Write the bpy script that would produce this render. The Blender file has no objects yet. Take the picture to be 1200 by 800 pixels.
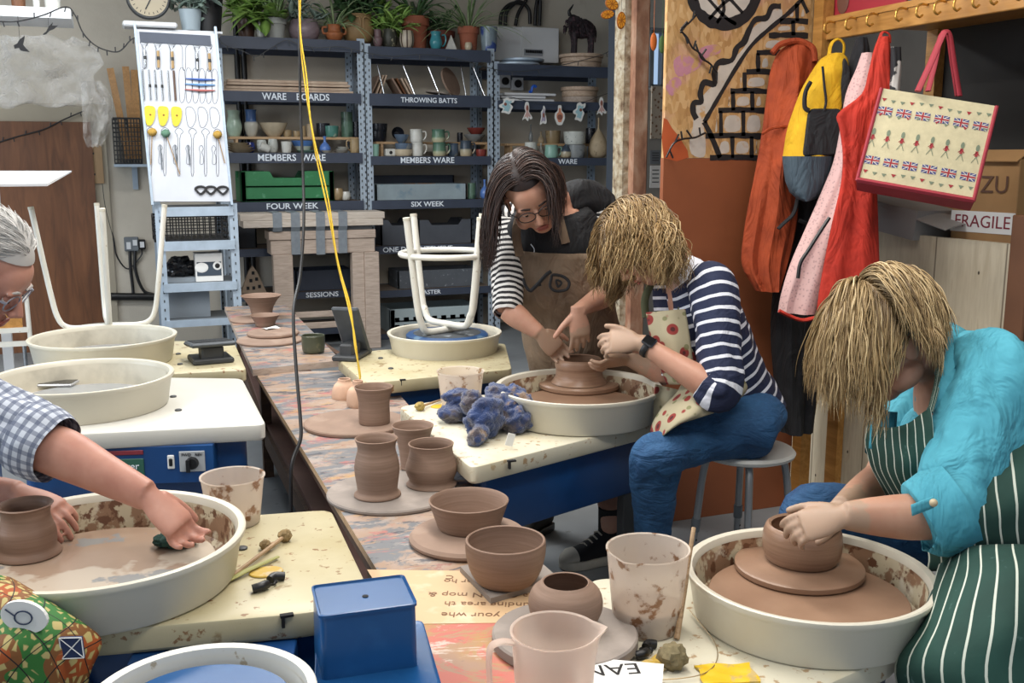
import bpy, math, random
from mathutils import Vector as V3, Matrix, noise
from math import sin, cos, pi, radians as R
rnd = random.Random(7)
S = bpy.context.scene
COL = S.collection
# ---------------- camera ----------------
CAMZ = 1.5; YAW = R(21); F = 1200.0; PITCH = math.atan(216/F)
cd = bpy.data.cameras.new('camera'); cam = bpy.data.objects.new('camera', cd); COL.objects.link(cam)
cd.sensor_width = 36; cd.lens = 36; cd.clip_end = 60
cam.location = (0, 0, CAMZ); cam.rotation_euler = (pi/2-PITCH, 0, -YAW); S.camera = cam
CF = V3((sin(YAW)*cos(PITCH), cos(YAW)*cos(PITCH), -sin(PITCH)))
CR = V3((cos(YAW), -sin(YAW), 0)); CU = CR.cross(CF)
CP = V3((0, 0, CAMZ))
def ray(px, py): return CF + CR*((px-600)/F) + CU*((400-py)/F)
def PZ(px, py, z): d = ray(px, py); return CP + d*((z-CAMZ)/d.z)
def PY(px, py, y): d = ray(px, py); return CP + d*(y/d.y)
def PX(px, py, x): d = ray(px, py); return CP + d*(x/d.x)
def PD(px, py, dep): return CP + ray(px, py)*dep
def dep(p): return (V3(p)-CP).dot(CF)
def mpp(p): return dep(p)/F
# ---------------- world and light ----------------
W = bpy.data.worlds.new('world'); S.world = W; W.use_nodes = True
bg = W.node_tree.nodes['Background']; bg.inputs[0].default_value = (.74, .85, 1, 1); bg.inputs[1].default_value = .55
S.view_settings.view_transform = 'Standard'; S.view_settings.look = 'None'
S.view_settings.exposure = 0.4; S.view_settings.gamma = 1; S.view_settings.use_curve_mapping = False
def area(name, loc, rot, sx, sy, power, col):
    l = bpy.data.lights.new(name, 'AREA'); l.shape = 'RECTANGLE'; l.size = sx; l.size_y = sy; l.energy = power; l.color = col
    o = bpy.data.objects.new(name, l); o.location = loc; o.rotation_euler = rot; COL.objects.link(o); return o
area('ceiling_lamp', (-1.6, 3.0, 3.12), (0, 0, 0), .5, 3.2, 72, (1, .97, .94))
area('ceiling_lamp', (1.0, 3.4, 3.12), (0, 0, 0), .5, 3.2, 70, (1, .96, .91))
area('ceiling_lamp', (0.2, 5.9, 3.12), (0, 0, 0), 3.2, .5, 74, (.95, .98, 1))
area('ceiling_lamp', (1.2, 0.9, 3.12), (0, 0, 0), 1.6, .6, 30, (1, .95, .88))
# a big window in the left wall, daylight falling to the right
area('window_daylight', (-4.3, 4.2, 2.0), (0, R(-90), 0), 1.8, 3.4, 95, (.78, .88, 1))
# ---------------- materials ----------------
MT = {}
def lin(c):
    if isinstance(c, str):
        c = [int(c[i:i+2], 16)/255 for i in (0, 2, 4)]
        c = [x/12.92 if x <= .04045 else ((x+.055)/1.055)**2.4 for x in c]
    return (c[0], c[1], c[2], 1)
class NT:
    def __init__(s, name):
        s.m = bpy.data.materials.new(name); s.m.use_nodes = True; s.t = s.m.node_tree
        s.n = s.t.nodes; s.b = s.n['Principled BSDF']; s._tc = None
    def tc(s, kind='Object'):
        if s._tc is None: s._tc = s.n.new('ShaderNodeTexCoord')
        return s._tc.outputs[kind]
    def link(s, a, b): s.t.links.new(a, b)
    def attr(s, name, kind='Vector'):
        a = s.n.new('ShaderNodeAttribute'); a.attribute_name = name; return a.outputs[kind]
    def mapping(s, vec, scale=(1, 1, 1), rot=(0, 0, 0), loc=(0, 0, 0)):
        m = s.n.new('ShaderNodeMapping'); m.inputs['Scale'].default_value = scale; m.inputs['Rotation'].default_value = rot
        m.inputs['Location'].default_value = loc; s.link(vec, m.inputs[0]); return m.outputs[0]
    def noise(s, scale, detail=3, vec=None, rough=.55, dist=0):
        n = s.n.new('ShaderNodeTexNoise'); n.inputs['Scale'].default_value = scale; n.inputs['Detail'].default_value = detail
        n.inputs['Roughness'].default_value = rough; n.inputs['Distortion'].default_value = dist
        s.link(vec if vec is not None else s.tc(), n.inputs['Vector']); return n.outputs[0]
    def voro(s, scale, vec=None, feature='F1', out='Distance'):
        n = s.n.new('ShaderNodeTexVoronoi'); n.feature = feature; n.inputs['Scale'].default_value = scale
        s.link(vec if vec is not None else s.tc(), n.inputs['Vector']); return n.outputs[out]
    def wave(s, scale, vec=None, dist=0, axis='X', detail=2):
        n = s.n.new('ShaderNodeTexWave'); n.bands_direction = axis; n.inputs['Scale'].default_value = scale; n.inputs['Distortion'].default_value = dist
        n.inputs['Detail'].default_value = detail
        s.link(vec if vec is not None else s.tc(), n.inputs['Vector']); return n.outputs['Fac']
    def ramp(s, fac, stops, interp='LINEAR'):
        r = s.n.new('ShaderNodeValToRGB'); r.color_ramp.interpolation = interp; e = r.color_ramp.elements
        while len(e) < len(stops): e.new(.5)
        for q, (p, c) in zip(e, stops):
            q.position = p; q.color = lin(c) if not isinstance(c, (int, float)) else (c, c, c, 1)
        s.link(fac, r.inputs[0]); return r.outputs[0]
    def mix(s, fac, a, b, mode='MIX'):
        m = s.n.new('ShaderNodeMix'); m.data_type = 'RGBA'; m.blend_type = mode
        for sock, v in ((m.inputs[0], fac), (m.inputs[6], a), (m.inputs[7], b)):
            if isinstance(v, bpy.types.NodeSocket): s.link(v, sock)
            elif isinstance(v, (int, float)): sock.default_value = v
            else: sock.default_value = lin(v)
        return m.outputs[2]
    def math(s, op, a, b=0.0):
        m = s.n.new('ShaderNodeMath'); m.operation = op
        for sock, v in ((m.inputs[0], a), (m.inputs[1], b)):
            if isinstance(v, bpy.types.NodeSocket): s.link(v, sock)
            else: sock.default_value = v
        return m.outputs[0]
    def sep(s, vec):
        m = s.n.new('ShaderNodeSeparateXYZ'); s.link(vec, m.inputs[0]); return m.outputs
    def col(s, c):
        if isinstance(c, bpy.types.NodeSocket): s.link(c, s.b.inputs['Base Color'])
        else: s.b.inputs['Base Color'].default_value = lin(c)
    def bump(s, h, strength=.3, dist=.002):
        b = s.n.new('ShaderNodeBump'); b.inputs['Strength'].default_value = strength; b.inputs['Distance'].default_value = dist
        s.link(h, b.inputs['Height']); s.link(b.outputs[0], s.b.inputs['Normal'])
    def p(s, **k):
        for a, v in k.items():
            n = {'rough': 'Roughness', 'metal': 'Metallic', 'trans': 'Transmission Weight', 'alpha': 'Alpha', 'ior': 'IOR', 'coat': 'Coat Weight', 'sheen': 'Sheen Weight', 'sss': 'Subsurface Weight', 'spec': 'Specular IOR Level'}[a]
            if isinstance(v, bpy.types.NodeSocket): s.link(v, s.b.inputs[n])
            else: s.b.inputs[n].default_value = v
        return s
def M(name, c, rough=.5, var=0, vs=8, bump=0, bs=60, spots=(), **k):
    """plain material: colour, value variation, bump, blotches (colour, noise scale, threshold, softness)"""
    if name in MT: return MT[name]
    t = NT(name); src = lin(c)[:3]
    if var or spots:
        o = None
        if var:
            o = t.mix(t.ramp(t.noise(vs, 4), [(.3, 0.0), (.7, 1.0)]), [x*(1-var) for x in src], [min(1, x*(1+var)) for x in src])
        else: o = src
        for i, (sc, scale, th, soft) in enumerate(spots):
            vec = t.mapping(t.tc(), loc=(i*3.7, i*1.3, 0))
            o = t.mix(t.ramp(t.noise(scale, 5, vec), [(th, 0.0), (min(1, th+soft), 1.0)]), o, sc)
        t.col(o)
    else: t.col(c)
    t.p(rough=rough, **k)
    if bump: t.bump(t.noise(bs, 4), bump)
    MT[name] = t.m; return t.m
# ---------------- geometry ----------------
def catm(P, n=6, closed=False):
    P = [V3(p) for p in P]; out = []; L = len(P)
    rng = range(L) if closed else range(L-1)
    for i in rng:
        a = P[(i-1) % L] if closed or i > 0 else P[0]*2-P[1]
        b = P[i]; c = P[(i+1) % L]
        d = P[(i+2) % L] if closed or i+2 < L else P[-1]*2-P[-2]
        for k in range(n):
            t = k/n
            out.append(((b*2)+(c-a)*t+(a*2-b*5+c*4-d)*t*t+(b*3-a-c*3+d)*t**3)/2)
    if not closed: out.append(P[-1])
    return out
def lerp(a, b, t): return a+(b-a)*t
class G:
    def __init__(s): s.v = []; s.f = []; s.mi = []; s.st = []; s.cur = 0
    def add(s, vs, fs, st=None):
        o = len(s.v); s.v += [V3(x) for x in vs]; s.f += [[o+i for i in f] for f in fs]; s.mi += [s.cur]*len(fs)
        s.st += list(st) if st else [(0, 0)]*len(vs); return s
    def m(s, i): s.cur = i; return s
    def box(s, c, d, M_=None, bev=0):
        x, y, z = [q/2 for q in d]
        if bev > 0:
            b = min(bev, x*.9, y*.9, z*.9); vs = []; fs = []
            # rounded box: 24 verts
            idx = {}
            for sx in (-1, 1):
                for sy in (-1, 1):
                    for sz in (-1, 1):
                        for ax in range(3):
                            p = [sx*(x-b), sy*(y-b), sz*(z-b)]; p[ax] = (sx*x, sy*y, sz*z)[ax]
                            idx[(sx, sy, sz, ax)] = len(vs); vs.append(V3(p))
            for ax in range(3):
                a1, a2 = (ax+1) % 3, (ax+2) % 3
                for sg in (-1, 1):
                    q = []
                    for u, w in ((-1, -1), (1, -1), (1, 1), (-1, 1)):
                        k = [0, 0, 0]; k[ax] = sg; k[a1] = u; k[a2] = w; q.append(idx[(*k, ax)])
                    fs.append(q if sg > 0 else q[::-1])
                for u in (-1, 1):
                    for w in (-1, 1):
                        k0 = [0]*3; k1 = [0]*3; k0[ax] = -1; k1[ax] = 1
                        for k in (k0, k1): k[a1] = u; k[a2] = w
                        q = [idx[(*k0, a1)], idx[(*k1, a1)], idx[(*k1, a2)], idx[(*k0, a2)]]
                        fs.append(q if u*w > 0 else q[::-1])
            for sx in (-1, 1):
                for sy in (-1, 1):
                    for sz in (-1, 1):
                        q = [idx[(sx, sy, sz, a)] for a in range(3)]
                        fs.append(q if sx*sy*sz > 0 else q[::-1])
        else:
            vs = [V3((i*x, j*y, k*z)) for i in (-1, 1) for j in (-1, 1) for k in (-1, 1)]
            fs = [(0, 1, 3, 2), (4, 6, 7, 5), (0, 4, 5, 1), (2, 3, 7, 6), (0, 2, 6, 4), (1, 5, 7, 3)]
        if M_ is not None: vs = [M_ @ v for v in vs]
        return s.add([v+V3(c) for v in vs], fs)
    def loft(s, rings, closed=True, cap=True, v0=0.0):
        """rings: list of lists of points; st = (around, metres along)"""
        n = len(rings[0]); vs = []; st = []; t = v0; pc = None
        for r in rings:
            c = sum((V3(p) for p in r), V3())/n
            if pc is not None: t += (c-pc).length
            pc = c
            for i, p in enumerate(r): vs.append(p); st.append((i/n, t))
        fs = []
        for k in range(len(rings)-1):
            for i in range(n if closed else n-1):
                j = (i+1) % n; fs.append((k*n+i, k*n+j, (k+1)*n+j, (k+1)*n+i))
        if cap and closed:
            fs.append(tuple(range(n))[::-1]); fs.append(tuple((len(rings)-1)*n+i for i in range(n)))
        return s.add(vs, fs, st)
    def tube(s, pts, r, n=8, closed=False, cap=True, flat=1.0, up=None):
        P = [V3(p) for p in pts]; L = len(P); rings = []; prev = None
        for i, p in enumerate(P):
            if closed: d = P[(i+1) % L]-P[i-1]
            else: d = P[min(i+1, L-1)]-P[max(i-1, 0)]
            d = d.normalized() if d.length > 1e-9 else V3((0, 0, 1))
            if prev is None:
                a = V3(up) if up else (V3((0, 0, 1)) if abs(d.z) < .9 else V3((1, 0, 0)))
            else: a = prev
            a = a-d*a.dot(d); a = a.normalized() if a.length > 1e-6 else d.orthogonal().normalized(); prev = a
            b = d.cross(a); rr = r[i] if isinstance(r, (list, tuple)) else r
            rings.append([p+(a*cos(2*pi*k/n)*flat+b*sin(2*pi*k/n))*rr for k in range(n)])
        if closed: rings.append(rings[0])
        return s.loft(rings, cap=cap and not closed)
    def cyl(s, a, b, r, r2=None, n=20): return s.tube([a, b], [r, r if r2 is None else r2], n)
    def lathe(s, prof, c=(0, 0, 0), n=40, M_=None, e=(1, 1)):
        """prof: (r, z) from outside bottom up and back down inside"""
        rings = [[V3((r*cos(2*pi*k/n)*e[0], r*sin(2*pi*k/n)*e[1], z)) for k in range(n)] for r, z in prof]
        if M_ is not None: rings = [[M_ @ p for p in q] for q in rings]
        return s.loft([[p+V3(c) for p in q] for q in rings])
    def slab(s, poly, z0, z1, bev=0.0):
        """poly: ccw list of (x, y)"""
        P = [V3((p[0], p[1], 0)) for p in poly]
        ar = sum(P[i].x*P[(i+1) % len(P)].y-P[(i+1) % len(P)].x*P[i].y for i in range(len(P)))
        if ar < 0: P = P[::-1]
        c = sum(P, V3())/len(P)
        def ins(d):
            return [p+(c-p).normalized()*d for p in P]
        if bev: lv = [(bev, z0), (0, z0+bev), (0, z1-bev), (bev*.3, z1-bev*.3), (bev, z1)]
        else: lv = [(0, z0), (0, z1)]
        return s.loft([[p+V3((0, 0, z)) for p in ins(d)] for d, z in lv])
    def ball(s, c, r, n=16, m=10, M_=None, nz=0, nf=6):
        rr = (r, r, r) if isinstance(r, (int, float)) else r; rings = []
        for j in range(m+1):
            a = -pi/2+pi*j/m; a = max(-pi/2+.04, min(pi/2-.04, a)); q = []
            for i in range(n):
                p = V3((cos(a)*cos(2*pi*i/n)*rr[0], cos(a)*sin(2*pi*i/n)*rr[1], sin(a)*rr[2]))
                if nz: p = p*(1+nz*noise.noise(p*nf/max(rr)+V3((c[0]*9, 3, 1))))
                if M_ is not None: p = M_ @ p
                q.append(p+V3(c))
            rings.append(q)
        return s.loft(rings)
    def grid(s, fn, nu, nv):
        vs = [fn(i/nu, j/nv) for j in range(nv+1) for i in range(nu+1)]
        st = [(i/nu, j/nv) for j in range(nv+1) for i in range(nu+1)]
        fs = [(j*(nu+1)+i, j*(nu+1)+i+1, (j+1)*(nu+1)+i+1, (j+1)*(nu+1)+i) for j in range(nv) for i in range(nu)]
        return s.add(vs, fs, st)
    def sheet(s, fn, nu, nv, th):
        """closed thin sheet following fn(u, v) with thickness th"""
        P = [[V3(fn(i/nu, j/nv)) for i in range(nu+1)] for j in range(nv+1)]
        def nrm(i, j):
            a = P[j][min(i+1, nu)]-P[j][max(i-1, 0)]; b = P[min(j+1, nv)][i]-P[max(j-1, 0)][i]; c = a.cross(b)
            return c.normalized() if c.length > 1e-12 else V3((0, 0, 1))
        N = [[nrm(i, j) for i in range(nu+1)] for j in range(nv+1)]; w = nu+1
        top = [P[j][i]+N[j][i]*th/2 for j in range(nv+1) for i in range(w)]; bot = [P[j][i]-N[j][i]*th/2 for j in range(nv+1) for i in range(w)]
        st = [(i/nu, j/nv) for j in range(nv+1) for i in range(w)]; K = len(top); fs = []
        for j in range(nv):
            for i in range(nu):
                a = j*w+i; fs.append((a, a+1, a+1+w, a+w)); fs.append((K+a, K+a+w, K+a+1+w, K+a+1))
        for i in range(nu):
            fs.append((K+i, K+i+1, i+1, i)); a = nv*w+i; fs.append((a, a+1, K+a+1, K+a))
        for j in range(nv):
            a = j*w; fs.append((a, a+w, K+a+w, K+a)); a = j*w+nu; fs.append((K+a, K+a+w, a+w, a))
        return s.add(top+bot, fs, st+st)
def build(name, g, mats, parent=None, loc=None, smooth=True, ang=40):
    me = bpy.data.meshes.new(name); o = bpy.data.objects.new(name, me)
    off = V3(loc) if loc is not None else V3()
    me.from_pydata([tuple(v-off) for v in g.v], [], g.f)
    for m in (mats if isinstance(mats, (list, tuple)) else [mats]): me.materials.append(m)
    me.polygons.foreach_set('material_index', g.mi)
    a = me.attributes.new('st', 'FLOAT_VECTOR', 'POINT'); a.data.foreach_set('vector', [x for q in g.st for x in (q[0], q[1], 0)])
    if smooth:
        me.polygons.foreach_set('use_smooth', [True]*len(g.f))
        if ang: me.set_sharp_from_angle(angle=R(ang))
    me.update(); COL.objects.link(o)
    if parent is not None:
        o.parent = parent
    elif loc is not None: o.location = loc
    return o
def tag(o, label, cat, group=None, kind=None):
    if label: o['label'] = label
    if cat: o['category'] = cat
    if group: o['group'] = group
    if kind: o['kind'] = kind
    return o
def thing(name, label, cat, loc=(0, 0, 0), rz=0, group=None):
    o = bpy.data.objects.new(name, None); COL.objects.link(o); o.location = loc; o.rotation_euler = (0, 0, rz); o.empty_display_size = .05
    return tag(o, label, cat, group)
def one(name, g, mats, label, cat, loc=(0, 0, 0), rz=0, group=None, **k):
    o = build(name, g, mats, **k); o.location = loc; o.rotation_euler = (0, 0, rz); return tag(o, label, cat, group)
def struct(name, g, m, **k):
    o = build(name, g, m, **k); o['kind'] = 'structure'; return o
def dup(t, loc, rz=0, label=None, sc=None, mats=None):
    r = t.copy(); COL.objects.link(r); r.location = loc; r.rotation_euler = (0, 0, rz)
    if sc: r.scale = (sc, sc, sc) if isinstance(sc, (int, float)) else sc
    if label: r['label'] = label
    for ch in list(t.children):
        c = ch.copy(); COL.objects.link(c); c.parent = r
        for g2 in list(ch.children):
            d = g2.copy(); COL.objects.link(d); d.parent = c
    return r
def text(body, size, m, parent, loc, rot, name='lettering', ext=.0006, sx=1, align='CENTER', shear=0, name_bold=0):
    c = bpy.data.curves.new(name, 'FONT'); c.body = body; c.size = size; c.extrude = ext; c.align_x = align; c.align_y = 'CENTER'; c.shear = shear
    c.offset = name_bold; c.resolution_u = 3
    c.materials.append(m); o = bpy.data.objects.new(name, c); COL.objects.link(o); o.location = loc; o.rotation_euler = rot; o.scale = (sx, 1, 1)
    # turn the letters into a plain mesh
    me = bpy.data.meshes.new_from_object(o); bpy.data.objects.remove(o); me.name = name
    o = bpy.data.objects.new(name, me); COL.objects.link(o); o.location = loc; o.rotation_euler = rot; o.scale = (sx, 1, 1)
    if parent is not None: o.parent = parent
    return o
def remesh(o, vox, sm=2):
    m = o.modifiers.new('remesh', 'REMESH'); m.mode = 'VOXEL'; m.voxel_size = vox; m.use_smooth_shade = True
    if sm: q = o.modifiers.new('smooth', 'SMOOTH'); q.iterations = sm; q.factor = .5
# ================= materials in use =================
wood = lambda name, c, d, sc=6, ax=(1, 8, 8), rough=.55: _wood(name, c, d, sc, ax, rough)
def _wood(name, c, d, sc, ax, rough):
    if name in MT: return MT[name]
    t = NT(name); v = t.mapping(t.tc(), scale=ax)
    n = t.noise(sc, 6, v, dist=1.2); k = t.noise(2.5, 2)
    o = t.mix(t.ramp(n, [(.32, 0.0), (.68, 1.0)]), d, c); o = t.mix(t.ramp(k, [(.4, 0.0), (.75, .35)]), o, d)
    t.col(o); t.p(rough=rough); t.bump(n, .25, .002); MT[name] = t.m; return t.m
def clay_mat(name, c, c2, rough=.62, ring=0.0):
    if name in MT: return MT[name]
    t = NT(name); z = t.mapping(t.tc(), scale=(1, 1, 22)); n = t.noise(6, 4, z); k = t.noise(9, 4)
    o = t.mix(t.ramp(n, [(.3, 0.0), (.7, 1.0)]), c2, c); o = t.mix(t.ramp(k, [(.5, 0.0), (.8, .4)]), o, c2)
    t.col(o); t.p(rough=rough, spec=.3); t.bump(t.noise(9, 3, t.mapping(t.tc(), scale=(1, 1, 30))), .2, .002); MT[name] = t.m; return t.m
CLAY = clay_mat('clay', '907767', '7f6757'); CLAY_D = clay_mat('clay_damp', '8a7060', '7a6050', .5); CLAY_L = clay_mat('clay_drying', 'ab9484', '9b8272', .8)
WETCLAY = clay_mat('wet_clay', '987a64', '846652', .32)
BATG = M('batt_grey', '8a8078', .8, .1, 14, .1, 40, spots=[('a89c92', 6, .55, .2)])
BATB = M('batt_brown', '8f7767', .8, .08, 14, .1, 40, spots=[('a48e7e', 7, .55, .2)])
def plastic(name, c, spots, rough=.38, **k): return M(name, c, rough, .03, 5, .06, 30, spots=spots, **k)
CREAM = plastic('cream_plastic', 'cfc9b8', [('c2b89f', 3, .6, .3)])
CREAM_IN = plastic('splashed_plastic', 'c9bda0', [('94745a', 20, .47, .06), ('6d4a34', 34, .55, .05), ('d6ccb6', 15, .6, .08)], .45)
CREAM_GR = plastic('cream_rinsed', 'd6cfbd', [('9b9688', 5, .5, .3)])
CREAM_T = plastic('cream_table', 'cdc7b2', [('a58a68', 36, .61, .05), ('c8bb98', 5, .55, .3)], .42)
WHITE_T = plastic('white_table', 'cbc9c0', [('c9c5b4', 3, .6, .3)], .42)
YEL_T = plastic('yellowed_table', 'bdb392', [('ab9c70', 4, .5, .3), ('8c6a48', 36, .62, .04), ('94805c', 14, .64, .05)], .42)
WHITEP = M('white_enamel', 'dcdad0', .35, .04, 9, spots=[('b3a68e', 30, .68, .05)])
BLUEM = M('blue_metal', '123f74', .33, .08, 6, spots=[('1b4d86', 4, .55, .2)])
BLUEP = M('blue_plastic', '154a7d', .3, .08, 6, spots=[('245a8c', 8, .6, .2)])
DARKB = M('dark_blue_grey', '3a4252', .5, .1, 8, spots=[('59606c', 22, .7, .05)])
GALV = M('galvanised_steel', 'a9b8c6', .45, .1, 14, metal=.2)
BLACK = M('black_plastic', '141416', .42, .1, 20)
BLACKM = M('matt_black', '101012', .8)
DGREY = M('dark_grey', '3c3e40', .5, .15, 10)
GREYP = M('grey_plastic', '6d7378', .5, .08, 10)
WHITE = M('white_paint', 'd6d8da', .5, .03, 6)
CHALK = M('chalk_white', 'e4ecf4', .8)
PLY = _wood('plywood', 'c9a983', 'ac8a64', 5, (1, 6, 6), .6)
PINE = _wood('pale_board', 'd2bca6', 'ab9079', 7, (1.2, 10, 10), .6)
PINE_P = _wood('pinkish_plank', 'c4b2a4', 'a39284', 7, (1, 9, 9), .7)
BROWNW = _wood('brown_wood', '7d5030', '5a3720', 3, (5, 5, .6), .5)
UNDERW = _wood('dark_underframe', '59402f', '3c2a1f', 5, (2, 8, 8), .7)
RAILW = _wood('varnished_pine', 'c4904e', 'a06f34', 4, (8, 1, 8), .4)
STEEL = M('steel', 'b4b8bc', .25, metal=1)
PAPER = M('paper', 'e0e0dc', .7)
# ================= room =================
YW = 8.75
t = NT('plaster'); n = t.noise(1.3, 5); o = t.mix(t.ramp(n, [(.35, 0.0), (.65, 1.0)]), 'b8b0a2', 'c9c1b2')
o = t.mix(t.ramp(t.noise(4, 5), [(.62, 0.0), (.75, .5)]), o, 'a59a86'); t.col(o); t.p(rough=.85); t.bump(t.noise(14, 5), .35, .01); PLASTER = t.m
t = NT('concrete_floor'); o = t.mix(t.ramp(t.noise(1.2, 6), [(.35, 0.0), (.65, 1.0)]), '717477', '8a8f92')
o = t.mix(t.ramp(t.noise(9, 5), [(.66, 0.0), (.72, .7)]), o, '4b4643'); o = t.mix(t.ramp(t.noise(3, 5), [(.6, 0.0), (.8, .5)]), o, 'a3a7aa')
t.col(o); t.p(rough=.5); t.bump(t.noise(30, 3), .12); FLOORM = t.m
g = G(); g.box((0, 3.5, -.05), (12, 14, .1)); struct('floor', g, FLOORM, smooth=False)
g = G(); g.box((.3, YW+.1, 1.6), (9.6, .2, 3.2)); struct('wall_back', g, PLASTER, smooth=False)
g = G(); g.box((.3, 3.7, 3.25), (9.8, 10.2, .1)); struct('ceiling', g, M('ceiling_white', 'd8d8d4', .9), smooth=False)
# left wall, with the window opening (y 2.4..6.0, z 1.1..2.9)
g = G(); X = -4.5
g.box((X-.1, .5, 1.6), (.2, 3.8, 3.2)); g.box((X-.1, 7.4, 1.6), (.2, 2.8, 3.2)); g.box((X-.1, 4.2, .55), (.2, 3.6, 1.1)); g.box((X-.1, 4.2, 3.05), (.2, 3.6, .3))
struct('wall_left', g, PLASTER, smooth=False)
g = G()
for y in (2.42, 4.2, 5.98): g.box((X-.05, y, 2), (.08, .07, 1.8))
for z in (1.13, 2.87): g.box((X-.05, 4.2, z), (.08, 3.6, .07))
w = struct('window_1', g, WHITE, smooth=False)
gm = NT('window_glass'); gm.col('dfe8ee'); gm.p(rough=.05, trans=1.0, ior=1.1, alpha=.25)
g = G(); g.box((X-.05, 4.2, 2), (.006, 3.5, 1.74)); build('pane', g, gm.m, w, smooth=False)
g = G(); g.box((5.1, 4.4, 1.6), (.16, 9, 3.2)); struct('wall_right', g, M('storeroom_wall', '6f6a64', .9, .1, 3), smooth=False)

# ================= racking along the back wall =================
YS = 8.25; DP = .45
def zS(px, py): return PY(px, py, YS).z
def shelving(name, label, pxl, pxr, rows, hole_posts=(1, 1)):
    """rows: (y of beam top px, y of beam bottom px, mid px, writing or None, height of letters px)"""
    xl = PY(pxl, 150, YS).x; xr = PY(pxr, 150, YS).x; w = xr-xl
    ztop = max(PY(r[2], r[0], YS).z for r in rows)+.02
    T = thing(name, label, 'shelving', ((xl+xr)/2, YS, 0), 0, 'steel racking bays along the back wall')
    for sx in (-1, 1):
        for yy in (0, DP):
            g = G(); x = sx*(w/2-.035); H = ztop
            g.box((x, yy+.002, H/2), (.062, .003, H)); g.box((x+sx*.03, yy+.02*(1 if yy == 0 else -1), H/2), (.003, .04, H))
            g.m(1)
            for k in range(int(H/.05)):
                z = .06+k*.05
                if z < H-.03:
                    for q in (-.014, .014): g.box((x+q, yy-.0015, z+(q > 0)*.02), (.008, .003, .018))
            build('post', g, [GALV, DGREY], T, smooth=False)
    for i, (a, b, mx, wr, hh) in enumerate(rows):
        za = PY(mx, a, YS).z; zb = PY(mx, b, YS).z; zc = (za+zb)/2
        g = G(); g.box((0, -.012, zc), (w-.09, .02, za-zb)); bm = build('beam', g, DARKB, T, smooth=False)
        if wr:
            sz = hh*mpp(PY(mx, a, YS))*1.35
            for tx, wpx, body in wr:
                p = PY(tx, (a+b)/2, YS)
                o = text(body, sz, CHALK, bm, (p.x-(xl+xr)/2, -.026, zc), (pi/2, 0, rnd.uniform(-.01, .01)), 'chalk_lettering', .001, 1, name_bold=.0012*sz/.08)
                o.scale.x = 1; LET.append((o, wpx*mpp(p)))
        g = G(); g.box((0, DP+.012, zc), (w-.09, .02, za-zb)); build('beam', g, DARKB, T, smooth=False)
        g = G(); g.box((0, DP/2, za-.012), (w-.08, DP-.01, .016)); build('shelf_board', g, M('chipboard', '77695c', .8, .1, 20), T, smooth=False)
    return T
LET = []
RL = [(45, 59, 340, None, 0), (108, 120, 345, [(321, 28, 'WARE'), (366, 38, 'BOARDS')], 8), (179, 191, 345, [(324, 44, 'MEMBERS'), (367, 28, 'WARE')], 8),
      (236, 247, 345, [(342, 60, 'FOUR WEEK')], 7), (290, 299, 345, None, 0), (342, 350, 350, [(377, 38, 'SESSIONS')], 6), (386, 393, 350, None, 0)]
RC = [(57, 71, 505, None, 0), (111, 125, 505, [(502, 68, 'THROWING BATTS')], 6), (183, 193, 505, [(486, 36, 'MEMBERS'), (519, 26, 'WARE')], 7),
      (234, 244, 505, [(500, 40, 'SIX WEEK')], 6), (287, 296, 490, [(489, 84, 'ONE DAY INTENSIVE')], 6), (338, 346, 500, [(503, 26, 'TASTER')], 5), (388, 394, 500, None, 0)]
RR = [(77, 90, 650, None, 0), (119, 129, 650, None, 0), (185, 194, 650, [(664, 24, 'WARE')], 6), (240, 249, 650, None, 0), (292, 300, 650, None, 0), (345, 352, 650, None, 0)]
shelving('steel_racking', 'left racking bay, dark shelves chalked WARE BOARDS and FOUR WEEK, holding the green crate', 254, 430, RL)
shelving('steel_racking', 'middle racking bay, dark shelves chalked THROWING BATTS and ONE DAY INTENSIVE', 427, 580, RC)
shelving('steel_racking', 'right racking bay behind the standing person, with paper garland and bull figure', 577, 722, RR)
bpy.context.view_layer.update()
for o, wd in LET:
    if o.dimensions.x > 0: o.scale.x = wd/o.dimensions.x
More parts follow.
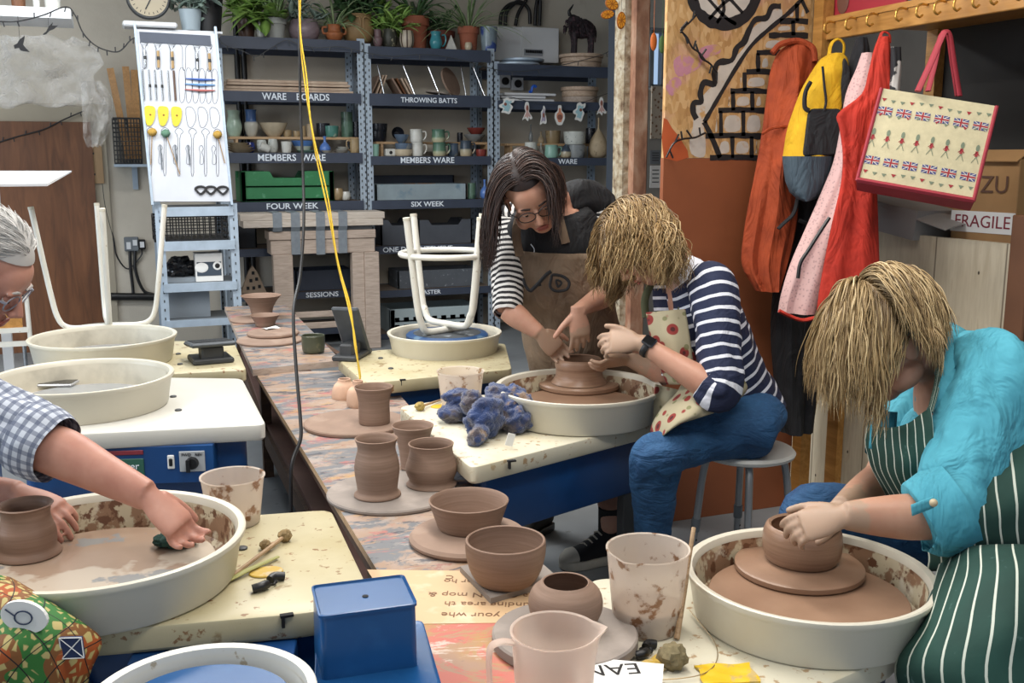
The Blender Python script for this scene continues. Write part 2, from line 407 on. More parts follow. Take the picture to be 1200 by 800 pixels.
# ================= wheels =================
def ztab_poly(pxs, z): return [PZ(x, y, z) for x, y in pxs]
def roundpoly(P, r, n=5):
    out = []; L = len(P)
    for i in range(L):
        p = V3(P[i]); a = (V3(P[i-1])-p); b = (V3(P[(i+1) % L])-p)
        ra = min(r, a.length*.4, b.length*.4); A = p+a.normalized()*ra; B = p+b.normalized()*ra
        for k in range(n+1):
            t = k/n; out.append(A*(1-t)**2+p*2*t*(1-t)+B*t*t)
    return out
def wheel(name, label, rim, wpx, zr, ph, corners, ztab, tmat, inmat, outmat, thick=.055, head=True, body=True, bmat=None, headmat=None, headr=.6, disc_z=.035, lip=.012, ledge=.012, table_rim=0):
    c = PZ(rim[0], rim[1], zr); Rr = wpx*mpp(c)/2
    T = thing(name, label, 'pottery wheel', (c.x, c.y, 0))
    zb = zr-ph
    P = roundpoly(ztab_poly(corners, ztab), .035)
    g = G(); g.slab([(p.x-c.x, p.y-c.y) for p in P], ztab-thick, ztab, .008)
    tt = build('table_top', g, tmat, T)
    g = G(); r1 = Rr*.93; r0 = Rr*.9
    g.lathe([(.03, zb), (r0, zb), (r1-.004, zb+.006), (Rr*.965, zr-.022), (Rr*.985, zr-.016), (Rr, zr-.008), (Rr*.998, zr-.001), (Rr*.985, zr+.001), (Rr-.016, zr-.002), (Rr*.95-.008, zr-.014), (r1-.01, zb+.02), (r1-.03, zb+.008), (.03, zb+.006)], n=64)
    pan = build('splash_pan', g, outmat, T)
    # inner lining carries the clay splashes
    g = G(); g.lathe([(.05, zb+.008), (r1-.032, zb+.010), (r1-.013, zb+.022), (Rr*.95-.0105, zr-.016)], n=64)
    g.f = [f for f in g.f if len(f) == 4]; g.mi = g.mi[:len(g.f)]
    build('splashed_lining', g, inmat, pan)
    g = G(); hr = Rr*headr; zh = zb+disc_z
    g.lathe([(.02, zb+.01), (.03, zh-.02), (hr-.004, zh-.02), (hr, zh-.016), (hr, zh-.002), (hr-.002, zh), (hr*.7, zh+.0005), (.003, zh)], n=56)
    build('wheel_head', g, headmat or M('wheel_head_grey', '8f8d88', .3, .1, 8, metal=.3), T)
    if body:
        ctr = sum((V3(p) for p in P), V3())/len(P); q = [(ctr+(V3(p)-ctr)*.86) for p in P]
        g = G(); g.slab([(p.x-c.x, p.y-c.y) for p in q], ztab-thick-.2, ztab-thick+.002, .006); build('motor_housing', g, bmat or BLUEM, T)
        cs = ztab_poly(corners, ztab)
        for p in (cs if len(cs) == 4 else cs[:4]):
            v = ctr+(V3(p)-ctr)*.78; g = G(); g.box((v.x-c.x, v.y-c.y, (ztab-thick-.2)/2+.001), (.05, .05, ztab-thick-.2+.002), bev=.004); build('leg', g, DGREY, T)
    T['_c'] = (c.x, c.y, zb); return T, c, Rr, zh
def nuts(T, pts, z, c):
    for (px, py) in pts:
        p = PZ(px, py, z); g = G(); g.lathe([(.012, 0), (.012, .004), (.008, .006), (.001, .006)], (p.x-c.x, p.y-c.y, z), 14)
        build('bolt_cap', g, DGREY, T)
GREYHEAD = M('grey_slurry_head', '8d8f8f', .22, .1, 5, spots=[('c0c2c0', 4, .56, .03), ('70726f', 9, .6, .2)])
SLIPHEAD = M('slip_covered_head', '9c8572', .16, .08, 5, spots=[('b9ab9a', 3, .5, .02), ('8b8a88', 5, .56, .02)])
wA, cA, RA, zA = wheel('pottery_wheel', 'cream pottery wheel at far left with a white stool upturned in its pan', (121, 393), 165, .744, .115, [(60, 400), (274, 399), (289, 433), (40, 446)], .63, YEL_T, CREAM_GR, CREAM, headmat=GREYHEAD, headr=.8)
wB, cB, RB, zB = wheel('pottery_wheel', 'cream pottery wheel behind the man, a phone lying in its grey pan, blue control box', (96, 439), 206, .754, .114, [(30, 440), (284, 443), (312, 497), (0, 513)], .64, WHITE_T, CREAM_GR, CREAM, headmat=GREYHEAD, headr=.72)
wC, cC, RC_, zC = wheel('pottery_wheel', 'clay-splashed cream pottery wheel with slip on its head, front left', (117, 626), 332, .72, .105, [(60, 620), (388, 596), (438, 700), (364, 717), (160, 735), (30, 745)], .612, YEL_T, CREAM_IN, CREAM, headmat=SLIPHEAD, headr=.78, disc_z=.035)
wE, cE, RE, zE = wheel('pottery_wheel', 'cream pottery wheel shared by the two people in striped tops', (678, 451), 196, .72, .112, [(467, 476), (560, 462), (770, 462), (768, 494), (552, 548)], .605, CREAM_T, CREAM_IN, CREAM, headmat=WETCLAY, headr=.76, disc_z=.05)
wF, cF, RF, zF = wheel('pottery_wheel', 'cream pottery wheel at the back with a cream stool upturned on its blue head', (521, 388), 134, .675, .1, [(395, 420), (440, 410), (592, 402), (600, 432), (428, 449)], .58, YEL_T, CREAM_GR, CREAM, headmat=M('pan_head', '9aa0a4', .4), headr=.5)
wG, cG, RG, zG = wheel('pottery_wheel', 'cream pottery wheel of the person in the turquoise shirt, front right', (948, 668), 287, .6, .108, [(690, 678), (1050, 660), (1062, 740), (1047, 768), (945, 812), (720, 860)], .49, CREAM_T, CREAM_IN, CREAM, headmat=WETCLAY, headr=.8, disc_z=.05)
nuts(wB, [(203, 465), (209, 481)], .64, cB); nuts(wA, [(209, 415), (211, 427)], .63, cA); nuts(wF, [(446, 420), (458, 432)], .58, cF); nuts(wC, [(284, 643)], .612, cC)
# chips in the near table edges
for (T, c, a) in ((wE, cE, (596, 541)), (wF, cF, (469, 446)), (wC, cC, (330, 722))):
    zt = {id(wE): .605, id(wF): .58, id(wC): .612}[id(T)]
    p = PZ(a[0], a[1]-1.5, zt); g = G(); g.box((p.x-c.x+.002, p.y-c.y-.001, zt-.012), (.006, .012, .026)); g.box((p.x-c.x+.01, p.y-c.y+.0, zt-.002), (.026, .012, .005)); build('chipped_edge', g, BLACKM, T, smooth=False)
# control panel of wheel B and a slim one on C
def panel(T, c, a, b, ztop, h, full=True):
    """a, b: pixels of the panel's top corners on plane y; standing just proud of the housing"""
    pa = V3(a); pb = V3(b); d = (pb-pa); L = d.length; ang = math.atan2(d.y, d.x); mid = (pa+pb)/2
    Mx = Matrix.Translation((mid.x-c.x, mid.y-c.y, ztop-h/2)) @ Matrix.Rotation(ang, 4, 'Z')
    def bx(n, x, z, w, hh, dd, m, par=T, y=0):
        g = G(); g.box((0, 0, 0), (w, dd, hh), bev=.002); g.v = [Mx @ (v+V3((x, y, z))) for v in g.v]; return build(n, g, m, par)
    P = bx('control_box', 0, 0, L, h, .08, BLUEM, y=.03)
    bx('red_label', -L*.3, h*.36, L*.36, h*.12, .004, M('label_red', '7d2a35', .5), P, -.012)
    gl = bx('maker_label', -L*.3, -h*.1, L*.36, h*.6, .004, M('label_green', '2b5a4b', .5), P, -.012)
    o = text('Alsager', h*.26, CHALK, gl, (0, 0, 0), (0, 0, 0)); o.matrix_local = Mx @ Matrix.Translation((-L*.3, -.0155, .0)) @ Matrix.Rotation(pi/2, 4, 'X'); 
    sw = bx('switch', L*.12, .01, L*.06, h*.36, .008, PAPER, P, -.012); bx('rocker', L*.12, .01, L*.03, h*.2, .008, BLACK, sw, -.016)
    kp = bx('dial_plate', L*.31, h*.08, L*.23, h*.55, .004, M('dial_grey', 'a9adb0', .5), P, -.012)
    o = text('FWD   REV', h*.11, BLACK, kp, (0, 0, 0), (0, 0, 0)); o.matrix_local = Mx @ Matrix.Translation((L*.31, -.0155, h*.26)) @ Matrix.Rotation(pi/2, 4, 'X')
    g = G(); g.cyl((L*.31, -.012, h*.04), (L*.31, -.03, h*.04), h*.17, h*.14); g.box((L*.31-.01, -.034, h*.0), (.012, .01, .04)); g.v = [Mx @ v for v in g.v]; build('knob', g, BLACK, kp)
panel(wB, cB, PZ(118, 524, .585), PZ(250, 520, .585), .585, .125)
panel(wC, cC, PZ(150, 775, .555), PZ(345, 764, .555), .555, .09)
# ================= bench boards =================
def paintmat(name, base, layers):
    t = NT(name); v = t.tc(); o = t.mix(t.ramp(t.noise(6, 4, v), [(.4, 0.0), (.6, 1.0)]), base[0], base[1])
    for i, (c, sc, th, st, k) in enumerate(layers):
        w = t.mapping(v, loc=(i*4.1+1, i*2.3, 0), rot=(0, 0, .6+i*.25), scale=st); o = t.mix(t.ramp(t.noise(sc*1.3, 9, w, .7, .6), [(th, 0.0), (th+.035, k)]), o, c)
    t.col(o); t.p(rough=.6); t.bump(t.noise(40, 4), .25); return t.m
PAINTB = paintmat('paint_spattered', ('967a62', 'a08c7e'), [('666b70', 3.6, .48, (.6, 1.6, 1), .9), ('a8605a', 3.2, .56, (.7, 1.5, 1), .75), ('a3988f', 6, .56, (.6, 1.7, 1), .7), ('b08a52', 4, .6, (.7, 1.5, 1), .8), ('8c5a50', 8, .6, (.7, 1.5, 1), .7), ('3c3f48', 9, .56, (.6, 1.6, 1), .85)])
PAINTW = paintmat('paint_spattered_warm', ('a98350', 'a0806a'), [('bb6459', 3.4, .5, (.7, 1.4, 1), .85), ('c8b8ac', 5, .55, (.7, 1.5, 1), .8), ('c25a50', 8, .6, (.7, 1.4, 1), .8), ('7a6a62', 12, .6, (.7, 1.6, 1), .6)])
PRINTB = M('lettered_board', 'ccab84', .6, .06, 4, .1, 30, spots=[('b8977a', 9, .6, .1), ('dcc7ab', 4, .6, .1)])
ZB = .5
def board(name, label, corners, z, th, top, edge=PLY):
    P = ztab_poly(corners, z); c = sum(P, V3())/len(P)
    g = G(); g.m(1); g.slab([(p.x-c.x, p.y-c.y) for p in P], -th, 0)
    g.mi[-1] = 0  # top cap
    o = build(name, g, [top, edge], smooth=False); o.location = (c.x, c.y, z); return tag(o, label, 'board', 'boards laid along the bench')
board('bench_board', 'far paint-stained board of the bench, carrying the flared bowl', [(263, 359), (335, 357), (400, 422), (296, 433)], .53, .03, PAINTB, PINE_P)
board('bench_board', 'long paint-stained middle board of the bench, carrying the vases', [(299, 436), (444, 433), (644, 671), (442, 668)], ZB, .022, PAINTB)
ob = board('bench_board', 'board with large upside-down brown writing, under the square batt', [(430, 667), (643, 670), (692, 728), (470, 731)], ZB+.001, .018, PRINTB)
board('bench_board', 'nearest red-splashed board of the bench, beside the blue tub', [(466, 729), (692, 726), (800, 858), (545, 868)], ZB, .022, PAINTW)
BR = M('print_brown', '7a5a40', .7)
d = (PZ(643, 670, ZB)-PZ(430, 667, ZB)); ang = math.atan2(d.y, d.x)
oc = V3(ob.location)
for i, (body, px, py, sz) in enumerate([('Please clean your whe', 597, 721, .034), ('surrounding area th', 590, 708, .034), ('& a CLEAN mop &', 568, 697, .034), ('any trimming', 600, 686, .032), ('buster or ho', 560, 681, .032), ('C', 527, 676, .03)]):
    p = PZ(px, py, ZB+.001)-oc
    text(body, sz, BR, ob, (p.x, p.y, .0006), (0, 0, ang+pi), 'printed_line', .0003)
# under-frame of the bench
P0 = PZ(310, 445, .47); P1 = PZ(440, 442, .47); P2 = PZ(455, 680, .47); P3 = PZ(640, 680, .47); P4 = PZ(280, 372, .47); P5 = PZ(330, 372, .47); P6 = PZ(570, 850, .47); P7 = PZ(760, 850, .47)
c = (P0+P3)/2; T = thing('trestle_bench', 'dark timber trestle frame and lower shelf under the boards', 'bench', (c.x, c.y, 0))
for a in (P4, P5, P0, P1, P2, P3, P6, P7):
    g = G(); g.box((a.x-c.x, a.y-c.y, .2375), (.045, .045, .475)); build('leg', g, UNDERW, T, smooth=False)
for a, b in ((P4, P0), (P0, P2), (P2, P6), (P5, P1), (P1, P3), (P3, P7), (P4, P5), (P0, P1), (P2, P3), (P6, P7)):
    for z in (.452, .2):
        g = G(); L = (b-a).length; an = math.atan2((b-a).y, (b-a).x); m = (a+b)/2-c
        g.box((m.x, m.y, z), (L, .03, .045 if z > .3 else .08), Matrix.Rotation(an, 3, 'Z')); build('rail', g, UNDERW, T, smooth=False)
for a, b, e, f in ((P4, P5, P1, P0), (P0, P1, P3, P2), (P2, P3, P7, P6)):
    g = G(); g.slab([(p.x-c.x, p.y-c.y) for p in (a, b, e, f)], .24, .262); build('lower_shelf', g, M('lower_shelf_brown', '6b5048', .7, .12, 8), T, smooth=False)
# ================= thrown ware on the bench =================
def pot(name, label, cat, cx, by, z, prof, mat, th=.0045, group=None, n=44, base_in=True):
    """prof: outside profile in pixels (half width, height above base centre) bottom to rim"""
    c = PZ(cx, by, z); s = mpp(c); k = s*1.03
    P = [(r*s, h*k) for r, h in prof]
    sm = catm([(r, 0, h) for r, h in P], 4); out = [(p.x, max(0, p.z)) for p in sm]
    t = th
    ins = [(max(.004, r-t), h) for r, h in out if h > t*1.3]
    rim = (out[-1][0]-t/2, out[-1][1]+t*.35)
    g = G(); g.lathe([(.004, 0)]+out+[rim]+ins[::-1]+[(ins[0][0]*.6, t*1.2), (.003, t*1.2)], n=n)
    return one(name, g, mat, label, cat, loc=(c.x, c.y, z), group=group)
def disc(name, label, cat, cx, cy, wpx, z, th, mat, group='round batts under the pots', bev=.004, ridge=True):
    c = PZ(cx, cy, z+th); r = wpx*mpp(c)/2; g = G()
    pr = [(.004, 0), (r-bev, 0), (r, bev), (r, th-bev), (r-bev, th)]
    if ridge: pr += [(r*.55, th), (r*.53, th-.0012), (r*.3, th-.0012), (r*.28, th)]
    g.lathe(pr+[(.003, th)], n=56)
    return one(name, g, mat, label, cat, loc=(c.x, c.y, z), group=group), c, r
disc('round_batt', 'brown round batt under the flaring straight cup, behind the vases', 'batt', 416, 493, 119, ZB, .016, BATB)
pot('flared_cup', 'straight-sided clay cup with flaring rim, alone on the brown batt', 'cup', 438.9, 495, ZB+.016, [(17, 0), (18, 1), (18.2, 10), (18, 22), (19.5, 33), (22.5, 42)], CLAY)
d2, c2, r2 = disc('round_batt', 'grey round batt carrying the tall waisted vase and the squat belly pot', 'batt', 459, 574, 151, ZB, .014, BATG, ridge=False)
zz = ZB+.014
pot('waisted_vase', 'tall waisted clay vase, frontmost of the three on the grey batt', 'vase', 442.5, 580, zz, [(22, 0), (27, .5), (27, 3), (23.5, 7), (25, 20), (26.3, 32), (25, 43), (22.3, 53), (22.5, 60), (25, 67)], CLAY)
pot('tapered_cup', 'narrow-footed clay cup standing behind the two vases', 'cup', 484.6, 548, ZB+.001, [(14, 0), (15.5, 1), (15, 5), (16.5, 20), (19, 33), (21.5, 42), (24.5, 50)], CLAY)
pot('belly_pot', 'squat big-bellied clay pot on the right of the grey batt', 'pot', 505.8, 567, zz, [(24, 0), (29.5, .5), (28, 3), (26, 6), (29.5, 15), (30, 22), (27, 32), (25, 41), (26.5, 48)], CLAY)
disc('round_batt', 'thick brown batt under the wide straight-walled bowl', 'batt', 549, 624, 139, ZB, .022, BATB, bev=.008, ridge=False)
pot('wide_bowl', 'wide straight-walled clay bowl on the thick brown batt', 'bowl', 549.5, 617, ZB+.022, [(33, 0), (36, 1), (38, 6), (42, 18), (46.8, 32)], CLAY, .006)
P = ztab_poly([(539, 670), (575, 708), (655, 684), (618, 651)], ZB); c = sum(P, V3())/4; g = G(); g.slab([(p.x-c.x, p.y-c.y) for p in P], 0, .014)
one('square_batt', g, BATG, 'square grey batt under the deep round bowl, on the lettered board', 'batt', (c.x, c.y, ZB+.001), smooth=False)
pot('deep_bowl', 'deep rounded clay bowl standing on the square grey batt', 'bowl', 592.5, 681, ZB+.015, [(28, 0), (32, 1), (36, 5), (42, 16), (46, 31), (47, 43), (46.6, 50)], CLAY, .006)
disc('round_batt', 'large grey batt under the closed round pot, nearest the camera', 'batt', 662, 739, 171, ZB, .026, BATG, bev=.004)
pot('round_pot', 'closed round clay pot with narrow mouth on the large grey batt', 'pot', 662.5, 732, ZB+.026, [(27, 0), (31, 1), (36, 6), (42, 18), (43.5, 30), (40, 41), (33, 48), (28.5, 52)], CLAY, .005)
# far board
ZF = .53
disc('round_batt', 'small batt under the two flared bowls on the far board', 'batt', 296, 373, 52, ZF, .014, BATB, ridge=False)
pot('flared_bowl', 'larger flared clay bowl at the far end of the bench', 'bowl', 307, 371, ZF+.014, [(11, 0), (11.5, 1), (12, 4), (14, 12), (19, 20), (23.5, 24.5)], CLAY)
pot('small_bowl', 'small clay bowl in front of the flared one on the far board', 'bowl', 311, 382, ZF, [(10, 0), (11, 1), (12, 5), (15, 10), (17, 13)], CLAY)
disc('round_batt', 'lower of the two stacked batts on the far board', 'batt', 316, 397, 76, ZF, .014, BATB, ridge=False)
disc('round_batt', 'upper of the two stacked batts, scrap of paper on it', 'batt', 320, 388, 60, ZF+.014, .02, BATB, bev=.006)
p = PZ(318, 385, ZF+.034); g = G(); g.sheet(lambda u, v: V3(((u-.5)*.09, (v-.5)*.06+u*.01, .004+.003*sin(u*5+v*3))), 6, 4, .0012)
one('paper_scrap', g, PAPER, 'scrap of white paper lying on the stacked batts', 'paper', (p.x, p.y, ZF+.034), .3)
GLZ = M('green_glaze', '4b4f3f', .3, .2, 9, spots=[('6c6a52', 20, .58, .08)])
pot('glazed_tumbler', 'dark green glazed tumbler on the near corner of the far board', 'tumbler', 367.5, 413, ZF, [(9, 0), (11.5, .6), (13, 4), (13.4, 12), (13.5, 20)], GLZ)
# bisque pieces on the middle board
BISQ = M('bisque_pink', 'c9a58c', .85, .08, 20, .15, 60, spots=[('dcc3ae', 16, .55, .1)])
pot('bisque_bowl', 'pale pink bisque bowl turned upside down on the middle board', 'bowl', 404, 466, ZB, [(14.5, 0), (15, 3), (14.3, 9), (12, 15), (8, 19), (7.4, 22)], BISQ)
pot('bisque_jar', 'peach bisque jar with white collar, beside the upturned bowl', 'jar', 420, 476, ZB, [(12, 0), (13.5, 4), (13.3, 12), (11, 20), (6.5, 24), (6, 30)], BISQ)
# vase on wheel C and pots on wheels E, G
pot('waisted_vase', 'waisted clay vase with wide mouth standing in the front left pan', 'vase', 34, 648, zC+.002, [(33, 0), (36.5, .5), (35, 4), (31.5, 9), (32, 18), (31.5, 28), (28, 38), (26.5, 46), (28, 54), (31, 58)], CLAY_D, .006)
def stack(T, c, lv, name='clay_slab'):
    for (w, z0, z1, m) in lv:
        g = G(); r = w; g.lathe([(.004, z0), (r-.003, z0), (r, z0+.003), (r, z1-.004), (r-.004, z1), (.003, z1)], (0, 0, 0), 56); o = build(name, g, m, T)
ce = PZ(678.5, 453, zE+.0); s = mpp(ce)
g = G(); r = 48*s; g.lathe([(.004, 0), (r-.004, 0), (r, .004), (r, .016), (r-.006, .022), (r*.55, .024), (.003, .024)], n=56)
one('throwing_batt', g, WETCLAY, 'wet clay-covered batt on the shared wheel, under the pot being made', 'batt', (ce.x, ce.y, zE+.001))
c = PZ(678.5, 443, zE+.025); TE = (c, mpp(c)); 
pot('pot_in_progress', 'wet clay pot being opened by the pair in striped tops', 'pot', 678.5, 447, zE+.026, [(33, 0), (32, 1), (29, 5), (27.5, 9), (27.5, 15), (28.5, 19), (28, 24), (26.5, 26.5)], WETCLAY, .008)
cg = PZ(936, 668, zG); s = mpp(cg)
g = G(); r = 74*s; g.lathe([(.004, 0), (r-.004, 0), (r, .004), (r, .014), (r-.005, .018), (.003, .018)], n=56)
one('throwing_batt', g, WETCLAY, 'clay-covered batt on the front right wheel under the bowl', 'batt', (cg.x, cg.y, zG+.001))
pot('bowl_in_progress', 'thick round-sided wet clay bowl on the front right wheel', 'bowl', 939, 655, zG+.02, [(38, 0), (40, 1), (42, 4), (45, 13), (45.5, 24), (44.5, 33), (42, 40)], WETCLAY, .012)
# ================= jugs =================
def plastic_see(name, c, tr, spots=(), alpha=1):
    t = NT(name); o = lin(c)[:3]
    for i, (sc, scale, th, soft) in enumerate(spots):
        o = t.mix(t.ramp(t.noise(scale, 5, t.mapping(t.tc(), loc=(i*3, 1, 0))), [(th, 0.0), (th+soft, 1.0)]), o, sc)
    t.col(o); t.p(rough=.4, trans=tr, ior=1.12, alpha=alpha); return t.m
JUGM = plastic_see('frosted_plastic', 'fae8da', .6, alpha=.66); JUGS = plastic_see('slip_stained_plastic', 'efe2d4', .4, alpha=.66, spots= [('a17858', 26, .58, .06)])
SLIP = M('grey_brown_slip', '85705c', .3, .05, 8)
def jug(name, label, cx, by, z, rb, rt, H, mat, spout=None, handle=None, slip=None, lip=.004, spw=.45, ridges=()):
    c = PZ(cx, by, z); s = mpp(c); rb *= s; rt *= s; H *= s*1.03; T = thing(name, label, 'jug', (c.x, c.y, z)); n = 60; th = .0025
    def ring(r, zz, k=0, ins=0):
        q = []
        for i in range(n):
            a = 2*pi*i/n; rr = r
            if spout is not None:
                dd = (a-spout+pi) % (2*pi)-pi; rr += k*.2*rt*max(0, 1-abs(dd)/spw)**1.3
            q.append(V3((rr*cos(a), rr*sin(a), zz+(k*.04*rt*max(0, 1-abs((a-(spout or 0)+pi) % (2*pi)-pi)/spw) if spout is not None else 0))))
        return q
    lv = [(0, 0), (.03, 0), (.35, 0), (.7, 0), (.86, .25), (.95, .65), (1, 1)]
    R_ = lambda f: rb+(rt-rb)*f
    rings = [ring(.004, 0)]+[ring(R_(f)-(.003 if f == 0 else 0), H*f, k) for f, k in lv]+[ring(rt+lip*.7, H-.001, 1), ring(rt+lip*.6, H+.002, 1), ring(rt-th*.2, H+.001, 1)]
    rings += [ring(R_(f)-th, max(th, H*f), k) for f, k in lv[::-1]]+[ring(.004, th)]
    g = G(); g.loft(rings); build('body', g, mat, T, ang=50)
    if handle is not None:
        d = V3((cos(handle), sin(handle), 0)); g = G(); w = .1*s*0+.018
        pts = catm([d*(rt-.001)+V3((0, 0, H*.93)), d*(rt+.022)+V3((0, 0, H*.96)), d*(rt+.042)+V3((0, 0, H*.9)), d*(rt+.044)+V3((0, 0, H*.6)), d*(rt+.04)+V3((0, 0, H*.34))], 5)
        g.tube(pts, .0105, 10, flat=.45, up=d); build('handle', g, mat, T)
    if slip:
        g = G(); f = slip; g.lathe([(.004, th+.001), (R_(0)-th-.001, th+.001), (R_(f)-th-.0008, H*f), (.003, H*f)], n=40); build('slip', g, SLIP, T)
    return T, c, H, rt
jug('measuring_jug', 'empty frosted measuring jug with spout and handle, nearest the camera', 649, 838, ZB, 43, 50, 103, JUGM, spout=R(-18), handle=R(176))
jug('measuring_jug', 'stained jug half full of grey slip beside the front right wheel', 757, 735, .49, 38, 47.5, 95, JUGS, spout=R(215), slip=.3, lip=.003)
jug('water_jug', 'splashed clear tub on the table of the front left wheel', 275, 612, .612, 29, 36, 55, JUGS, slip=.25)
jug('water_jug', 'clay-stained white tub on the shared wheel table behind the blue towel', 540, 477, .605, 22, 27, 42, JUGS, slip=.2)
# ================= tools lying about =================
STICK = _wood('tool_stick', 'b79a78', '8c7050', 20, (1, 1, 6), .6); SPG = M('natural_sponge', '8a7450', .9, .3, 60, .8, 90); SPG2 = M('ochre_sponge', 'a08a4e', .9, .3, 60, .8, 90)
def sponge(name, label, px, py, z, r, m, stick=None, group=None):
    p = PZ(px, py, z); T = thing(name, label, 'sponge', (p.x, p.y, z), 0, group)
    g = G(); g.ball((0, 0, r*.9), (r, r, r*.9), 22, 14, nz=.3, nf=2.6); build('sponge_head', g, m, T)
    if stick:
        q = PZ(stick[0], stick[1], z+.006)-p; q.z += 0; g = G(); a = V3((0, 0, r*.8)); q.z = .006 if len(stick) < 3 else stick[2]
        g.tube([a, q], [.005, .004], 8); build('stick', g, STICK, T)
    return T
sponge('sponge_stick', 'sponge tied on a long thin stick across the front left table', 334, 634, .612, .016, SPG, (236, 702))
sponge('sponge_stick', 'small round sponge beside the longer sponge stick, front left', 311, 644, .612, .013, SPG, (322, 636))
g = G(); a = PZ(326, 655, .612); b = PZ(250, 693, .612); g.tube([V3((0, 0, .006)), (b-a)*.5+V3((0, 0, .01)), b-a+V3((0, 0, .006))], [.005, .008, .003], 8, flat=.5)
one('wooden_modelling_tool', g, M('greenish_wood', '9c9a5c', .6), 'flat greenish wooden tool lying beside the sponge sticks', 'tool', (a.x, a.y, .612))
YELP = M('yellow_plastic', 'd9b21c', .4, spots=[('b9a065', 30, .58, .08)]); YELD = M('yellow_dusty', 'c7a545', .6, spots=[('c9b48c', 26, .5, .1)])
p = PZ(312, 671, .612); g = G(); g.lathe([(.004, 0), (.035, 0), (.037, .002), (.035, .004), (.003, .004)], n=24, e=(1, .8)); one('yellow_rib', g, YELD, 'round yellow plastic rib lying on the front left table', 'rib', (p.x, p.y, .612))
def wirebundle(label, px, py, z, L, ang):
    p = PZ(px, py, z); T = thing('clay_cutter', label, 'wire cutter', (p.x, p.y, z), ang, 'wire cutters')
    for s_, k in ((-1, 0), (1, 1)):
        g = G(); g.tube(catm([V3((s_*L*.1, s_*.008, .01)), V3((s_*L*.3, s_*.014, .012)), V3((s_*L*.55, s_*.008, .009))], 4), .0095, 10); build('toggle', g, BLACK, T)
    g = G(); q = []
    for i in range(60): a = i*.55; q.append(V3((cos(a)*L*.22*(1+.2*sin(i)), sin(a)*.012, .008+.003*sin(i*1.7))))
    g.tube(q, .0012, 5); build('wire', g, BLACK, T)
wirebundle('coiled black wire cutter on the front left table beside the yellow rib', 315, 687, .612, .075, .35)
wirebundle('coiled black wire cutter between grey batt and sponge, front right', 757, 766, .49, .06, .2)
sponge('sponge_stick', 'round sponge on a stick in front of the stained tub, on the shared table', 492, 481, .605, .018, SPG2, (518, 468))
p = PZ(508, 478, .605); g = G(); g.lathe([(.004, 0), (.035, 0), (.037, .002), (.035, .004), (.003, .004)], n=24, e=(1, .7)); one('yellow_rib', g, YELP, 'yellow plastic rib beside the stained tub on the shared table', 'rib', (p.x+.03, p.y+.01, .605))
# front right table: wooden tool leaning from the table onto the pan, big sponge, yellow cloths, lettered card
a = PZ(793, 748, .495); b = PD(813, 618, dep(PZ(810, 660, .6))-.03); g = G(); g.tube(catm([a, lerp(a, b, .5), b], 5), [.0065]*6+[.005]*5, 8); g.v = [v-a for v in g.v]
one('wooden_modelling_tool', g, STICK, 'long thin wooden stick leaning upright against the front right pan', 'tool', tuple(a))
sponge('sponge', 'round greenish brown sponge on the table, front right', 788, 783, .49, .029, M('dirty_sponge', '7a6e50', .9, .3, 60, .8, 90))
def cloth(name, label, cat, px, py, z, w, h, m, rz, amp=.006, th=.004):
    p = PZ(px, py, z); g = G()
    g.sheet(lambda u, v: V3(((u-.5)*w*(1+.06*sin(v*7)), (v-.5)*h*(1+.08*sin(u*9)), amp+th/2+amp*.9*sin(u*9+v*4)*sin(v*7+1))), 16, 12, th)
    return one(name, g, m, label, cat, (p.x, p.y, z), rz)
cloth('sponge_cloth', 'yellow sponge cloth in front of the round sponge, front right', 'cloth', 852, 792, .49, .11, .075, YELP, -.3, .003, .004)
cloth('sponge_cloth', 'small yellow cloth tucked behind the round sponge, front right', 'cloth', 768, 782, .49, .07, .05, YELD, .4, .003, .004)
p = PZ(728, 797, .5); T = thing('lettered_card', 'white card with black capitals AN on the nearest board', 'card', (p.x, p.y, .523), -.55)
g = G(); g.box((0, -.03, 0), (.16, .13, .002)); build('card', g, PAPER, T, smooth=False)
text('EAN', .06, BLACK, T, (-.02, -.005, .0012), (0, 0, pi+.3), 'lettering', .0003)
g = G(); q = catm([PZ(808, 716, .5), PZ(840, 760, .495), PZ(826, 790, .495), PZ(762, 798, .495), PZ(740, 790, .5)], 8); o0 = q[0].copy(); g.tube([p-o0+V3((0, 0, .003)) for p in q], .0011, 5)
one('cutting_wire', g, M('brass_wire', '9a8460', .4, metal=.6), 'thin loose cutting wire lying across the front right table', 'wire', tuple(o0))
# phone in wheel B
p = PZ(62, 451, zB); T = thing('phone', 'dark smartphone lying screen up in the grey pan behind the man', 'phone', (p.x, p.y, zB+.001), R(-19))
g = G(); g.box((0, 0, .005), (.165, .08, .01), bev=.003); build('phone_body', g, M('phone_silver', 'b6b8bc', .3, metal=.5), T); g = G(); g.box((0, 0, .0105), (.155, .072, .002)); build('screen', g, M('phone_screen', '0d0f12', .08), T, smooth=False)
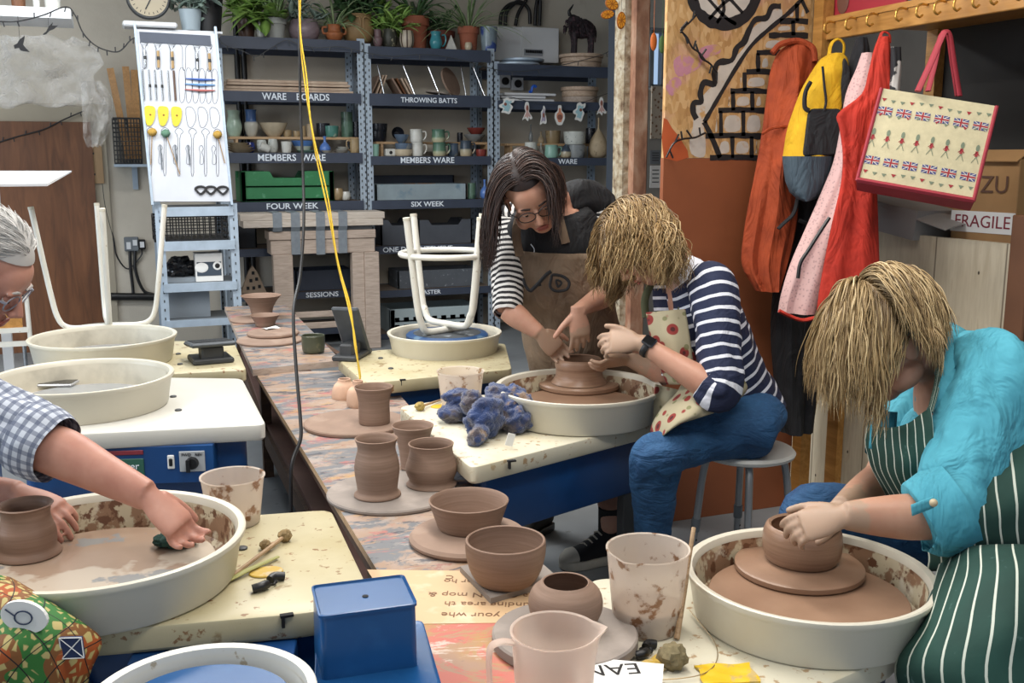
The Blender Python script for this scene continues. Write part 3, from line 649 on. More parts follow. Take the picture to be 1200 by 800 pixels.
# ================= blue towel =================
t = NT('terry_towel'); v = t.tc(); o = t.mix(t.ramp(t.noise(14, 6, v), [(.42, 0.0), (.62, 1.0)]), '1c3a70', '142a58'); o = t.mix(t.ramp(t.noise(10, 6, t.mapping(v, loc=(3, 1, 0))), [(.5, 0.0), (.56, 1.0)]), o, '4a4148'); o = t.mix(t.ramp(t.noise(13, 5, t.mapping(v, loc=(6, 1, 2))), [(.62, 0.0), (.68, 1.0)]), o, '8c735f')
t.col(o); t.p(rough=.95, sheen=.5); t.bump(t.noise(260, 3), 1.0, .006); TOWEL = t.m
c = PZ(572, 508, .605); s = mpp(c); T = thing('towel', 'crumpled clay-smeared blue towel on the corner of the shared wheel table', 'towel', (c.x, c.y, .605))
g = G()
def blob(px, py, h, rx, ry, rz, rot=0, nz=.35, nf=2.5):
    p = PZ(px, py, .605)-c; g.ball((p.x, p.y, h), (rx, ry, rz), 26, 16, Matrix.Rotation(rot, 3, 'Z') @ Matrix.Rotation(rot*.6, 3, 'X'), nz, nf)
blob(535, 493, .035, .075, .05, .035, .3); blob(540, 490, .085, .07, .045, .03, -.2); blob(568, 512, .07, .07, .05, .075, .4); blob(590, 502, .06, .07, .06, .065, -.4); blob(606, 506, .045, .05, .055, .05, .2); blob(585, 495, .11, .06, .05, .03, .6); blob(600, 493, .1, .05, .05, .035, -.5); blob(560, 520, .03, .05, .03, .04, .9); blob(552, 500, .09, .035, .05, .05, .1); blob(612, 496, .08, .035, .045, .04, .1)
g.v = [V3((v.x, v.y, max(.002, v.z*.92))) for v in g.v]; tw = build('towel_cloth', g, TOWEL, T); remesh(tw, .006, 3)
tx = bpy.data.textures.new('folds', 'CLOUDS'); tx.noise_scale = .03; dm = tw.modifiers.new('folds', 'DISPLACE'); dm.texture = tx; dm.strength = .02; dm.texture_coords = 'LOCAL'
tx = bpy.data.textures.new('pile', 'CLOUDS'); tx.noise_scale = .009; dm = tw.modifiers.new('pile', 'DISPLACE'); dm.texture = tx; dm.strength = .011; dm.texture_coords = 'LOCAL'
p = PZ(594, 514, .63)-c; g = G(); g.box((0, 0, 0), (.025, .002, .04), Matrix.Rotation(.3, 3, 'Y')); g.v = [v+V3((p.x, p.y-.03, .03)) for v in g.v]; build('care_label', g, PAPER, T, smooth=False)
# ================= stools =================
def bent(pts, r, n=10): return catm(pts, 6)
def upturned_stool(label, c, z0, ang, Rs, H, tilt, ring_z=None, seatm=WHITEP, rt=.0125, spread=.06, lean=None, sr=None, sh=.028):
    T = thing('stool', label, 'stool', (c.x, c.y, z0), ang)
    g = G(); sr = sr or Rs; g.lathe([(.004, 0), (sr-.01, 0), (sr, .008), (sr, sh-.008), (sr-.01, sh), (.003, sh)], n=48); build('seat', g, seatm, T)
    if sr != Rs: g = G(); g.lathe([(.004, sh), (sr-.035, sh), (sr-.04, sh+.002), (.003, sh+.002)], n=40); build('seat_underside', g, M('worn_black_underside', '3c4044', .7, .2, 20, spots=[('7a8084', 20, .58, .05)]), T)
    zl = sh+rt
    for k in range(2):
        # two bent tubes crossing under the seat
        a = k*pi/2
        for s_ in (-1, 1):
            d = V3((cos(a), sin(a), 0))*s_; zo = zl+k*rt*1.6
            pts = [d*0.0+V3((0, 0, zo)), d*(Rs*.6)+V3((0, 0, zo)), d*(Rs*.86)+V3((0, 0, zo+.012)), d*(Rs*1.0)+V3((0, 0, zo+.055)), d*(Rs+spread*.3)+V3((0, 0, H*.35)), d*(Rs+spread)+V3((0, 0, H))]
            g = G(); P = catm(pts, 6); g.tube(P, rt, 12); build('leg', g, WHITEP, T)
            g = G(); g.cyl(P[-1]-V3((0, 0, .002)), P[-1]+(P[-1]-P[-2]).normalized()*.012, rt*1.08); build('rubber_foot', g, M('cream_rubber', 'c9c4b4', .6), T)
    if ring_z:
        g = G(); rr = Rs+spread*ring_z/H+.0; g.tube([V3((cos(q*2*pi/48)*rr, sin(q*2*pi/48)*rr, ring_z)) for q in range(48)], rt*.85, 10, closed=True); build('foot_ring', g, WHITEP, T)
    return T
pA = PZ(123, 397, zA+.02)
upturned_stool('cream four-legged stool upside down in the far left pan', PZ(127, 392, zA), zA+.001, R(3), .215, .60, 0, None, rt=.0125, spread=.075)
pF = PZ(523, 383, zF+.05)
pf = PZ(524, 389, .66)
upturned_stool('cream stool with a foot ring and blue seat, upside down in the back pan', pf, zF+.003, R(24), .165, .6, 0, .43, rt=.0165, spread=.075, sr=.2, sh=.045, seatm=M('worn_blue_seat', '1c426f', .5, spots=[('4f6c86', 14, .6, .04)]))
# foot pedals
def pedal(label, px, py, z, w, L, tilt, rz, flip=False):
    p = PZ(px, py, z); T = thing('foot_pedal', label, 'foot pedal', (p.x, p.y, z), rz)
    g = G(); g.box((0, 0, .012), (w*.9, L*.8, .024), bev=.006); build('base', g, DGREY, T)
    g = G(); g.box((0, -L*.1, .045), (w*.5, L*.4, .06), bev=.008); build('hinge_block', g, DGREY, T)
    Mx = Matrix.Rotation(tilt, 3, 'X'); g = G(); g.box((0, .0, .075+abs(sin(tilt))*L*.2), (w, L, .02), Mx, bev=.008); build('treadle', g, M('rubber_tread', '4a4f54', .6, .15, 20), T)
    g = G(); 
    for k in range(9): g.box(Mx @ V3((0, -L*.4+k*L*.1, .0115))+V3((0, 0, .075+abs(sin(tilt))*L*.2)), (w*.85, .006, .003), Mx)
    build('tread_ribs', g, DGREY, T, smooth=False); return T
pedal('black foot pedal sitting on the far left wheel table', 247, 423, .63, .19, .2, -.1, .1)
pedal('grey ribbed foot pedal standing tilted at the back wheel table corner', 413, 418, .58, .13, .3, -.95, -.55)
# ================= blue tub =================
zT = .56
q = [PZ(366, 686, zT+.15), PZ(472, 673, zT+.15), PZ(488, 707, zT+.15), PZ(375, 722, zT+.15)]
P = [PZ(366, 686, .70), PZ(472, 673, .70), PZ(488, 707, .70), PZ(375, 722, .70)]; c = sum(P, V3())/4
T = thing('blue_splash_tub', 'stepped blue plastic tub in the front centre beside the bench', 'tub', (c.x, c.y, 0))
def tubbox(P, z0, z1, grow=1.06):
    a = [(p-c)*1 for p in P]; g = G(); L = []
    for (k, z) in ((grow, z0), (1, z1-.012), (.995, z1-.006), (1.03, z1-.005), (1.03, z1), (.99, z1+.001), (.965, z1-.003), (.02, z1-.003)):
        L.append([V3((p.x*k, p.y*k, z)) for p in roundpoly([V3((v.x, v.y, 0)) for v in a], .012, 3)])
    g.loft(L); return g
build('upper_box', tubbox(P, .53, .70, 1.02), BLUEP, T)
P2 = [PZ(372, 740, .58), PZ(494, 726, .58), PZ(520, 815, .58), PZ(368, 832, .58)]
cc = c; g = G(); a = [p-c for p in P2]; m = sum(a, V3())/4
L = []
for (k, z) in ((1.0, .0), (1, .568), (1.02, .572), (1.02, .579), (1.0, .58), (.96, .577), (.02, .577)):
    L.append([V3((m.x+(p.x-m.x)*k, m.y+(p.y-m.y)*k, z)) for p in roundpoly([V3((v.x, v.y, 0)) for v in a], .02, 3)])
g.loft(L); build('lower_step', g, BLUEP, T)
g = G(); p = PZ(428, 697, .70)-c; g.lathe([(.006, 0), (.006, .001), (.001, .001)], (p.x, p.y, .6975), 12); build('vent_hole', g, BLACKM, T)
# front basin wheel (new blue wheel)
wD, cD, RD, zD = wheel('pottery_wheel', 'cream basin with clean blue wheel head, bottom edge, left of blue tub', (236, 815), 268, .62, .11, [(115, 840), (360, 835), (400, 950), (60, 960)], .505, BLUEM, WHITEP, WHITEP, body=True, headmat=BLUEP, headr=.78, disc_z=.09)
# ================= near stool for the seated person =================
def perch(label, c, z, rz, Rs=.17):
    T = thing('stool', label, 'stool', (c.x, c.y, 0), rz)
    g = G(); g.lathe([(.004, z-.035), (Rs-.03, z-.03), (Rs-.004, z-.02), (Rs, z-.01), (Rs-.008, z-.001), (Rs-.03, z), (.003, z-.004)], n=48); build('seat', g, M('white_seat', 'c9c9c4', .4, .04, 8), T)
    for k in range(4):
        a = pi/4+k*pi/2; d = V3((cos(a), sin(a), 0)); top = d*(Rs*.8)+V3((0, 0, z-.03)); bot = d*(Rs*1.12)
        P = catm([d*(Rs*.55)+V3((0, 0, z-.035)), top-V3((0, 0, .03)), lerp(top, bot, .5), bot], 5); g = G(); g.tube(P, .0125, 12); lg = build('leg', g, M('grey_tube', '9a9da0', .35, metal=.5), T)
        m = lerp(P[-1], P[-6], .55); m = lerp(top, bot, .45); g = G(); g.cyl(m, m+(bot-top)*.09, .0155); build('collar', g, GREYP, lg)
        g = G()
        for j in range(4): q = lerp(top, bot, .6+j*.08); g.lathe([(.004, 0), (.001, .001)], (0, 0, 0), 8, Matrix.Translation(q+V3((0, 0, 0))-V3((0, .0125, 0))) @ Matrix.Rotation(pi/2, 4, 'X'))
        build('adjusting_holes', g, BLACKM, lg)
        g = G(); g.cyl(bot+V3((0, 0, .025)), bot, .017); build('rubber_foot', g, DGREY, lg)
    return T
# ================= ware on the racking =================
def gl(name, c, s=(), r=.25, v=.12): return M('glaze_'+name, c, r, v, 14, spots=s)
GZ = dict(celadon=gl('celadon', 'a3b8a5'), white=gl('white', 'c9c9c2', [('a8a59a', 20, .6, .1)]), blue=gl('blue', '5c7fc0', [('3c5a9c', 9, .55, .1)]), cream=gl('cream', 'bcae95'), tan=gl('tan', '9c8766', [('6f5e45', 16, .58, .1)]),
          dark=gl('dark', '1d1f26'), teal=gl('teal', '4d7f74', [('b5b9a4', 10, .6, .1)]), green=gl('green', '55705f', [('3a4f45', 14, .5, .1)]), cobalt=gl('cobalt', '26357a'), red=gl('red', '7d3a34'), grey=gl('grey', '878b8c', [('5a626a', 12, .55, .1)]),
          speck=gl('speckled', 'bfc2bb', [('5c6068', 50, .62, .05)], .4), bluegrey=gl('bluegrey', '55667a', [('8c8c84', 10, .58, .1)]), mint=gl('mint', '8ab3a4'), terra=M('terracotta', '9c5a42', .8, .12, 12, .1, 50, spots=[('b88672', 9, .6, .1)]), peach=gl('peach', 'a8967a', [('7a6a50', 30, .6, .1)], .6),
          twotone=None)
t = NT('glaze_two_tone'); z = t.sep(t.tc('Generated'))[2]; t.col(t.ramp(z, [(.0, 'b8a88a'), (.4, 'a8a08a'), (.5, '3d4854')])); t.p(rough=.25); GZ['twotone'] = t.m
t = NT('glaze_mug_green'); z = t.sep(t.tc('Generated'))[2]; t.col(t.ramp(z, [(.0, 'b5aa8c'), (.3, 'a3a88c'), (.42, '5c7a64'), (1, '49695a')])); t.p(rough=.25); GZ['muggreen'] = t.m
t = NT('glaze_blue_top'); z = t.sep(t.tc('Generated'))[2]; t.col(t.ramp(z, [(.0, 'b9b7ac'), (.52, 'b9b7ac'), (.58, '4d70a8')])); t.p(rough=.25); GZ['bluetop'] = t.m
t = NT('striped_purple'); w = t.wave(7, t.mapping(t.tc('Generated'), scale=(.15, .1, 1)), axis='Z', dist=.5); t.col(t.ramp(w, [(.4, '5c4454'), (.55, 'a89a9c')])); t.p(rough=.4); GZ['stripe'] = t.m
t = NT('striped_gourd'); w = t.wave(2.2, t.mapping(t.attr('st'), scale=(1, 0, 0)), axis='X'); t.col(t.ramp(w, [(.1, '4a3b30'), (.25, 'b9ac9a')])); t.p(rough=.4); GZ['gourd'] = t.m
PR = dict(bowl=[(.35, 0), (.42, .04), (.6, .25), (.85, .65), (1, 1)], cup=[(.75, 0), (.85, .05), (.95, .4), (1, 1)], mug=[(.85, 0), (.93, .05), (1, .3), (.93, .8), (.97, 1)], vase=[(.6, 0), (.75, .08), (1, .35), (.85, .62), (.72, .8), (.85, 1)], cyl=[(.9, 0), (1, .04), (1, .5), (.95, 1)],
          bottle=[(.6, 0), (.9, .1), (1, .3), (.7, .5), (.28, .65), (.22, .85), (.35, 1)], longneck=[(.5, 0), (.85, .08), (1, .25), (.8, .45), (.4, .62), (.13, .72), (.08, .85), (.1, 1)], plate=[(.5, 0), (.6, .2), (1, 1)], pot=[(.7, 0), (.75, .05), (.88, .7), (1, .72), (1.02, 1)], goblet=[(.5, 0), (.75, .1), (1, .35), (.98, .5), (.75, .6), (.75, .9), (.85, 1)],
          belly=[(.55, 0), (.8, .1), (1, .45), (.92, .8), (.8, 1)], pear=[(.6, 0), (.9, .1), (1, .35), (.75, .7), (.2, .95), (.05, 1)])
def zrow(rows, i): r = rows[i]; return PY(r[2], r[0], YS).z
def ware(name, label, cat, cx, base, w, h, kind, mat, yo=.1, group='pots for sale and firing on the racking', handle=0, zb=None, tilt=0, parts=None):
    p = PY(cx, base, YS+yo); s = mpp(p); r = w*s/2; H = h*s
    z = zb if zb is not None else p.z
    pr = [(max(.003, a*r), b*H) for a, b in PR[kind]]; sm = catm([(a, 0, b) for a, b in pr], 3); out = [(max(.002, q.x), max(0, q.z)) for q in sm]; th = min(.005, r*.15)
    ins = [(max(.002, a-th), b) for a, b in out if b > th*1.5]
    g = G(); g.lathe([(.002, 0)]+out+ins[::-1]+[(.002, th*1.4)], n=28)
    if kind == 'pear': g = G(); g.lathe([(.002, 0)]+out, n=28)
    if tilt: 
        Mx = Matrix.Rotation(tilt, 3, 'Y'); g.v = [Mx @ v for v in g.v]; lo = min(v.z for v in g.v); g.v = [v-V3((0, 0, lo)) for v in g.v]
    if not handle: return one(name, g, mat, label, cat, (p.x, p.y, z), group=group)
    T = thing(name, label, cat, (p.x, p.y, z), 0, group); build('body', g, mat, T)
    g = G(); sg = 1 if handle > 0 else -1; q = catm([V3((sg*r*.93, 0, H*.8)), V3((sg*r*1.5, 0, H*.82)), V3((sg*r*1.6, 0, H*.5)), V3((sg*r*1.25, 0, H*.22)), V3((sg*r*.93, 0, H*.2))], 4); g.tube(q, r*.13, 8)
    build('handle', g, mat, T); return T
Z1 = zrow(RL, 2); Z2 = zrow(RC, 2); Z3 = zrow(RR, 2)
def riser(label, x0, x1, ytop, zsh, yo=.28):
    a = PY(x0, ytop, YS+yo); b = PY(x1, ytop, YS+yo); g = G(); H = a.z-zsh; g.box((0, 0, H-.01), (b.x-a.x, .16, .02))
    for s_ in (-.45, .45): g.box(((b.x-a.x)*s_, 0, (H-.02)/2), (.02, .15, H-.02))
    one('riser_board', g, PLY, label, 'riser', ((a.x+b.x)/2, a.y, zsh), smooth=False); return a.z
zr1 = riser('small plywood riser lifting the back row, left MEMBERS WARE shelf', 268, 424, 160, Z1)
zr2 = riser('small plywood riser lifting the back row, middle MEMBERS WARE shelf', 438, 574, 166, Z2)
zr3 = riser('small plywood riser lifting the back row, right bay shelf', 590, 700, 168, Z3)
L_ = 'on the left MEMBERS WARE shelf'; C_ = 'on the middle MEMBERS WARE shelf'; R_s = 'on the right bay shelf under the garland'
for (nm, lb, ct, cx, w, h, k, m, row, hd, tl) in [
    ('vase', 'pale celadon green vase, leftmost', 'vase', 275, 18, 30, 'vase', 'celadon', 'b', 0, 0), ('goblet', 'white goblet-shaped pot with blue belly', 'pot', 295, 16, 31, 'goblet', 'bluetop', 'b', 0, 0),
    ('bowl', 'wide cream bowl with dark rim, back row', 'bowl', 321, 33, 16, 'bowl', 'cream', 'b', 0, 0), ('cup', 'small tan cup right of the wide cream bowl', 'cup', 337, 10, 8, 'cup', 'tan', 'b', 0, 0),
    ('cup', 'second small tan cup from the wide cream bowl', 'cup', 348, 9, 7, 'cup', 'tan', 'b', 0, 0), ('beaker', 'tall tan beaker behind the black flex', 'beaker', 355, 7, 13, 'cyl', 'tan', 'b', 0, 0),
    ('beaker', 'tall ochre beaker beside the yellow flex', 'beaker', 364, 9, 15, 'cyl', 'peach', 'b', 0, 0), ('bowl', 'dark glazed bowl behind the teal one', 'bowl', 379, 16, 16, 'cup', 'dark', 'b', 0, 0),
    ('bowl', 'teal and white bowl, back row', 'bowl', 389, 16, 13, 'cup', 'teal', 'bf', 0, 0), ('vase', 'tall dark green cylinder vase', 'vase', 407, 14, 29, 'cyl', 'green', 'b', 0, 0), ('beaker', 'black beaker beside the rack post', 'beaker', 418, 9, 18, 'cyl', 'dark', 'b', 0, 0),
    ('pot', 'small cobalt blue pot', 'pot', 293, 12, 12, 'belly', 'cobalt', 'm', 0, 0), ('vase', 'speckled white vase left of its twin', 'vase', 307, 12, 15, 'belly', 'speck', 'm', 0, 0), ('vase', 'speckled white vase with green marks', 'vase', 320, 12, 16, 'belly', 'speck', 'm', 0, 0),
    ('cup', 'white cup tipped on its side', 'cup', 316, 10, 11, 'cup', 'white', 'f', 0, -1.2), ('cup', 'white cup with rust-red drip', 'cup', 336, 12, 13, 'cup', 'white', 'f', 0, 0), ('bowl', 'cream bowl with blue rim, front row', 'bowl', 355, 26, 14, 'bowl', 'bluetop', 'm', 0, 0),
    ('bottle', 'sky blue narrow-necked bottle', 'bottle', 381, 13, 19, 'bottle', 'blue', 'm', 0, 0), ('plate', 'pale green plate under the blue-rimmed bowl', 'plate', 360, 28, 3, 'plate', 'mint', 'f', 0, 0), ('saucer', 'small white saucer under the blue bottle', 'saucer', 383, 15, 3, 'plate', 'white', 'f', 0, 0), ('mug', 'olive green mug by the rack post', 'mug', 416, 12, 17, 'mug', 'tan', 'f', -1, 0)]:
    if row == 'b': ware(nm, lb+' '+L_, ct, cx, 160, w, h, k, GZ[m], .28, zb=zr1)
    elif row == 'bf': ware(nm, lb+' '+L_, ct, cx, 162, w, h, k, GZ[m], .235, zb=zr1)
    elif row == 'm': ware(nm, lb+' '+L_, ct, cx, 178, w, h, k, GZ[m], .14, zb=Z1)
    else: ware(nm, lb+' '+L_, ct, cx, 180, w, h, k, GZ[m], .055, zb=Z1, handle=hd, tilt=tl)
for i in range(4): ware('plate', ('bottom', 'second', 'third', 'top')[i]+' cream plate of the stack '+L_, 'plate', 283-i*1.0, 180, 34-i*3, 4, 'plate', GZ['cream'], .1, group='stacked cream plates', zb=Z1+i*.017)
for i in range(3): ware('test_tile', ('bottom', 'middle', 'top')[i]+' flat white dish of the small stack beside the olive mug', 'dish', 400+i, 180, 18-i*2, 3, 'plate', GZ['white'], .06, group='stacked white dishes', zb=Z1+i*.014)
for (nm, lb, ct, cx, w, h, k, m, row, hd, zo) in [
    ('bowl', 'black bowl, lower of the stacked pair', 'bowl', 444, 19, 12, 'cup', 'dark', 'b', 0, 0), ('bowl', 'black bowl, upper of the stacked pair', 'bowl', 445, 19, 11, 'cup', 'dark', 'b', 0, 10),
    ('beaker', 'small black beaker', 'beaker', 539, 7, 11, 'cyl', 'dark', 'b', 0, 0), ('bowl', 'grey bowl under the brick red one', 'bowl', 556, 26, 9, 'bowl', 'grey', 'b', 0, 0), ('bowl', 'brick red bowl stacked on a grey one', 'bowl', 558, 22, 9, 'bowl', 'red', 'b', 0, 8),
    ('cup', 'mint green cup beside the rack post', 'cup', 439.5, 10, 14, 'cup', 'mint', 'f', 0, 0), ('bowl', 'pale bowl, bottom of three', 'bowl', 473, 21, 8, 'cup', 'cream', 'f', 0, 0), ('bowl', 'dark blue bowl, middle of three', 'bowl', 473, 20, 8, 'cup', 'bluegrey', 'f', 0, 7), ('bowl', 'slate blue bowl, top of three', 'bowl', 471, 18, 10, 'bowl', 'bluegrey', 'f', 0, 15),
    ('mug', 'white mug, lower of the stacked pair', 'mug', 489, 14, 16, 'mug', 'white', 'f', 1, 0), ('mug', 'white mug, upper of the stacked pair', 'mug', 488, 15, 15, 'mug', 'white', 'f', 1, 16), ('mug', 'green mug, lower of the stacked pair', 'mug', 515, 16, 16, 'mug', 'muggreen', 'f', 1, 0), ('mug', 'green mug, upper of the stacked pair', 'mug', 514, 16, 15, 'mug', 'muggreen', 'f', 1, 16),
    ('mug', 'grey-blue mug behind the green ones', 'mug', 531, 13, 15, 'mug', 'bluegrey', 'm', 0, 0), ('mug', 'two-tone mug, dark above cream', 'mug', 546, 14, 18, 'mug', 'twotone', 'f', 1, 0), ('bowl', 'small dark red bowl', 'bowl', 564, 13, 8, 'cup', 'red', 'f', 0, 0)]:
    s_ = mpp(PY(500, 180, YS))*zo
    if row == 'b': ware(nm, lb+' '+C_, ct, cx, 166, w, h, k, GZ[m], .28, zb=zr2+s_)
    elif row == 'm': ware(nm, lb+' '+C_, ct, cx, 180, w, h, k, GZ[m], .17, zb=Z2)
    else: ware(nm, lb+' '+C_, ct, cx, 182, w, h, k, GZ[m], .06, zb=Z2+s_, handle=hd)
g = G(); g.box((0, 0, .03), (.085, .06, .06), bev=.008); p = PY(457, 180, YS+.08); g.m(1); g.ball((0, -.031, .03), (.014, .002, .014), 8, 6); one('tea_light_holder', g, [GZ['white'], BLACK], 'small white square pot with black motif '+C_, 'pot', (p.x, p.y, Z2), group='pots for sale and firing on the racking')
o = ware('bowl', 'dark bowl turned on edge showing its inside '+C_, 'bowl', 464.5, 166, 15, 8, 'bowl', GZ['dark'], .28, zb=zr2+.06); o.rotation_euler = (R(80), 0, 0)
for (nm, lb, ct, cx, w, h, k, m, row, hd, zo) in [
    ('bowl', 'grey bowl, lower of two,', 'bowl', 675, 22, 15, 'cup', 'grey', 'f', 0, 0), ('bowl', 'white speckled bowl, upper of two,', 'bowl', 673, 26, 15, 'cup', 'speck', 'f', 0, 15.5), ('vase', 'round tan vase with very long thin neck', 'vase', 701, 23, 46, 'longneck', 'peach', 'f', 0, 0),
    ('jug', 'small green and cream jug', 'jug', 646, 16, 15, 'mug', 'mint', 'f', 1, 0), ('figurine', 'pear-shaped dark-topped pot', 'pot', 663, 14, 16, 'pear', 'twotone', 'f', 0, 0), ('cup', 'pale blue-grey cup behind the head', 'cup', 622, 15, 18, 'cyl', 'speck', 'f', 0, 0), ('vase', 'narrow lilac flask standing', 'flask', 622, 5, 20, 'bottle', 'grey', 'b', 0, 2),
    ('bottle', 'mustard small bottle', 'bottle', 634, 8, 14, 'bottle', 'peach', 'b', 0, 0), ('pot', 'mottled dark pot, back row', 'pot', 648, 18, 15, 'cup', 'tan', 'b', 0, 0), ('box', 'black square-sided pot, back row', 'pot', 692, 12, 18, 'cyl', 'dark', 'b', 0, 0), ('bottle', 'white thin-necked bottle', 'bottle', 634, 7, 17, 'bottle', 'white', 'm', 0, 0)]:
    s_ = mpp(PY(640, 180, YS))*zo
    if row == 'b': ware(nm, lb+' '+R_s, ct, cx, 166, w, h, k, GZ[m], .28, zb=zr3+s_)
    elif row == 'm': ware(nm, lb+' '+R_s, ct, cx, 180, w, h, k, GZ[m], .17, zb=Z3)
    else: ware(nm, lb+' '+R_s, ct, cx, 184, w, h, k, GZ[m], .06, zb=Z3+s_, handle=hd)
# ware boards
zb = zrow(RL, 1)
for i, (x0, x1, dy) in enumerate([(262, 414, 0), (263, 411, .022), (263, 413, .05), (262, 412, .072)]):
    a = PY(x0, 100, YS+.06); b = PY(x1, 100, YS+.06); g = G(); g.box((0, .15, .01), (b.x-a.x-.02*i, .3, .02), bev=.002); one('ware_board', g, PINE, ('lowest', 'second', 'third', 'topmost')[i]+' long pale board of the stack above WARE BOARDS', 'board', ((a.x+b.x)/2, a.y, zb+dy), group='stacked ware boards')
# throwing batts: square ones leaning, two round ones, wire dividers
zb = zrow(RC, 1)
for i, (cx, w, lean, m) in enumerate([(441, .02, -.45, BATB), (446, .018, -.4, PINE), (450, .015, -.36, PINE), (466, .02, .55, BATB), (471, .018, .52, BROWNW), (476, .018, .5, PINE), (480, .016, .5, PINE)]):
    p = PY(cx, 110, YS+.1); g = G(); h = .165 if i < 3 else .15
    Mx = Matrix.Rotation(-lean, 3, 'Y'); g.box((0, .12, 0), (w*.75, .22, h), Mx, bev=.002); lo = min(v.z for v in g.v); g.v = [v-V3((0, 0, lo)) for v in g.v]
    one('square_batt', g, m, ('first', 'second', 'third', 'fourth', 'fifth', 'sixth', 'seventh')[i]+' square leaning batt from the left above THROWING BATTS', 'batt', (p.x, p.y, zb), group='square batts leaning '+('left trio' if i < 3 else 'right four'))
p = PY(528, 97, YS+.18); g = G(); g.lathe([(.003, -.008), (.125, -.008), (.125, .008), (.003, .008)], n=40, M_=Matrix.Rotation(.75, 4, 'Z') @ Matrix.Rotation(R(68), 4, 'X')); lo = min(v.z for v in g.v); g.v = [v-V3((0, 0, lo)) for v in g.v]
one('round_batt', g, BATB, 'large brown round batt propped upright above THROWING BATTS', 'batt', (p.x, p.y, zb))
p = PY(513, 110, YS+.1); g = G(); g.lathe([(.003, -.006), (.1, -.006), (.1, .006), (.003, .006)], n=36, M_=Matrix.Rotation(.14, 4, 'Y')); lo = min(v.z for v in g.v); g.v = [v-V3((0, 0, lo)) for v in g.v]
one('round_batt', g, BATG, 'pale round batt lying almost flat above THROWING BATTS', 'batt', (p.x, p.y, zb))
for i, (x0, x1) in enumerate([(442, 450), (472, 486), (501, 515), (540, 546), (554, 568)]):
    a = PY(x0, 74, YS+.1); b = PY(x1, 109, YS+.03); g = G(); g.tube([V3((0, .0, 0)), a-b*1.0+V3((0, 0, 0)) if 0 else (a-b)], .006, 8)
    one('divider_rod', g, STEEL, ('leftmost', 'second', 'third', 'fourth', 'rightmost')[i]+' slanting steel divider rod above THROWING BATTS', 'rod', (b.x, b.y, zb), group='slanting divider rods')
# crates and boxes
def crate(name, label, cat, x0, x1, ytop, z, d, h, m, yo=.06, notch=.3, ribs=True, open_=True, group=None, slots=0):
    a = PY(x0, ytop, YS+yo); b = PY(x1, ytop, YS+yo); w = b.x-a.x; cx = (a.x+b.x)/2; T = thing(name, label, cat, (cx, a.y, z), 0, group); t_ = .012
    # front with dipped centre
    def side(L, y0, ax):
        g = G(); n = notch*L/2
        pts = [(-L/2, 0), (L/2, 0), (L/2, h), (n+.03, h), (n, h*.78), (-n, h*.78), (-n-.03, h), (-L/2, h)] if notch else [(-L/2, 0), (L/2, 0), (L/2, h), (-L/2, h)]
        F_ = [V3((x, 0, zz)) for x, zz in pts]; B_ = [V3((x, t_, zz)) for x, zz in pts]; K = len(pts)
        vs = F_+B_; fs = [list(range(K))[::-1], [K+i for i in range(K)]]+[(i, (i+1) % K, K+(i+1) % K, K+i) for i in range(K)]
        if ax: M2 = Matrix.Rotation(pi/2, 3, 'Z'); vs = [M2 @ v for v in vs]
        g.add([v+V3(y0) for v in vs], fs)
        if ribs and not ax:
            for s_ in (-.47, .47): g.box((L*s_, -.006, h*.5), (L*.05, .014, h*.98), bev=.003)
            g.box((0, -.004, h*.06), (L*.95, .01, h*.07)); g.box((0, -.004, h*.5), (L*.9, .008, h*.04))
        if slots and not ax:
            g.m(1)
            for k in range(slots):
                for q in (.25, .55): g.box((-L*.42+L*.84*k/(slots-1), -.001, h*q), (L*.5/slots, .004, h*.18))
            g.m(0)
        return g
    ms = [m, BLACKM]
    build('front', side(w, (0, 0, 0), 0), ms, T, smooth=False); build('back', side(w, (0, d-t_, 0), 0), ms, T, smooth=False)
    build('end_panel', side(d, (-w/2+t_, d/2, 0), 1), ms, T, smooth=False); build('end_panel', side(d, (w/2, d/2, 0), 1), ms, T, smooth=False)
    g = G(); g.box((0, d/2, .005), (w-.01, d-.01, .01)); build('bottom', g, m, T, smooth=False); return T
sp = mpp(PY(340, 220, YS))
GRN = M('green_plastic', '2f7a4c', .5, .12, 6, spots=[('5c9a74', 14, .62, .08)])
crate('plastic_crate', 'green plastic crate on the FOUR WEEK shelf', 'crate', 281, 391, 203, zrow(RL, 3), .34, 35*sp, GRN)
crate('painted_tray', 'pale blue painted wooden tray on the SIX WEEK shelf', 'tray', 440, 547, 216, zrow(RC, 3), .3, 19*sp, M('painted_blue_wood', '8d9ca3', .7, .15, 5, spots=[('b98f6c', 3, .62, .04), ('6c8594', 9, .58, .1)]), notch=0, ribs=False)
crate('cardboard_tray', 'dark cardboard tray behind the pale blue one, SIX WEEK shelf', 'tray', 437, 532, 206, zrow(RC, 3), .05, 29*sp, DARKB, yo=.38, notch=0, ribs=False)
CB = M('grey_card', '4c5058', .8, .12, 8)
crate('cardboard_tray', 'grey cut-out cardboard tray behind stool legs, ONE DAY INTENSIVE shelf', 'tray', 490, 553, 256, zrow(RC, 4), .32, 30*sp, CB, notch=.5, ribs=False)
crate('cardboard_tray', 'grey cardboard tray left end of the ONE DAY INTENSIVE shelf', 'tray', 446, 489, 255, zrow(RC, 4), .32, 31*sp, CB, notch=.4, ribs=False)
crate('cardboard_box', 'speckled grey box on the TASTER shelf', 'box', 466, 560, 315, zrow(RC, 5), .32, 22*sp, M('speckled_grey_card', '565b62', .8, .1, 8, spots=[('8c9298', 26, .62, .06)]), notch=0, ribs=False)
crate('storage_box', 'dark blue box seen through the taped stand, SESSIONS shelf', 'box', 346, 412, 317, zrow(RL, 5), .32, 24*sp, DARKB, notch=0, ribs=False)
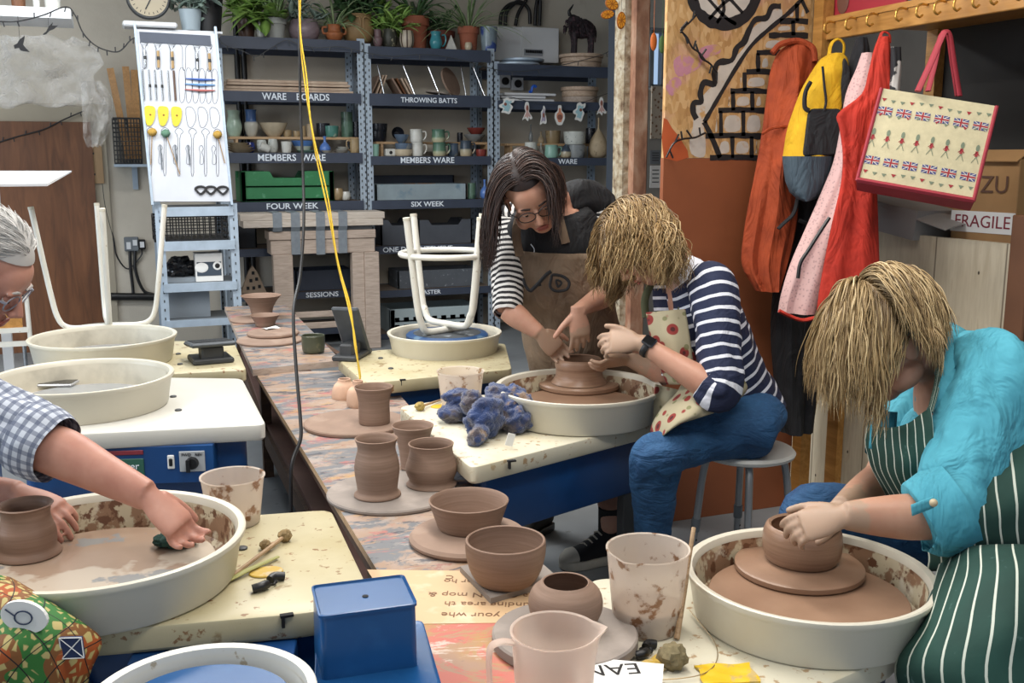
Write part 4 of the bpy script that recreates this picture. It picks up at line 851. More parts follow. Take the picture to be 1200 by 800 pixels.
crate('plastic_crate', 'pale slotted plastic crate on the lowest middle shelf', 'crate', 456, 560, 352, zrow(RC, 6), .4, 30*sp, M('pale_plastic', 'a9b8bc', .5), notch=0, slots=9, yo=.0)
crate('cardboard_box', 'dark box on the shelf left of the taped stand', 'box', 268, 300, 258, zrow(RL, 4), .3, 30*sp, M('dark_card', '2a2b2f', .8), notch=0, ribs=False, yo=.1)
for i, (cx, w, h, nm, m, lb) in enumerate([(396, 14, 14, 'jar', GZ['tan'], 'tan jar beside the green crate'), (405, 12, 10, 'figurine', GZ['white'], 'small white lumpy figurine beside the green crate'), (384+50, 6, 22, 'beaker', PLY, 'x')][:2]):
    ware(nm, lb+' on the FOUR WEEK shelf', 'pot', cx, 234, w, h, 'belly', m, .1, zb=zrow(RL, 3))
ware('bottle', 'sky blue bottle at the right end of the SIX WEEK shelf', 'bottle', 568, 234, 11, 22, 'bottle', GZ['blue'], .1, zb=zrow(RC, 3)); ware('beaker', 'dark green beaker beside the sky blue bottle, SIX WEEK shelf', 'beaker', 553, 234, 10, 18, 'cyl', GZ['green'], .1, zb=zrow(RC, 3))
# pierced triangular ceramic
p = PY(297, 342, YS+.1); H = 32*sp; g = G(); tri = [(-.1, 0), (.1, 0), (.03, H*.8), (0, H), (-.03, H*.8)]; vs = [V3((x, -.03, z)) for x, z in tri]+[V3((x, .03, z)) for x, z in tri]; K = 5
g.add(vs, [list(range(K)), [K+i for i in range(K)][::-1]]+[(i, K+i, K+(i+1) % K, (i+1) % K) for i in range(K)]); g.m(1)
for x, z in ((-.045, .04), (0, .04), (.045, .05), (-.02, .1), (.025, .11), (0, .16)): g.box((x, -.031, z), (.022, .006, .026))
one('pierced_sculpture', g, [M('buff_clay', '8c7a68', .8, .1, 12), BLACKM], 'pierced triangular clay sculpture on the SESSIONS shelf', 'sculpture', (p.x, p.y, zrow(RL, 5)), smooth=False)
# right bay upper rows
zt = zrow(RR, 0)
for i, (cx, w, dz, m) in enumerate([(606, 58, 0, GZ['grey']), (613, 54, .035, GZ['grey'])]):
    p = PY(cx, 75, YS+.16); g = G(); r = w*sp/2; g.lathe([(.003, 0), (r-.01, 0), (r, .008), (r, .022), (r-.01, .026), (r*.5, .03), (.003, .034)], n=40); one('metal_lid', g, GALV, ('lower' if i == 0 else 'upper')+' of two round grey metal lids on the right bay top', 'lid', (p.x, p.y, zt+dz))
for i, (w, h) in enumerate([(52, .05), (54, .04), (58, .03)]):
    p = PY(681, 75, YS+.2); g = G(); r = w*sp/2; g.lathe([(.003, 0), (r-.004, 0), (r, .004), (r, h-.006), (r-.004, h-.002), (.003, h-.002)], n=40); one('wooden_round', g, PINE, ('bottom', 'middle', 'top')[i]+' of the three wooden rounds under the bull figure', 'wooden round', (p.x, p.y, zt+(0, .05, .09)[i]))
ZBULL = zt+.118; PBULL = PY(681, 60, YS+.2)
zt = zrow(RR, 1)
for i in range(3):
    p = PY(679, 115, YS+.2); g = G(); r = (47, 46, 50)[i]*sp/2; h = (.055, .05, .035)[i]; g.lathe([(.003, 0), (r-.003, 0), (r, .004), (r, h-.006), (r-.004, h-.002), (.003, h-.002)], n=40); one('wooden_round', g, PINE if i else PINE_P, ('bottom', 'middle', 'top')[i]+' of the three wooden rounds on the second right bay shelf', 'wooden round', (p.x, p.y, zt+(0, .055, .105)[i]))
for i, (x0, x1, dz) in enumerate([(590, 650, 0), (588, 640, .025), (592, 652, .05)]):
    a = PY(x0, 115, YS+.05); b = PY(x1, 115, YS+.05); g = G(); g.box((0, .12, .01), (b.x-a.x, .22, .02), bev=.002); one('white_board', g, WHITE, ('bottom', 'middle', 'top')[i]+' white board of the short stack on the second right bay shelf', 'board', ((a.x+b.x)/2, a.y, zt+dz), group='stacked white boards')
g = G(); g.tube(catm([V3((-.03, 0, .012)), V3((-.01, 0, .012)), V3((0, 0, .05)), V3((.02, 0, .06)), V3((.035, 0, .05))], 4), .012, 8); p = PY(624, 108, YS+.08); one('blue_clamp', g, M('bright_blue', '2258b8', .4), 'small bright blue clamp on the short stack of white boards', 'clamp', (p.x, p.y, zt+.071))
# bull figure
FUR = M('dark_fur', '2b2024', .7, .4, 30, .6, 60, spots=[('5c3f48', 40, .55, .1)])
T = thing('bull_figurine', 'dark shaggy ceramic bull with raised horns on the wooden rounds', 'figurine', (PBULL.x, PBULL.y, ZBULL))
g = G(); k = sp
g.ball((.01, 0, 32*k), (16*k, 9*k, 12*k), 24, 16, nz=.1); g.ball((-8*k, 0, 34*k), (10*k, 8*k, 12*k), 20, 14, nz=.1)
g.tube(catm([V3((-6*k, 0, 38*k)), V3((-11*k, 0, 44*k)), V3((-14*k, 0, 44*k))], 4), [8*k]*4+[6*k]*5, 12); g.ball((-14*k, -1*k, 43*k), (6*k, 5*k, 5*k), 16, 10); g.ball((-18.5*k, -2*k, 40*k), (3.2*k, 3*k, 2.6*k), 12, 8)
for x, y in ((-11, -4), (-10, 4), (13, -4), (14, 4)): g.tube([V3((x*k, y*k, 28*k)), V3(((x+.5)*k, y*k, 14*k)), V3((x*k, y*k, 0))], [4.6*k, 3*k, 3.1*k], 12)
g.tube(catm([V3((18*k, 0, 38*k)), V3((21*k, 0, 30*k)), V3((20*k, 0, 16*k))], 4), 1.2*k, 8)
b = build('body', g, FUR, T); remesh(b, .007, 2)
g = G(); rr = random.Random(4)
for i in range(420):
    a = rr.uniform(0, 2*pi); e = rr.uniform(-.5, 1.2); c0 = V3((.012, 0, 32*k)) if i % 3 else V3((-8*k, 0, 35*k)); d = V3((cos(a)*cos(e), sin(a)*cos(e), sin(e))); q = c0+V3((d.x*15*k, d.y*9*k, d.z*11.5*k))
    g.tube([q, q+d*2*k+V3((0, 0, -1*k)), q+d*2.4*k+V3((rr.uniform(-1, 1)*k, 0, -5*k))], [1.1*k, .9*k, .2*k], 4)
build('fleece', g, FUR, T)
for s_, pts in ((1, [(-17, -2, 48), (-19, -3, 53), (-16, -4, 58), (-13.5, -4, 62)]), (2, [(-9, -2, 46), (-1, -3, 43), (5, -4, 43.5), (9, -4, 40)])):
    g = G(); P = catm([V3(q)*k for q in pts], 5); g.tube(P, [2.2*k*(1-i/len(P))+.4*k for i in range(len(P))], 8); build('horn', g, BLACK, T)
g = G(); g.ball((-11*k, -5*k, 44*k), (2*k, 1.2*k, 4*k), 10, 8); build('ear', g, FUR, T)
# garland of cut paper figures
ga = PY(586, 112, YS-.05); gb = PY(718, 108, YS-.05); g = G(); pts = [PY(x, y, YS-.05) for x, y in ((583, 111), (600, 114), (620, 119), (640, 122), (660, 122), (685, 119), (702, 113), (722, 106))]
g.tube([p-pts[0] for p in catm(pts, 5)], .0022, 6); one('garland_string', g, DGREY, 'thin string with paper figures stretched across the right racking bay', 'string', tuple(pts[0]))
def cut(label, cx, cy, w, h, shape, inner, col):
    p = PY(cx, cy, YS-.052); k = sp; g = G(); K = len(shape)
    def pl(sc, y, m_):
        sh = [V3((q.x, 0, q.y)) for q in catm([(x*w/2*sc*k, z*h/2*sc*k, 0) for x, z in shape], 3, True)]; n = len(sh); g.m(m_); o_ = len(g.v)
        g.loft([[v+V3((0, y, 0)) for v in sh], [v+V3((0, y+.003, 0)) for v in sh]])
    T = thing('paper_cutout', label, 'paper decoration', (p.x, p.y, p.z), 0, 'paper cut-outs strung along the racking')
    pl(1, 0, 0); build('card', g, PAPER, T, smooth=False)
    g = G(); ish = [V3((q.x, -.001, q.y)) for q in catm([(x*w/2*.62*k, z*h/2*.7*k-.05*h*k*0, 0) for x, z in shape], 3, True)]; g.loft([ish, [v+V3((0, .002, 0)) for v in ish]]); build('drawing', g, col, T, smooth=False)
    g = G()
    for q in inner: g.ball((q[0]*w*k, -.002, q[1]*h*k), (q[2]*k, .001, q[3]*k), 10, 6)
    build('face_mark', g, M('cutout_mark', '8c5a4c', .8), T)
bird = [(-1, .1), (-.5, .35), (-.4, .8), (.1, 1), (.5, .8), (1, .9), (.9, .45), (.45, .3), (.8, -.1), (.6, -.5), (.3, -1), (-.3, -.85), (-.75, -.8), (-.5, -.35), (-.95, -.2)]
elf = [(-.3, 1), (.2, 1), (.35, .4), (.3, 0), (.9, -.6), (.6, -.8), (.3, -.6), (.1, -1), (-.4, -.7), (-.9, -.9), (-.6, -.4), (-.3, 0), (-.5, .4)]
wit = [(0, 1), (.4, .7), (.3, .2), (.6, -.2), (.7, -.7), (.4, -.9), (-.2, -.8), (-.8, -1), (-.7, -.6), (-.5, -.1), (-.6, .3), (-.2, .6)]
hou = [(-.3, 1), (.3, 1), (.35, .6), (.5, .4), (.9, .2), (1, -.3), (.7, -.7), (.4, -1), (-.4, -1), (-.7, -.7), (-1, -.3), (-.9, .2), (-.5, .4), (-.35, .6)]
cb = M('cut_blue', '9ec4cc', .8); cr = M('cut_rose', 'c9a49c', .8); cg2 = M('cut_lilac', 'a49cae', .8); co = M('cut_orange', 'd08a6c', .8)
cut('pale blue paper cut-out at the left end of the garland', 594, 124, 20, 20, bird, [(-.1, .1, 2, 2)], cb); cut('rose paper figure, second cut-out of the garland', 618, 131, 15, 23, elf, [(0, .2, 1.6, 3)], cr)
cut('lilac pointed paper figure, third cut-out of the garland', 637, 135, 12, 24, wit, [(0, .0, 1.5, 3)], cg2); cut('round orange paper cut-out in the middle of the garland', 656, 135, 14, 24, hou, [(0, -.1, 3.5, 3.5)], co)
cut('pale blue paper cut-out, fifth of the garland', 679, 131, 17, 24, bird, [(.1, .1, 2, 2)], cb); cut('rose paper figure at the right end of the garland', 705, 125, 15, 22, elf, [(0, .2, 1.6, 3)], cr)
# ================= plants on the top shelf =================
LEAF = {}
for nm, a, b in (('deep', '55754a', '3a5a36'), ('bright', '94b25a', '6c9444'), ('stripe', 'aab890', '67884f'), ('grey', '8f9f96', '64776a')):
    t = NT('leaf_'+nm); t.col(t.ramp(t.noise(12, 3), [(.3, a), (.7, b)])); t.p(rough=.5); LEAF[nm] = t.m
def leaf(g, p0, d, L, w, droop, n=6, up=V3((0, 0, 1))):
    d = d.normalized(); side = d.cross(up); side = side.normalized() if side.length > 1e-3 else V3((1, 0, 0)); P = []; p = p0.copy(); dd = d.copy(); rows = []
    for i in range(n+1):
        t_ = i/n; ww = w*(sin(pi*min(1, t_*.92+.08))**.7) if w > .012 else w*(1-t_**3)
        nn = side.cross(dd).normalized(); rows.append([p-side*ww/2, p+nn*ww*.12, p+side*ww/2, p-nn*.0015]); p = p+dd*(L/n); dd = (dd-V3((0, 0, droop/n))).normalized()
    g.loft(rows)
def plant(g, top, kind, n, L, w, droop, seed, spread=.9, r0=.02):
    rr = random.Random(seed)
    for i in range(n):
        a = rr.uniform(0, 2*pi); e = rr.uniform(.25, 1.3) if kind != 'up' else rr.uniform(.9, 1.45); d = V3((cos(a)*cos(e)*spread, sin(a)*cos(e)*spread, sin(e))); q = top+V3((cos(a)*r0, sin(a)*r0, -.01))
        if kind == 'bush':
            Ls = L*rr.uniform(.5, 1); P = catm([q, q+d*Ls*.5, q+d*Ls-V3((0, 0, Ls*.15))], 3); g.tube(P, .003, 5)
            for j in range(5): s_ = P[2+j]; dv = V3((rr.uniform(-1, 1), rr.uniform(-1, 1), rr.uniform(-.3, .8))); leaf(g, s_, dv, w*2.6, w, .6, 4)
        else: leaf(g, q, d, L*rr.uniform(.6, 1.1), w*rr.uniform(.8, 1.2), droop*rr.uniform(.6, 1.4), 7)
ZT1 = zrow(RL, 0); ZT2 = zrow(RC, 0)
def potted(label, cx, w, h, kind, m, z, yo, pk, n, L, lw, dr, seed, lm, hands=0, group='potted plants on the top shelves'):
    p = PY(cx, 45, YS+yo); k = mpp(p); r = w*k/2; H = h*k; T = thing('potted_plant', label, 'plant', (p.x, p.y, z), 0, group)
    pr = catm([(a*r, 0, b*H) for a, b in PR[kind]], 3); out = [(q.x, max(0, q.z)) for q in pr]; g = G(); g.lathe([(.002, 0)]+out+[(out[-1][0]-.008, H), (out[-1][0]-.01, H*.85), (.002, H*.85)], n=32); pt = build('pot', g, m, T)
    g = G(); g.lathe([(.002, H*.855), (out[-1][0]-.012, H*.855), (out[-1][0]-.014, H*.88), (.002, H*.9)], n=20); build('soil', g, UNDERW, T)
    g = G(); plant(g, V3((0, 0, H*.9)), pk, n, L, lw, dr, seed); g.v = [V3((v.x, min(v.y, YW-.03-p.y), v.z)) for v in g.v]; build('foliage', g, LEAF[lm], T, ang=0)
    if hands:
        for s_ in (-1, 1): g = G(); g.tube(catm([V3((s_*r*.9, 0, H*.85)), V3((s_*r*1.35, 0, H*.8)), V3((s_*r*1.3, 0, H*.5)), V3((s_*r*.9, 0, H*.45))], 4), .009, 8); build('handle', g, m, T)
    return T, r, H
DARKP = M('dark_brown_pot', '4a3226', .4, .2, 10); TERRA = GZ['terra']; TPOT = M('rough_terracotta', 'a0603a', .6, .2, 30, .5, 60); FACE = M('face_pot_tan', '9a7c55', .6, .12, 8)
potted('brown pot of bright broad leaves, left end of the top shelf', 289, 23, 22, 'pot', DARKP, ZT1, .16, 'bush', 14, .34, .085, .5, 1, 'bright')
potted('pale grey pot with upright striped spider plant, third pot from left', 323, 26, 24, 'pot', M('pale_grey_pot', 'a9aba6', .5, .06, 9), ZT1, .14, 'up', 46, .36, .024, .5, 2, 'stripe')
potted('purple and cream striped pot, behind the hanging flexes', 357, 36, 24, 'belly', GZ['stripe'], ZT1, .16, 'bush', 16, .3, .05, .5, 3, 'grey')
potted('small orange-brown pot with two handles, top shelf', 392, 20, 19, 'goblet', TPOT, ZT1, .1, 'sp', 46, .34, .02, 1.6, 4, 'stripe', hands=1)
TF, rF, HF = potted('large tan pot with a moulded face, above the rack post', 420, 38, 33, 'belly', FACE, ZT1, .2, 'bush', 22, .36, .07, .6, 5, 'deep')
g = G(); g.tube(catm([V3((-.06, -rF*.83, HF*.82)), V3((-.03, -rF*.98, HF*.86)), V3((-.012, -rF*1.0, HF*.8)), V3((-.008, -rF*1.03, HF*.5)), V3((.008, -rF*1.04, HF*.42)), V3((.015, -rF*1.02, HF*.5)), V3((.014, -rF*1.0, HF*.8)), V3((.04, -rF*.97, HF*.86)), V3((.07, -rF*.83, HF*.82))], 4), .007, 8); build('moulded_face', g, FACE, TF)
potted('dark lattice pot with yellowish hanging leaves, middle top shelf', 456, 19, 22, 'belly', M('lattice_pot', '3b3c34', .5, .3, 26, spots=[('9a947c', 24, .58, .05)]), ZT2, .12, 'bush', 20, .3, .05, 1.2, 6, 'bright')
potted('biggest terracotta pot on the middle top shelf', 487, 32, 38, 'pot', TERRA, ZT2, .2, 'sp', 50, .42, .034, 1.5, 7, 'deep')
potted('low dark terracotta bowl planter behind the teal jug', 516, 34, 24, 'pot', M('dark_terracotta', '6f3b2e', .7, .12, 9), ZT2, .3, 'bush', 22, .3, .026, .5, 8, 'deep')
potted('terracotta pot with long arching spider plant, right end of top shelf', 549, 25, 28, 'pot', TERRA, ZT2, .14, 'sp', 44, .5, .02, 1.2, 9, 'stripe')
ware('cup', 'small white cup with tiny sprig between the brown and pale grey pots', 'cup', 307, 45, 12, 15, 'cup', GZ['white'], .05, zb=ZT1)
ware('vase', 'slim mauve bottle vase beside the face pot', 'vase', 443, 54, 11, 20, 'goblet', M('mauve', '6c5558', .5), .05, zb=ZT2)
ware('gourd_pot', 'cream gourd pot with dark vertical stripes in front of the biggest terracotta pot', 'pot', 477, 57, 17, 20, 'belly', GZ['gourd'], .06, zb=ZT2)
ware('jug', 'glossy teal blue jug in front of the dark terracotta planter', 'jug', 511, 59, 15, 20, 'vase', M('teal_gloss', '3f8791', .12, .15, 9), .04, zb=ZT2, handle=1)
ware('cup', 'blue and grey tapered cup at the right end of the middle top shelf', 'cup', 573, 60, 20, 28, 'cup', gl('bluecup', '7d8c94', [('3a4f8c', 5, .5, .05)]), .08, zb=ZT2)
ware('ornament', 'small cream ornament in front of the arching spider plant', 'ornament', 549, 60, 9, 9, 'belly', GZ['cream'], .03, zb=ZT2)
p = PY(529, 60, YS+.05); g = G(); g.add([(-.05, 0, 0), (.05, 0, 0), (.0, 0, .12), (-.05, .02, 0), (.05, .02, 0), (.0, .02, .12)], [(0, 1, 2), (5, 4, 3), (0, 3, 4, 1), (1, 4, 5, 2), (2, 5, 3, 0)]); one('ornament', g, GZ['white'], 'small white triangular ornament right of the teal jug', 'ornament', (p.x, p.y, ZT2), smooth=False)
# electrical cabinets on the wall behind the right bay
def wallbox(name, label, cat, x0, x1, y0, y1, d, m, yb=YW, extra=None):
    a = PY(x0, y0, yb-d); b = PY(x1, y1, yb-d); w = b.x-a.x; h = a.z-b.z; T = thing(name, label, cat, ((a.x+b.x)/2, yb, b.z)); g = G(); g.box((0, -d/2, h/2), (w, d-.002, h), bev=.006); build('casing', g, m, T); return T, w, h
T, w, h = wallbox('fuse_box', 'left white electrical cabinet on the back wall, smooth front', 'fuse box', 577, 613, 30, 72, .14, WHITE)
T, w, h = wallbox('fuse_box', 'right white electrical cabinet with switches, behind the bull figure', 'fuse box', 612, 655, 31, 74, .16, WHITE)
g = G(); g.box((-w*.2, -.162, h*.28), (w*.5, .006, h*.18)); build('switch_panel', g, M('panel_grey', '9a9ea4', .5), T, smooth=False)
for i in range(9): g = G(); g.box((-w*.4+i*w*.05, -.17, h*.3), (w*.03, .014, h*.08)); build('breaker', g, BLACK, T, smooth=False)
for i, q in enumerate([[(586, 30), (588, 15), (598, 5), (612, 4), (620, 12), (621, 28)], [(592, 30), (594, 14), (606, 2), (616, 5)], [(604, 30), (608, 14), (622, -8)], [(627, 30), (628, 10), (632, -14)], [(632, 30), (633, 10), (633, -14)]]):
    P = [PY(x, y, YW-.05) for x, y in q]; g = G(); g.tube([p-P[0] for p in catm(P, 5)], .016, 10); one('conduit', g, BLACK, ('outer', 'second', 'third', 'fourth', 'rightmost')[i]+' black cable rising from the electrical cabinets, counted from the left', 'cable', tuple(P[0]), group='black cables above the cabinets')
for i, (x, y) in enumerate([(593, 95), (608, 98)]):
    T, w, h = wallbox('wall_socket', 'round-buttoned grey switch on the wall in the right bay' if i == 0 else 'square grey socket on the wall in the right bay', 'socket', x-8, x+6, y-8, y+8, .05, WHITE); g = G(); g.cyl((0, -.05, h/2), (0, -.058, h/2), w*.3); build('button', g, BLACK, T)
# vertical pipes behind the racking
for x in (276, 284): 
    a = PY(x, 30, YW-.03); g = G(); g.cyl((0, 0, 0), (0, 0, 2.6), .022); one('pipe', g, BLACK, ('left' if x == 276 else 'right')+' one of the two black vertical pipes behind the left racking bay', 'pipe', (a.x, a.y, .05), group='black wall pipes')
# ================= left wall area =================
# tool board leaning in front of a grey steel unit
yB = 7.35
def Q(px, py, y=yB): return PY(px, py, y)
tl, tr, bl, br = Q(158, 34), PY(254, 37, yB), PY(178, 236, yB-.14), PY(270, 236, yB-.14)
c = PY(224, 236, yB-.14); T = thing('tool_board', 'white pegboard of pottery tools propped above the grey steel unit', 'tool board', tuple(bl))
ex = (br-bl); ez = (tl-bl); en = ex.cross(ez).normalized()*-1
if en.y > 0: en = -en
wB_, hB_ = ex.length, ez.length; ex = ex.normalized(); ezn = (ez-ex*ez.dot(ex)).normalized(); sk = ez.dot(ex)
# board is a slightly skewed rectangle: place by (u, v) in 0..1
def bp(u, v, o=0): return ex*(u*wB_)+ez*v+en*o
g = G(); pts = [bp(0, 0), bp(1, 0), bp(1, 1), bp(0, 1)]; g.loft([[p-en*.02 for p in pts], pts]); build('panel', g, M('pegboard_white', 'c6c9cf', .5, .04, 6), T, smooth=False)
g = G(); pts = [bp(.05, .925), bp(.94, .925), bp(.94, .985), bp(.05, .985)]; g.loft([pts, [p+en*.006 for p in pts]]); build('dark_header', g, DARKB, T, smooth=False)
for s_ in (-.012, 1.0): g = G(); pts = [bp(s_, -.02), bp(s_+.03, -.02), bp(s_+.03, 1.04), bp(s_, 1.04)]; g.loft([[p-en*.03 for p in pts], [p+en*.01 for p in pts]]); build('edge_strip', g, GALV, T, smooth=False)
def bpx(X, Y):  # crop coordinates (150..290 x 20..250, scale 3.478) on the board
    px = 150+X/3.478; py = 20+Y/3.478; v = (236-py)/202; xl = 178-20*v; w_ = 92+4*v
    return (px-xl)/w_, v
def outline(pts, close=True):
    P = [bp(*bpx(x, y), .003) for x, y in pts]; g = G(); g.tube(catm(P, 3, close), .0022, 4, closed=close); return g
def outl(ptsl):
    g = G()
    for pts in ptsl: P = [bp(*bpx(x, y), .0015) for x, y in pts]; g.tube(catm(P, 3, True), .0013, 4, closed=True)
    return g
L = []
for x in (65, 120, 178, 230, 284, 334): L.append([(x-16, 102), (x, 92), (x+18, 102), (x+6, 120), (x+6, 200), (x-6, 200), (x-6, 120)])
for x in (258, 308, 358): L.append([(x-22, 365), (x+6, 362), (x+20, 400), (x+6, 438), (x-14, 436)])
for x in (92, 150, 206, 262, 316, 366): L.append([(x-16, 462), (x, 446), (x+18, 462), (x+4, 490), (x+4, 630), (x-6, 630), (x-4, 490)])
for x in (130, 190, 243, 298, 350): L.append([(x, 516), (x+9, 530), (x+2, 545), (x+8, 560), (x+8, 592), (x-6, 592), (x-4, 550), (x-9, 530)])
for x in (222, 250, 278, 306, 334, 360): L.append([(x-12, 210), (x+10, 210), (x+10, 320), (x-10, 334)])
build('drawn_outlines', outl(L), M('outline_ink', '4a4c55', .7), T)
base = bl
def tool(name, label, cat, pts, r, m, group, m2=None, seg=None):
    P = [base+bp(*bpx(x, y), o) for x, y, o in pts]; g = G(); g.tube([p-P[0] for p in P], r, 8); T2 = thing(name, label, cat, tuple(P[0]), 0, group); build('handle', g, m, T2); return T2, P
TN = M('tool_blond', 'a98a5c', .5)
for i, x in enumerate((68, 122, 180, 284, 336)):
    T2, P = tool('trimming_tool', ('first', 'second', 'third', 'fourth', 'fifth')[i]+' trimming tool from the left in the top row of the tool board', 'tool', [(x, 135, .014), (x+3, 203, .014)], .009, TN if i in (1, 2, 4) else STEEL, 'loop tools in the top row')
    g = G(); a = base+bp(*bpx(x, 135), .014)-P[0]; q = [(x, 135), (x-11, 118), (x-12, 106), (x+10, 106), (x+9, 118)]; g.tube([base+bp(*bpx(u, v), .014)-P[0] for u, v in q], .0022, 5, closed=True); build('loop', g, STEEL, T2)
    g = G(); a = base+bp(*bpx(x+1, 158), .014)-P[0]; b = base+bp(*bpx(x+2, 172), .014)-P[0]; g.cyl(a, b, .0098); build('black_band', g, BLACK, T2)
for i, x in enumerate((62, 88, 112, 138, 166, 190)):
    T2, P = tool('ribbon_tool', 'slim double-ended ribbon tool, number '+('one', 'two', 'three', 'four', 'five', 'six')[i]+' from the left in the second row', 'tool', [(x-4, 212, .01), (x+4, 335, .01)], .005 if i not in (5,) else .007, STEEL if i != 5 else M('tool_brown', '5c463a', .6), 'slim ribbon tools in the second row')
    if 0 < i < 4: g = G(); a = base+bp(*bpx(x+.5, 272), .01)-P[0]; b = base+bp(*bpx(x+1.2, 284), .01)-P[0]; g.cyl(a, b, .0075); build('black_band', g, BLACK, T2)
for i, (y, m) in enumerate(((242, M('rib_blue', '2f56a0', .4)), (264, M('rib_sky', '5c8fc4', .4)), (287, M('rib_red', 'b0605a', .4)))):
    T2, P = tool('modelling_tool', ('dark blue', 'sky blue', 'red')[i]+' plastic modelling tool laid across the tool board', 'tool', [(236+i*-2, y, .01), (300, y+3, .016), (360, y, .01)], [.003, .0085, .003], m, None)
for i, x in enumerate((88, 142, 196)):
    P = [base+bp(*bpx(u, v), .004) for u, v in catm_pts] if False else None
    sh = [(x-20, 365), (x+8, 360), (x+22, 372), (x+20, 410), (x+6, 438), (x-10, 438), (x-18, 415)]
    q = [base+bp(*bpx(p.x, p.y), 0) for p in catm([(a, b, 0) for a, b in sh], 4, True)]; o0 = q[0]; g = G(); g.loft([[p-o0+en*.003 for p in q], [p-o0+en*.012 for p in q]])
    T2 = thing('throwing_rib', 'yellow plastic rib, '+('leftmost', 'middle', 'rightmost')[i]+' of the three on the tool board', 'rib', tuple(o0), 0, 'yellow ribs on the tool board'); build('rib_body', g, M('rib_yellow', 'cdb81e', .4), T2, smooth=False)
    g = G(); a = base+bp(*bpx(x+2, 396), .013)-o0; g.ball(a, (.006, .003, .006), 10, 6); build('hole', g, M('rib_hole', '8a5a2a', .6), T2)
for i, (x, y, x2, y2, m) in enumerate(((98, 468, 92, 600, M('sponge_ochre', 'b08c40', .9, .2, 40, .6, 70)), (152, 472, 210, 640, M('sponge_green', '5c7f6a', .9, .2, 40, .6, 70)), (366, 472, 395, 590, M('sponge_ochre', 'b08c40', .9)))):
    T2, P = tool('sponge_stick', ('ochre', 'green', 'ochre')[i]+' sponge on a stick hanging '+('at the left', 'second from left', 'at the right edge')[i]+' of the tool board', 'sponge', [(x, y, .02), (x2, y2, .012)], .0035, STICK, None)
    g = G(); g.ball((0, 0, 0), (.03, .022, .026), 16, 10, nz=.25); build('sponge_head', g, m, T2)
for i, x in enumerate((130, 190, 243)):
    T2, P = tool('needle_tool', ('left', 'middle', 'right')[i]+' needle tool in the lower row of the tool board', 'tool', [(x, 520, .01), (x+8, 600+(i < 1)*20, .01)], .004, GREYP, 'needle tools in the lower row')
for i, x in enumerate((294, 336, 386)):
    q = [base+bp(*bpx(p.x, p.y), .01) for p in catm([(x-22, 700, 0), (x-10, 690, 0), (x+10, 690, 0), (x+21, 700, 0), (x+5, 718, 0), (x-5, 718, 0)], 4, True)]
    g = G(); g.tube([p-q[0] for p in q], .007, 6, closed=True); one('kidney_cutter', g, BLACK, 'black-rimmed kidney loop, '+('left', 'middle', 'right')[i]+' of three at the foot of the tool board', 'tool', tuple(q[0]), group='black kidney loops')
# grey steel unit under it
def rowz(py, y=yB): return PY(230, py, y).z
UL = PY(184, 300, yB-.1).x; UR = PY(281, 300, yB-.1).x; w = UR-UL; cx = (UL+UR)/2; zt = rowz(238)
T = thing('steel_unit', 'small grey steel shelf unit under the tool board', 'shelving', (cx, yB-.1, 0))
for sx in (-1, 1):
    for y in (0, .42):
        g = G(); x = sx*(w/2-.03); g.box((x, y, zt/2), (.055, .004, zt)); g.box((x+sx*.026, y+.02, zt/2), (.003, .04, zt)); g.m(1)
        for k in range(int(zt/.06)): g.box((x, y-.002, .06+k*.06), (.008, .003, .018))
        build('post', g, [GALV, DGREY], T, smooth=False)
UZ = []
for a, b in ((242, 253), (282, 293), (331, 341), (374, 382)):
    za, zb2 = rowz(a, yB-.1), rowz(b, yB-.1); UZ.append(za); g = G(); g.box((0, -.01, (za+zb2)/2), (w-.06, .016, za-zb2)); build('beam', g, GALV, T, smooth=False); g = G(); g.box((0, .21, za-.01), (w-.06, .4, .014)); build('shelf_board', g, GREYP, T, smooth=False)
k = mpp(PY(230, 300, yB-.1))
def basket(name, label, cx_px, w, h, d, z, y0, m, n=12, rows=4):
    p = PY(cx_px, 300, y0); T = thing(name, label, 'crate', (p.x, p.y, z)); 
    for (yy) in (0, d):
        g = G()
        for i in range(n+1): g.box((-w/2+w*i/n, yy, h/2), (.008, .006, h))
        for j in range(rows+1): g.box((0, yy, h*j/rows), (w, .008, .014 if j in (0, rows) else .007))
        build('mesh_side', g, m, T, smooth=False)
    for xx in (-w/2, w/2):
        g = G()
        for i in range(5): g.box((xx, d*i/4, h/2), (.006, .008, h))
        for j in range(rows+1): g.box((xx, d/2, h*j/rows), (.008, d, .01))
        build('mesh_end', g, m, T, smooth=False)
    g = G(); g.box((0, d/2, .006), (w, d, .008)); build('base', g, m, T, smooth=False); return T
basket('mesh_crate', 'black mesh crate on the upper shelf of the small steel unit', 226, 82*k, 28*k, .36, UZ[1], yB-.06, BLACK)
basket('mesh_crate', 'black mesh crate beside the tool board, holding wooden battens', 158, 30*k*1.13, 52*k*1.13, .25, PY(158, 192, YW-.28).z, YW-.28, BLACK, 9, 10)
g = G(); p = PY(158, 192, YW-.28); g.box((0, .13, -.012), (.3, .29, .02)); g.box((0, .265, -.1), (.04, .02, .2)); one('wall_bracket_shelf', g, GALV, 'small bracket shelf under the crate of battens', 'shelf', (p.x, p.y, p.z), smooth=False)
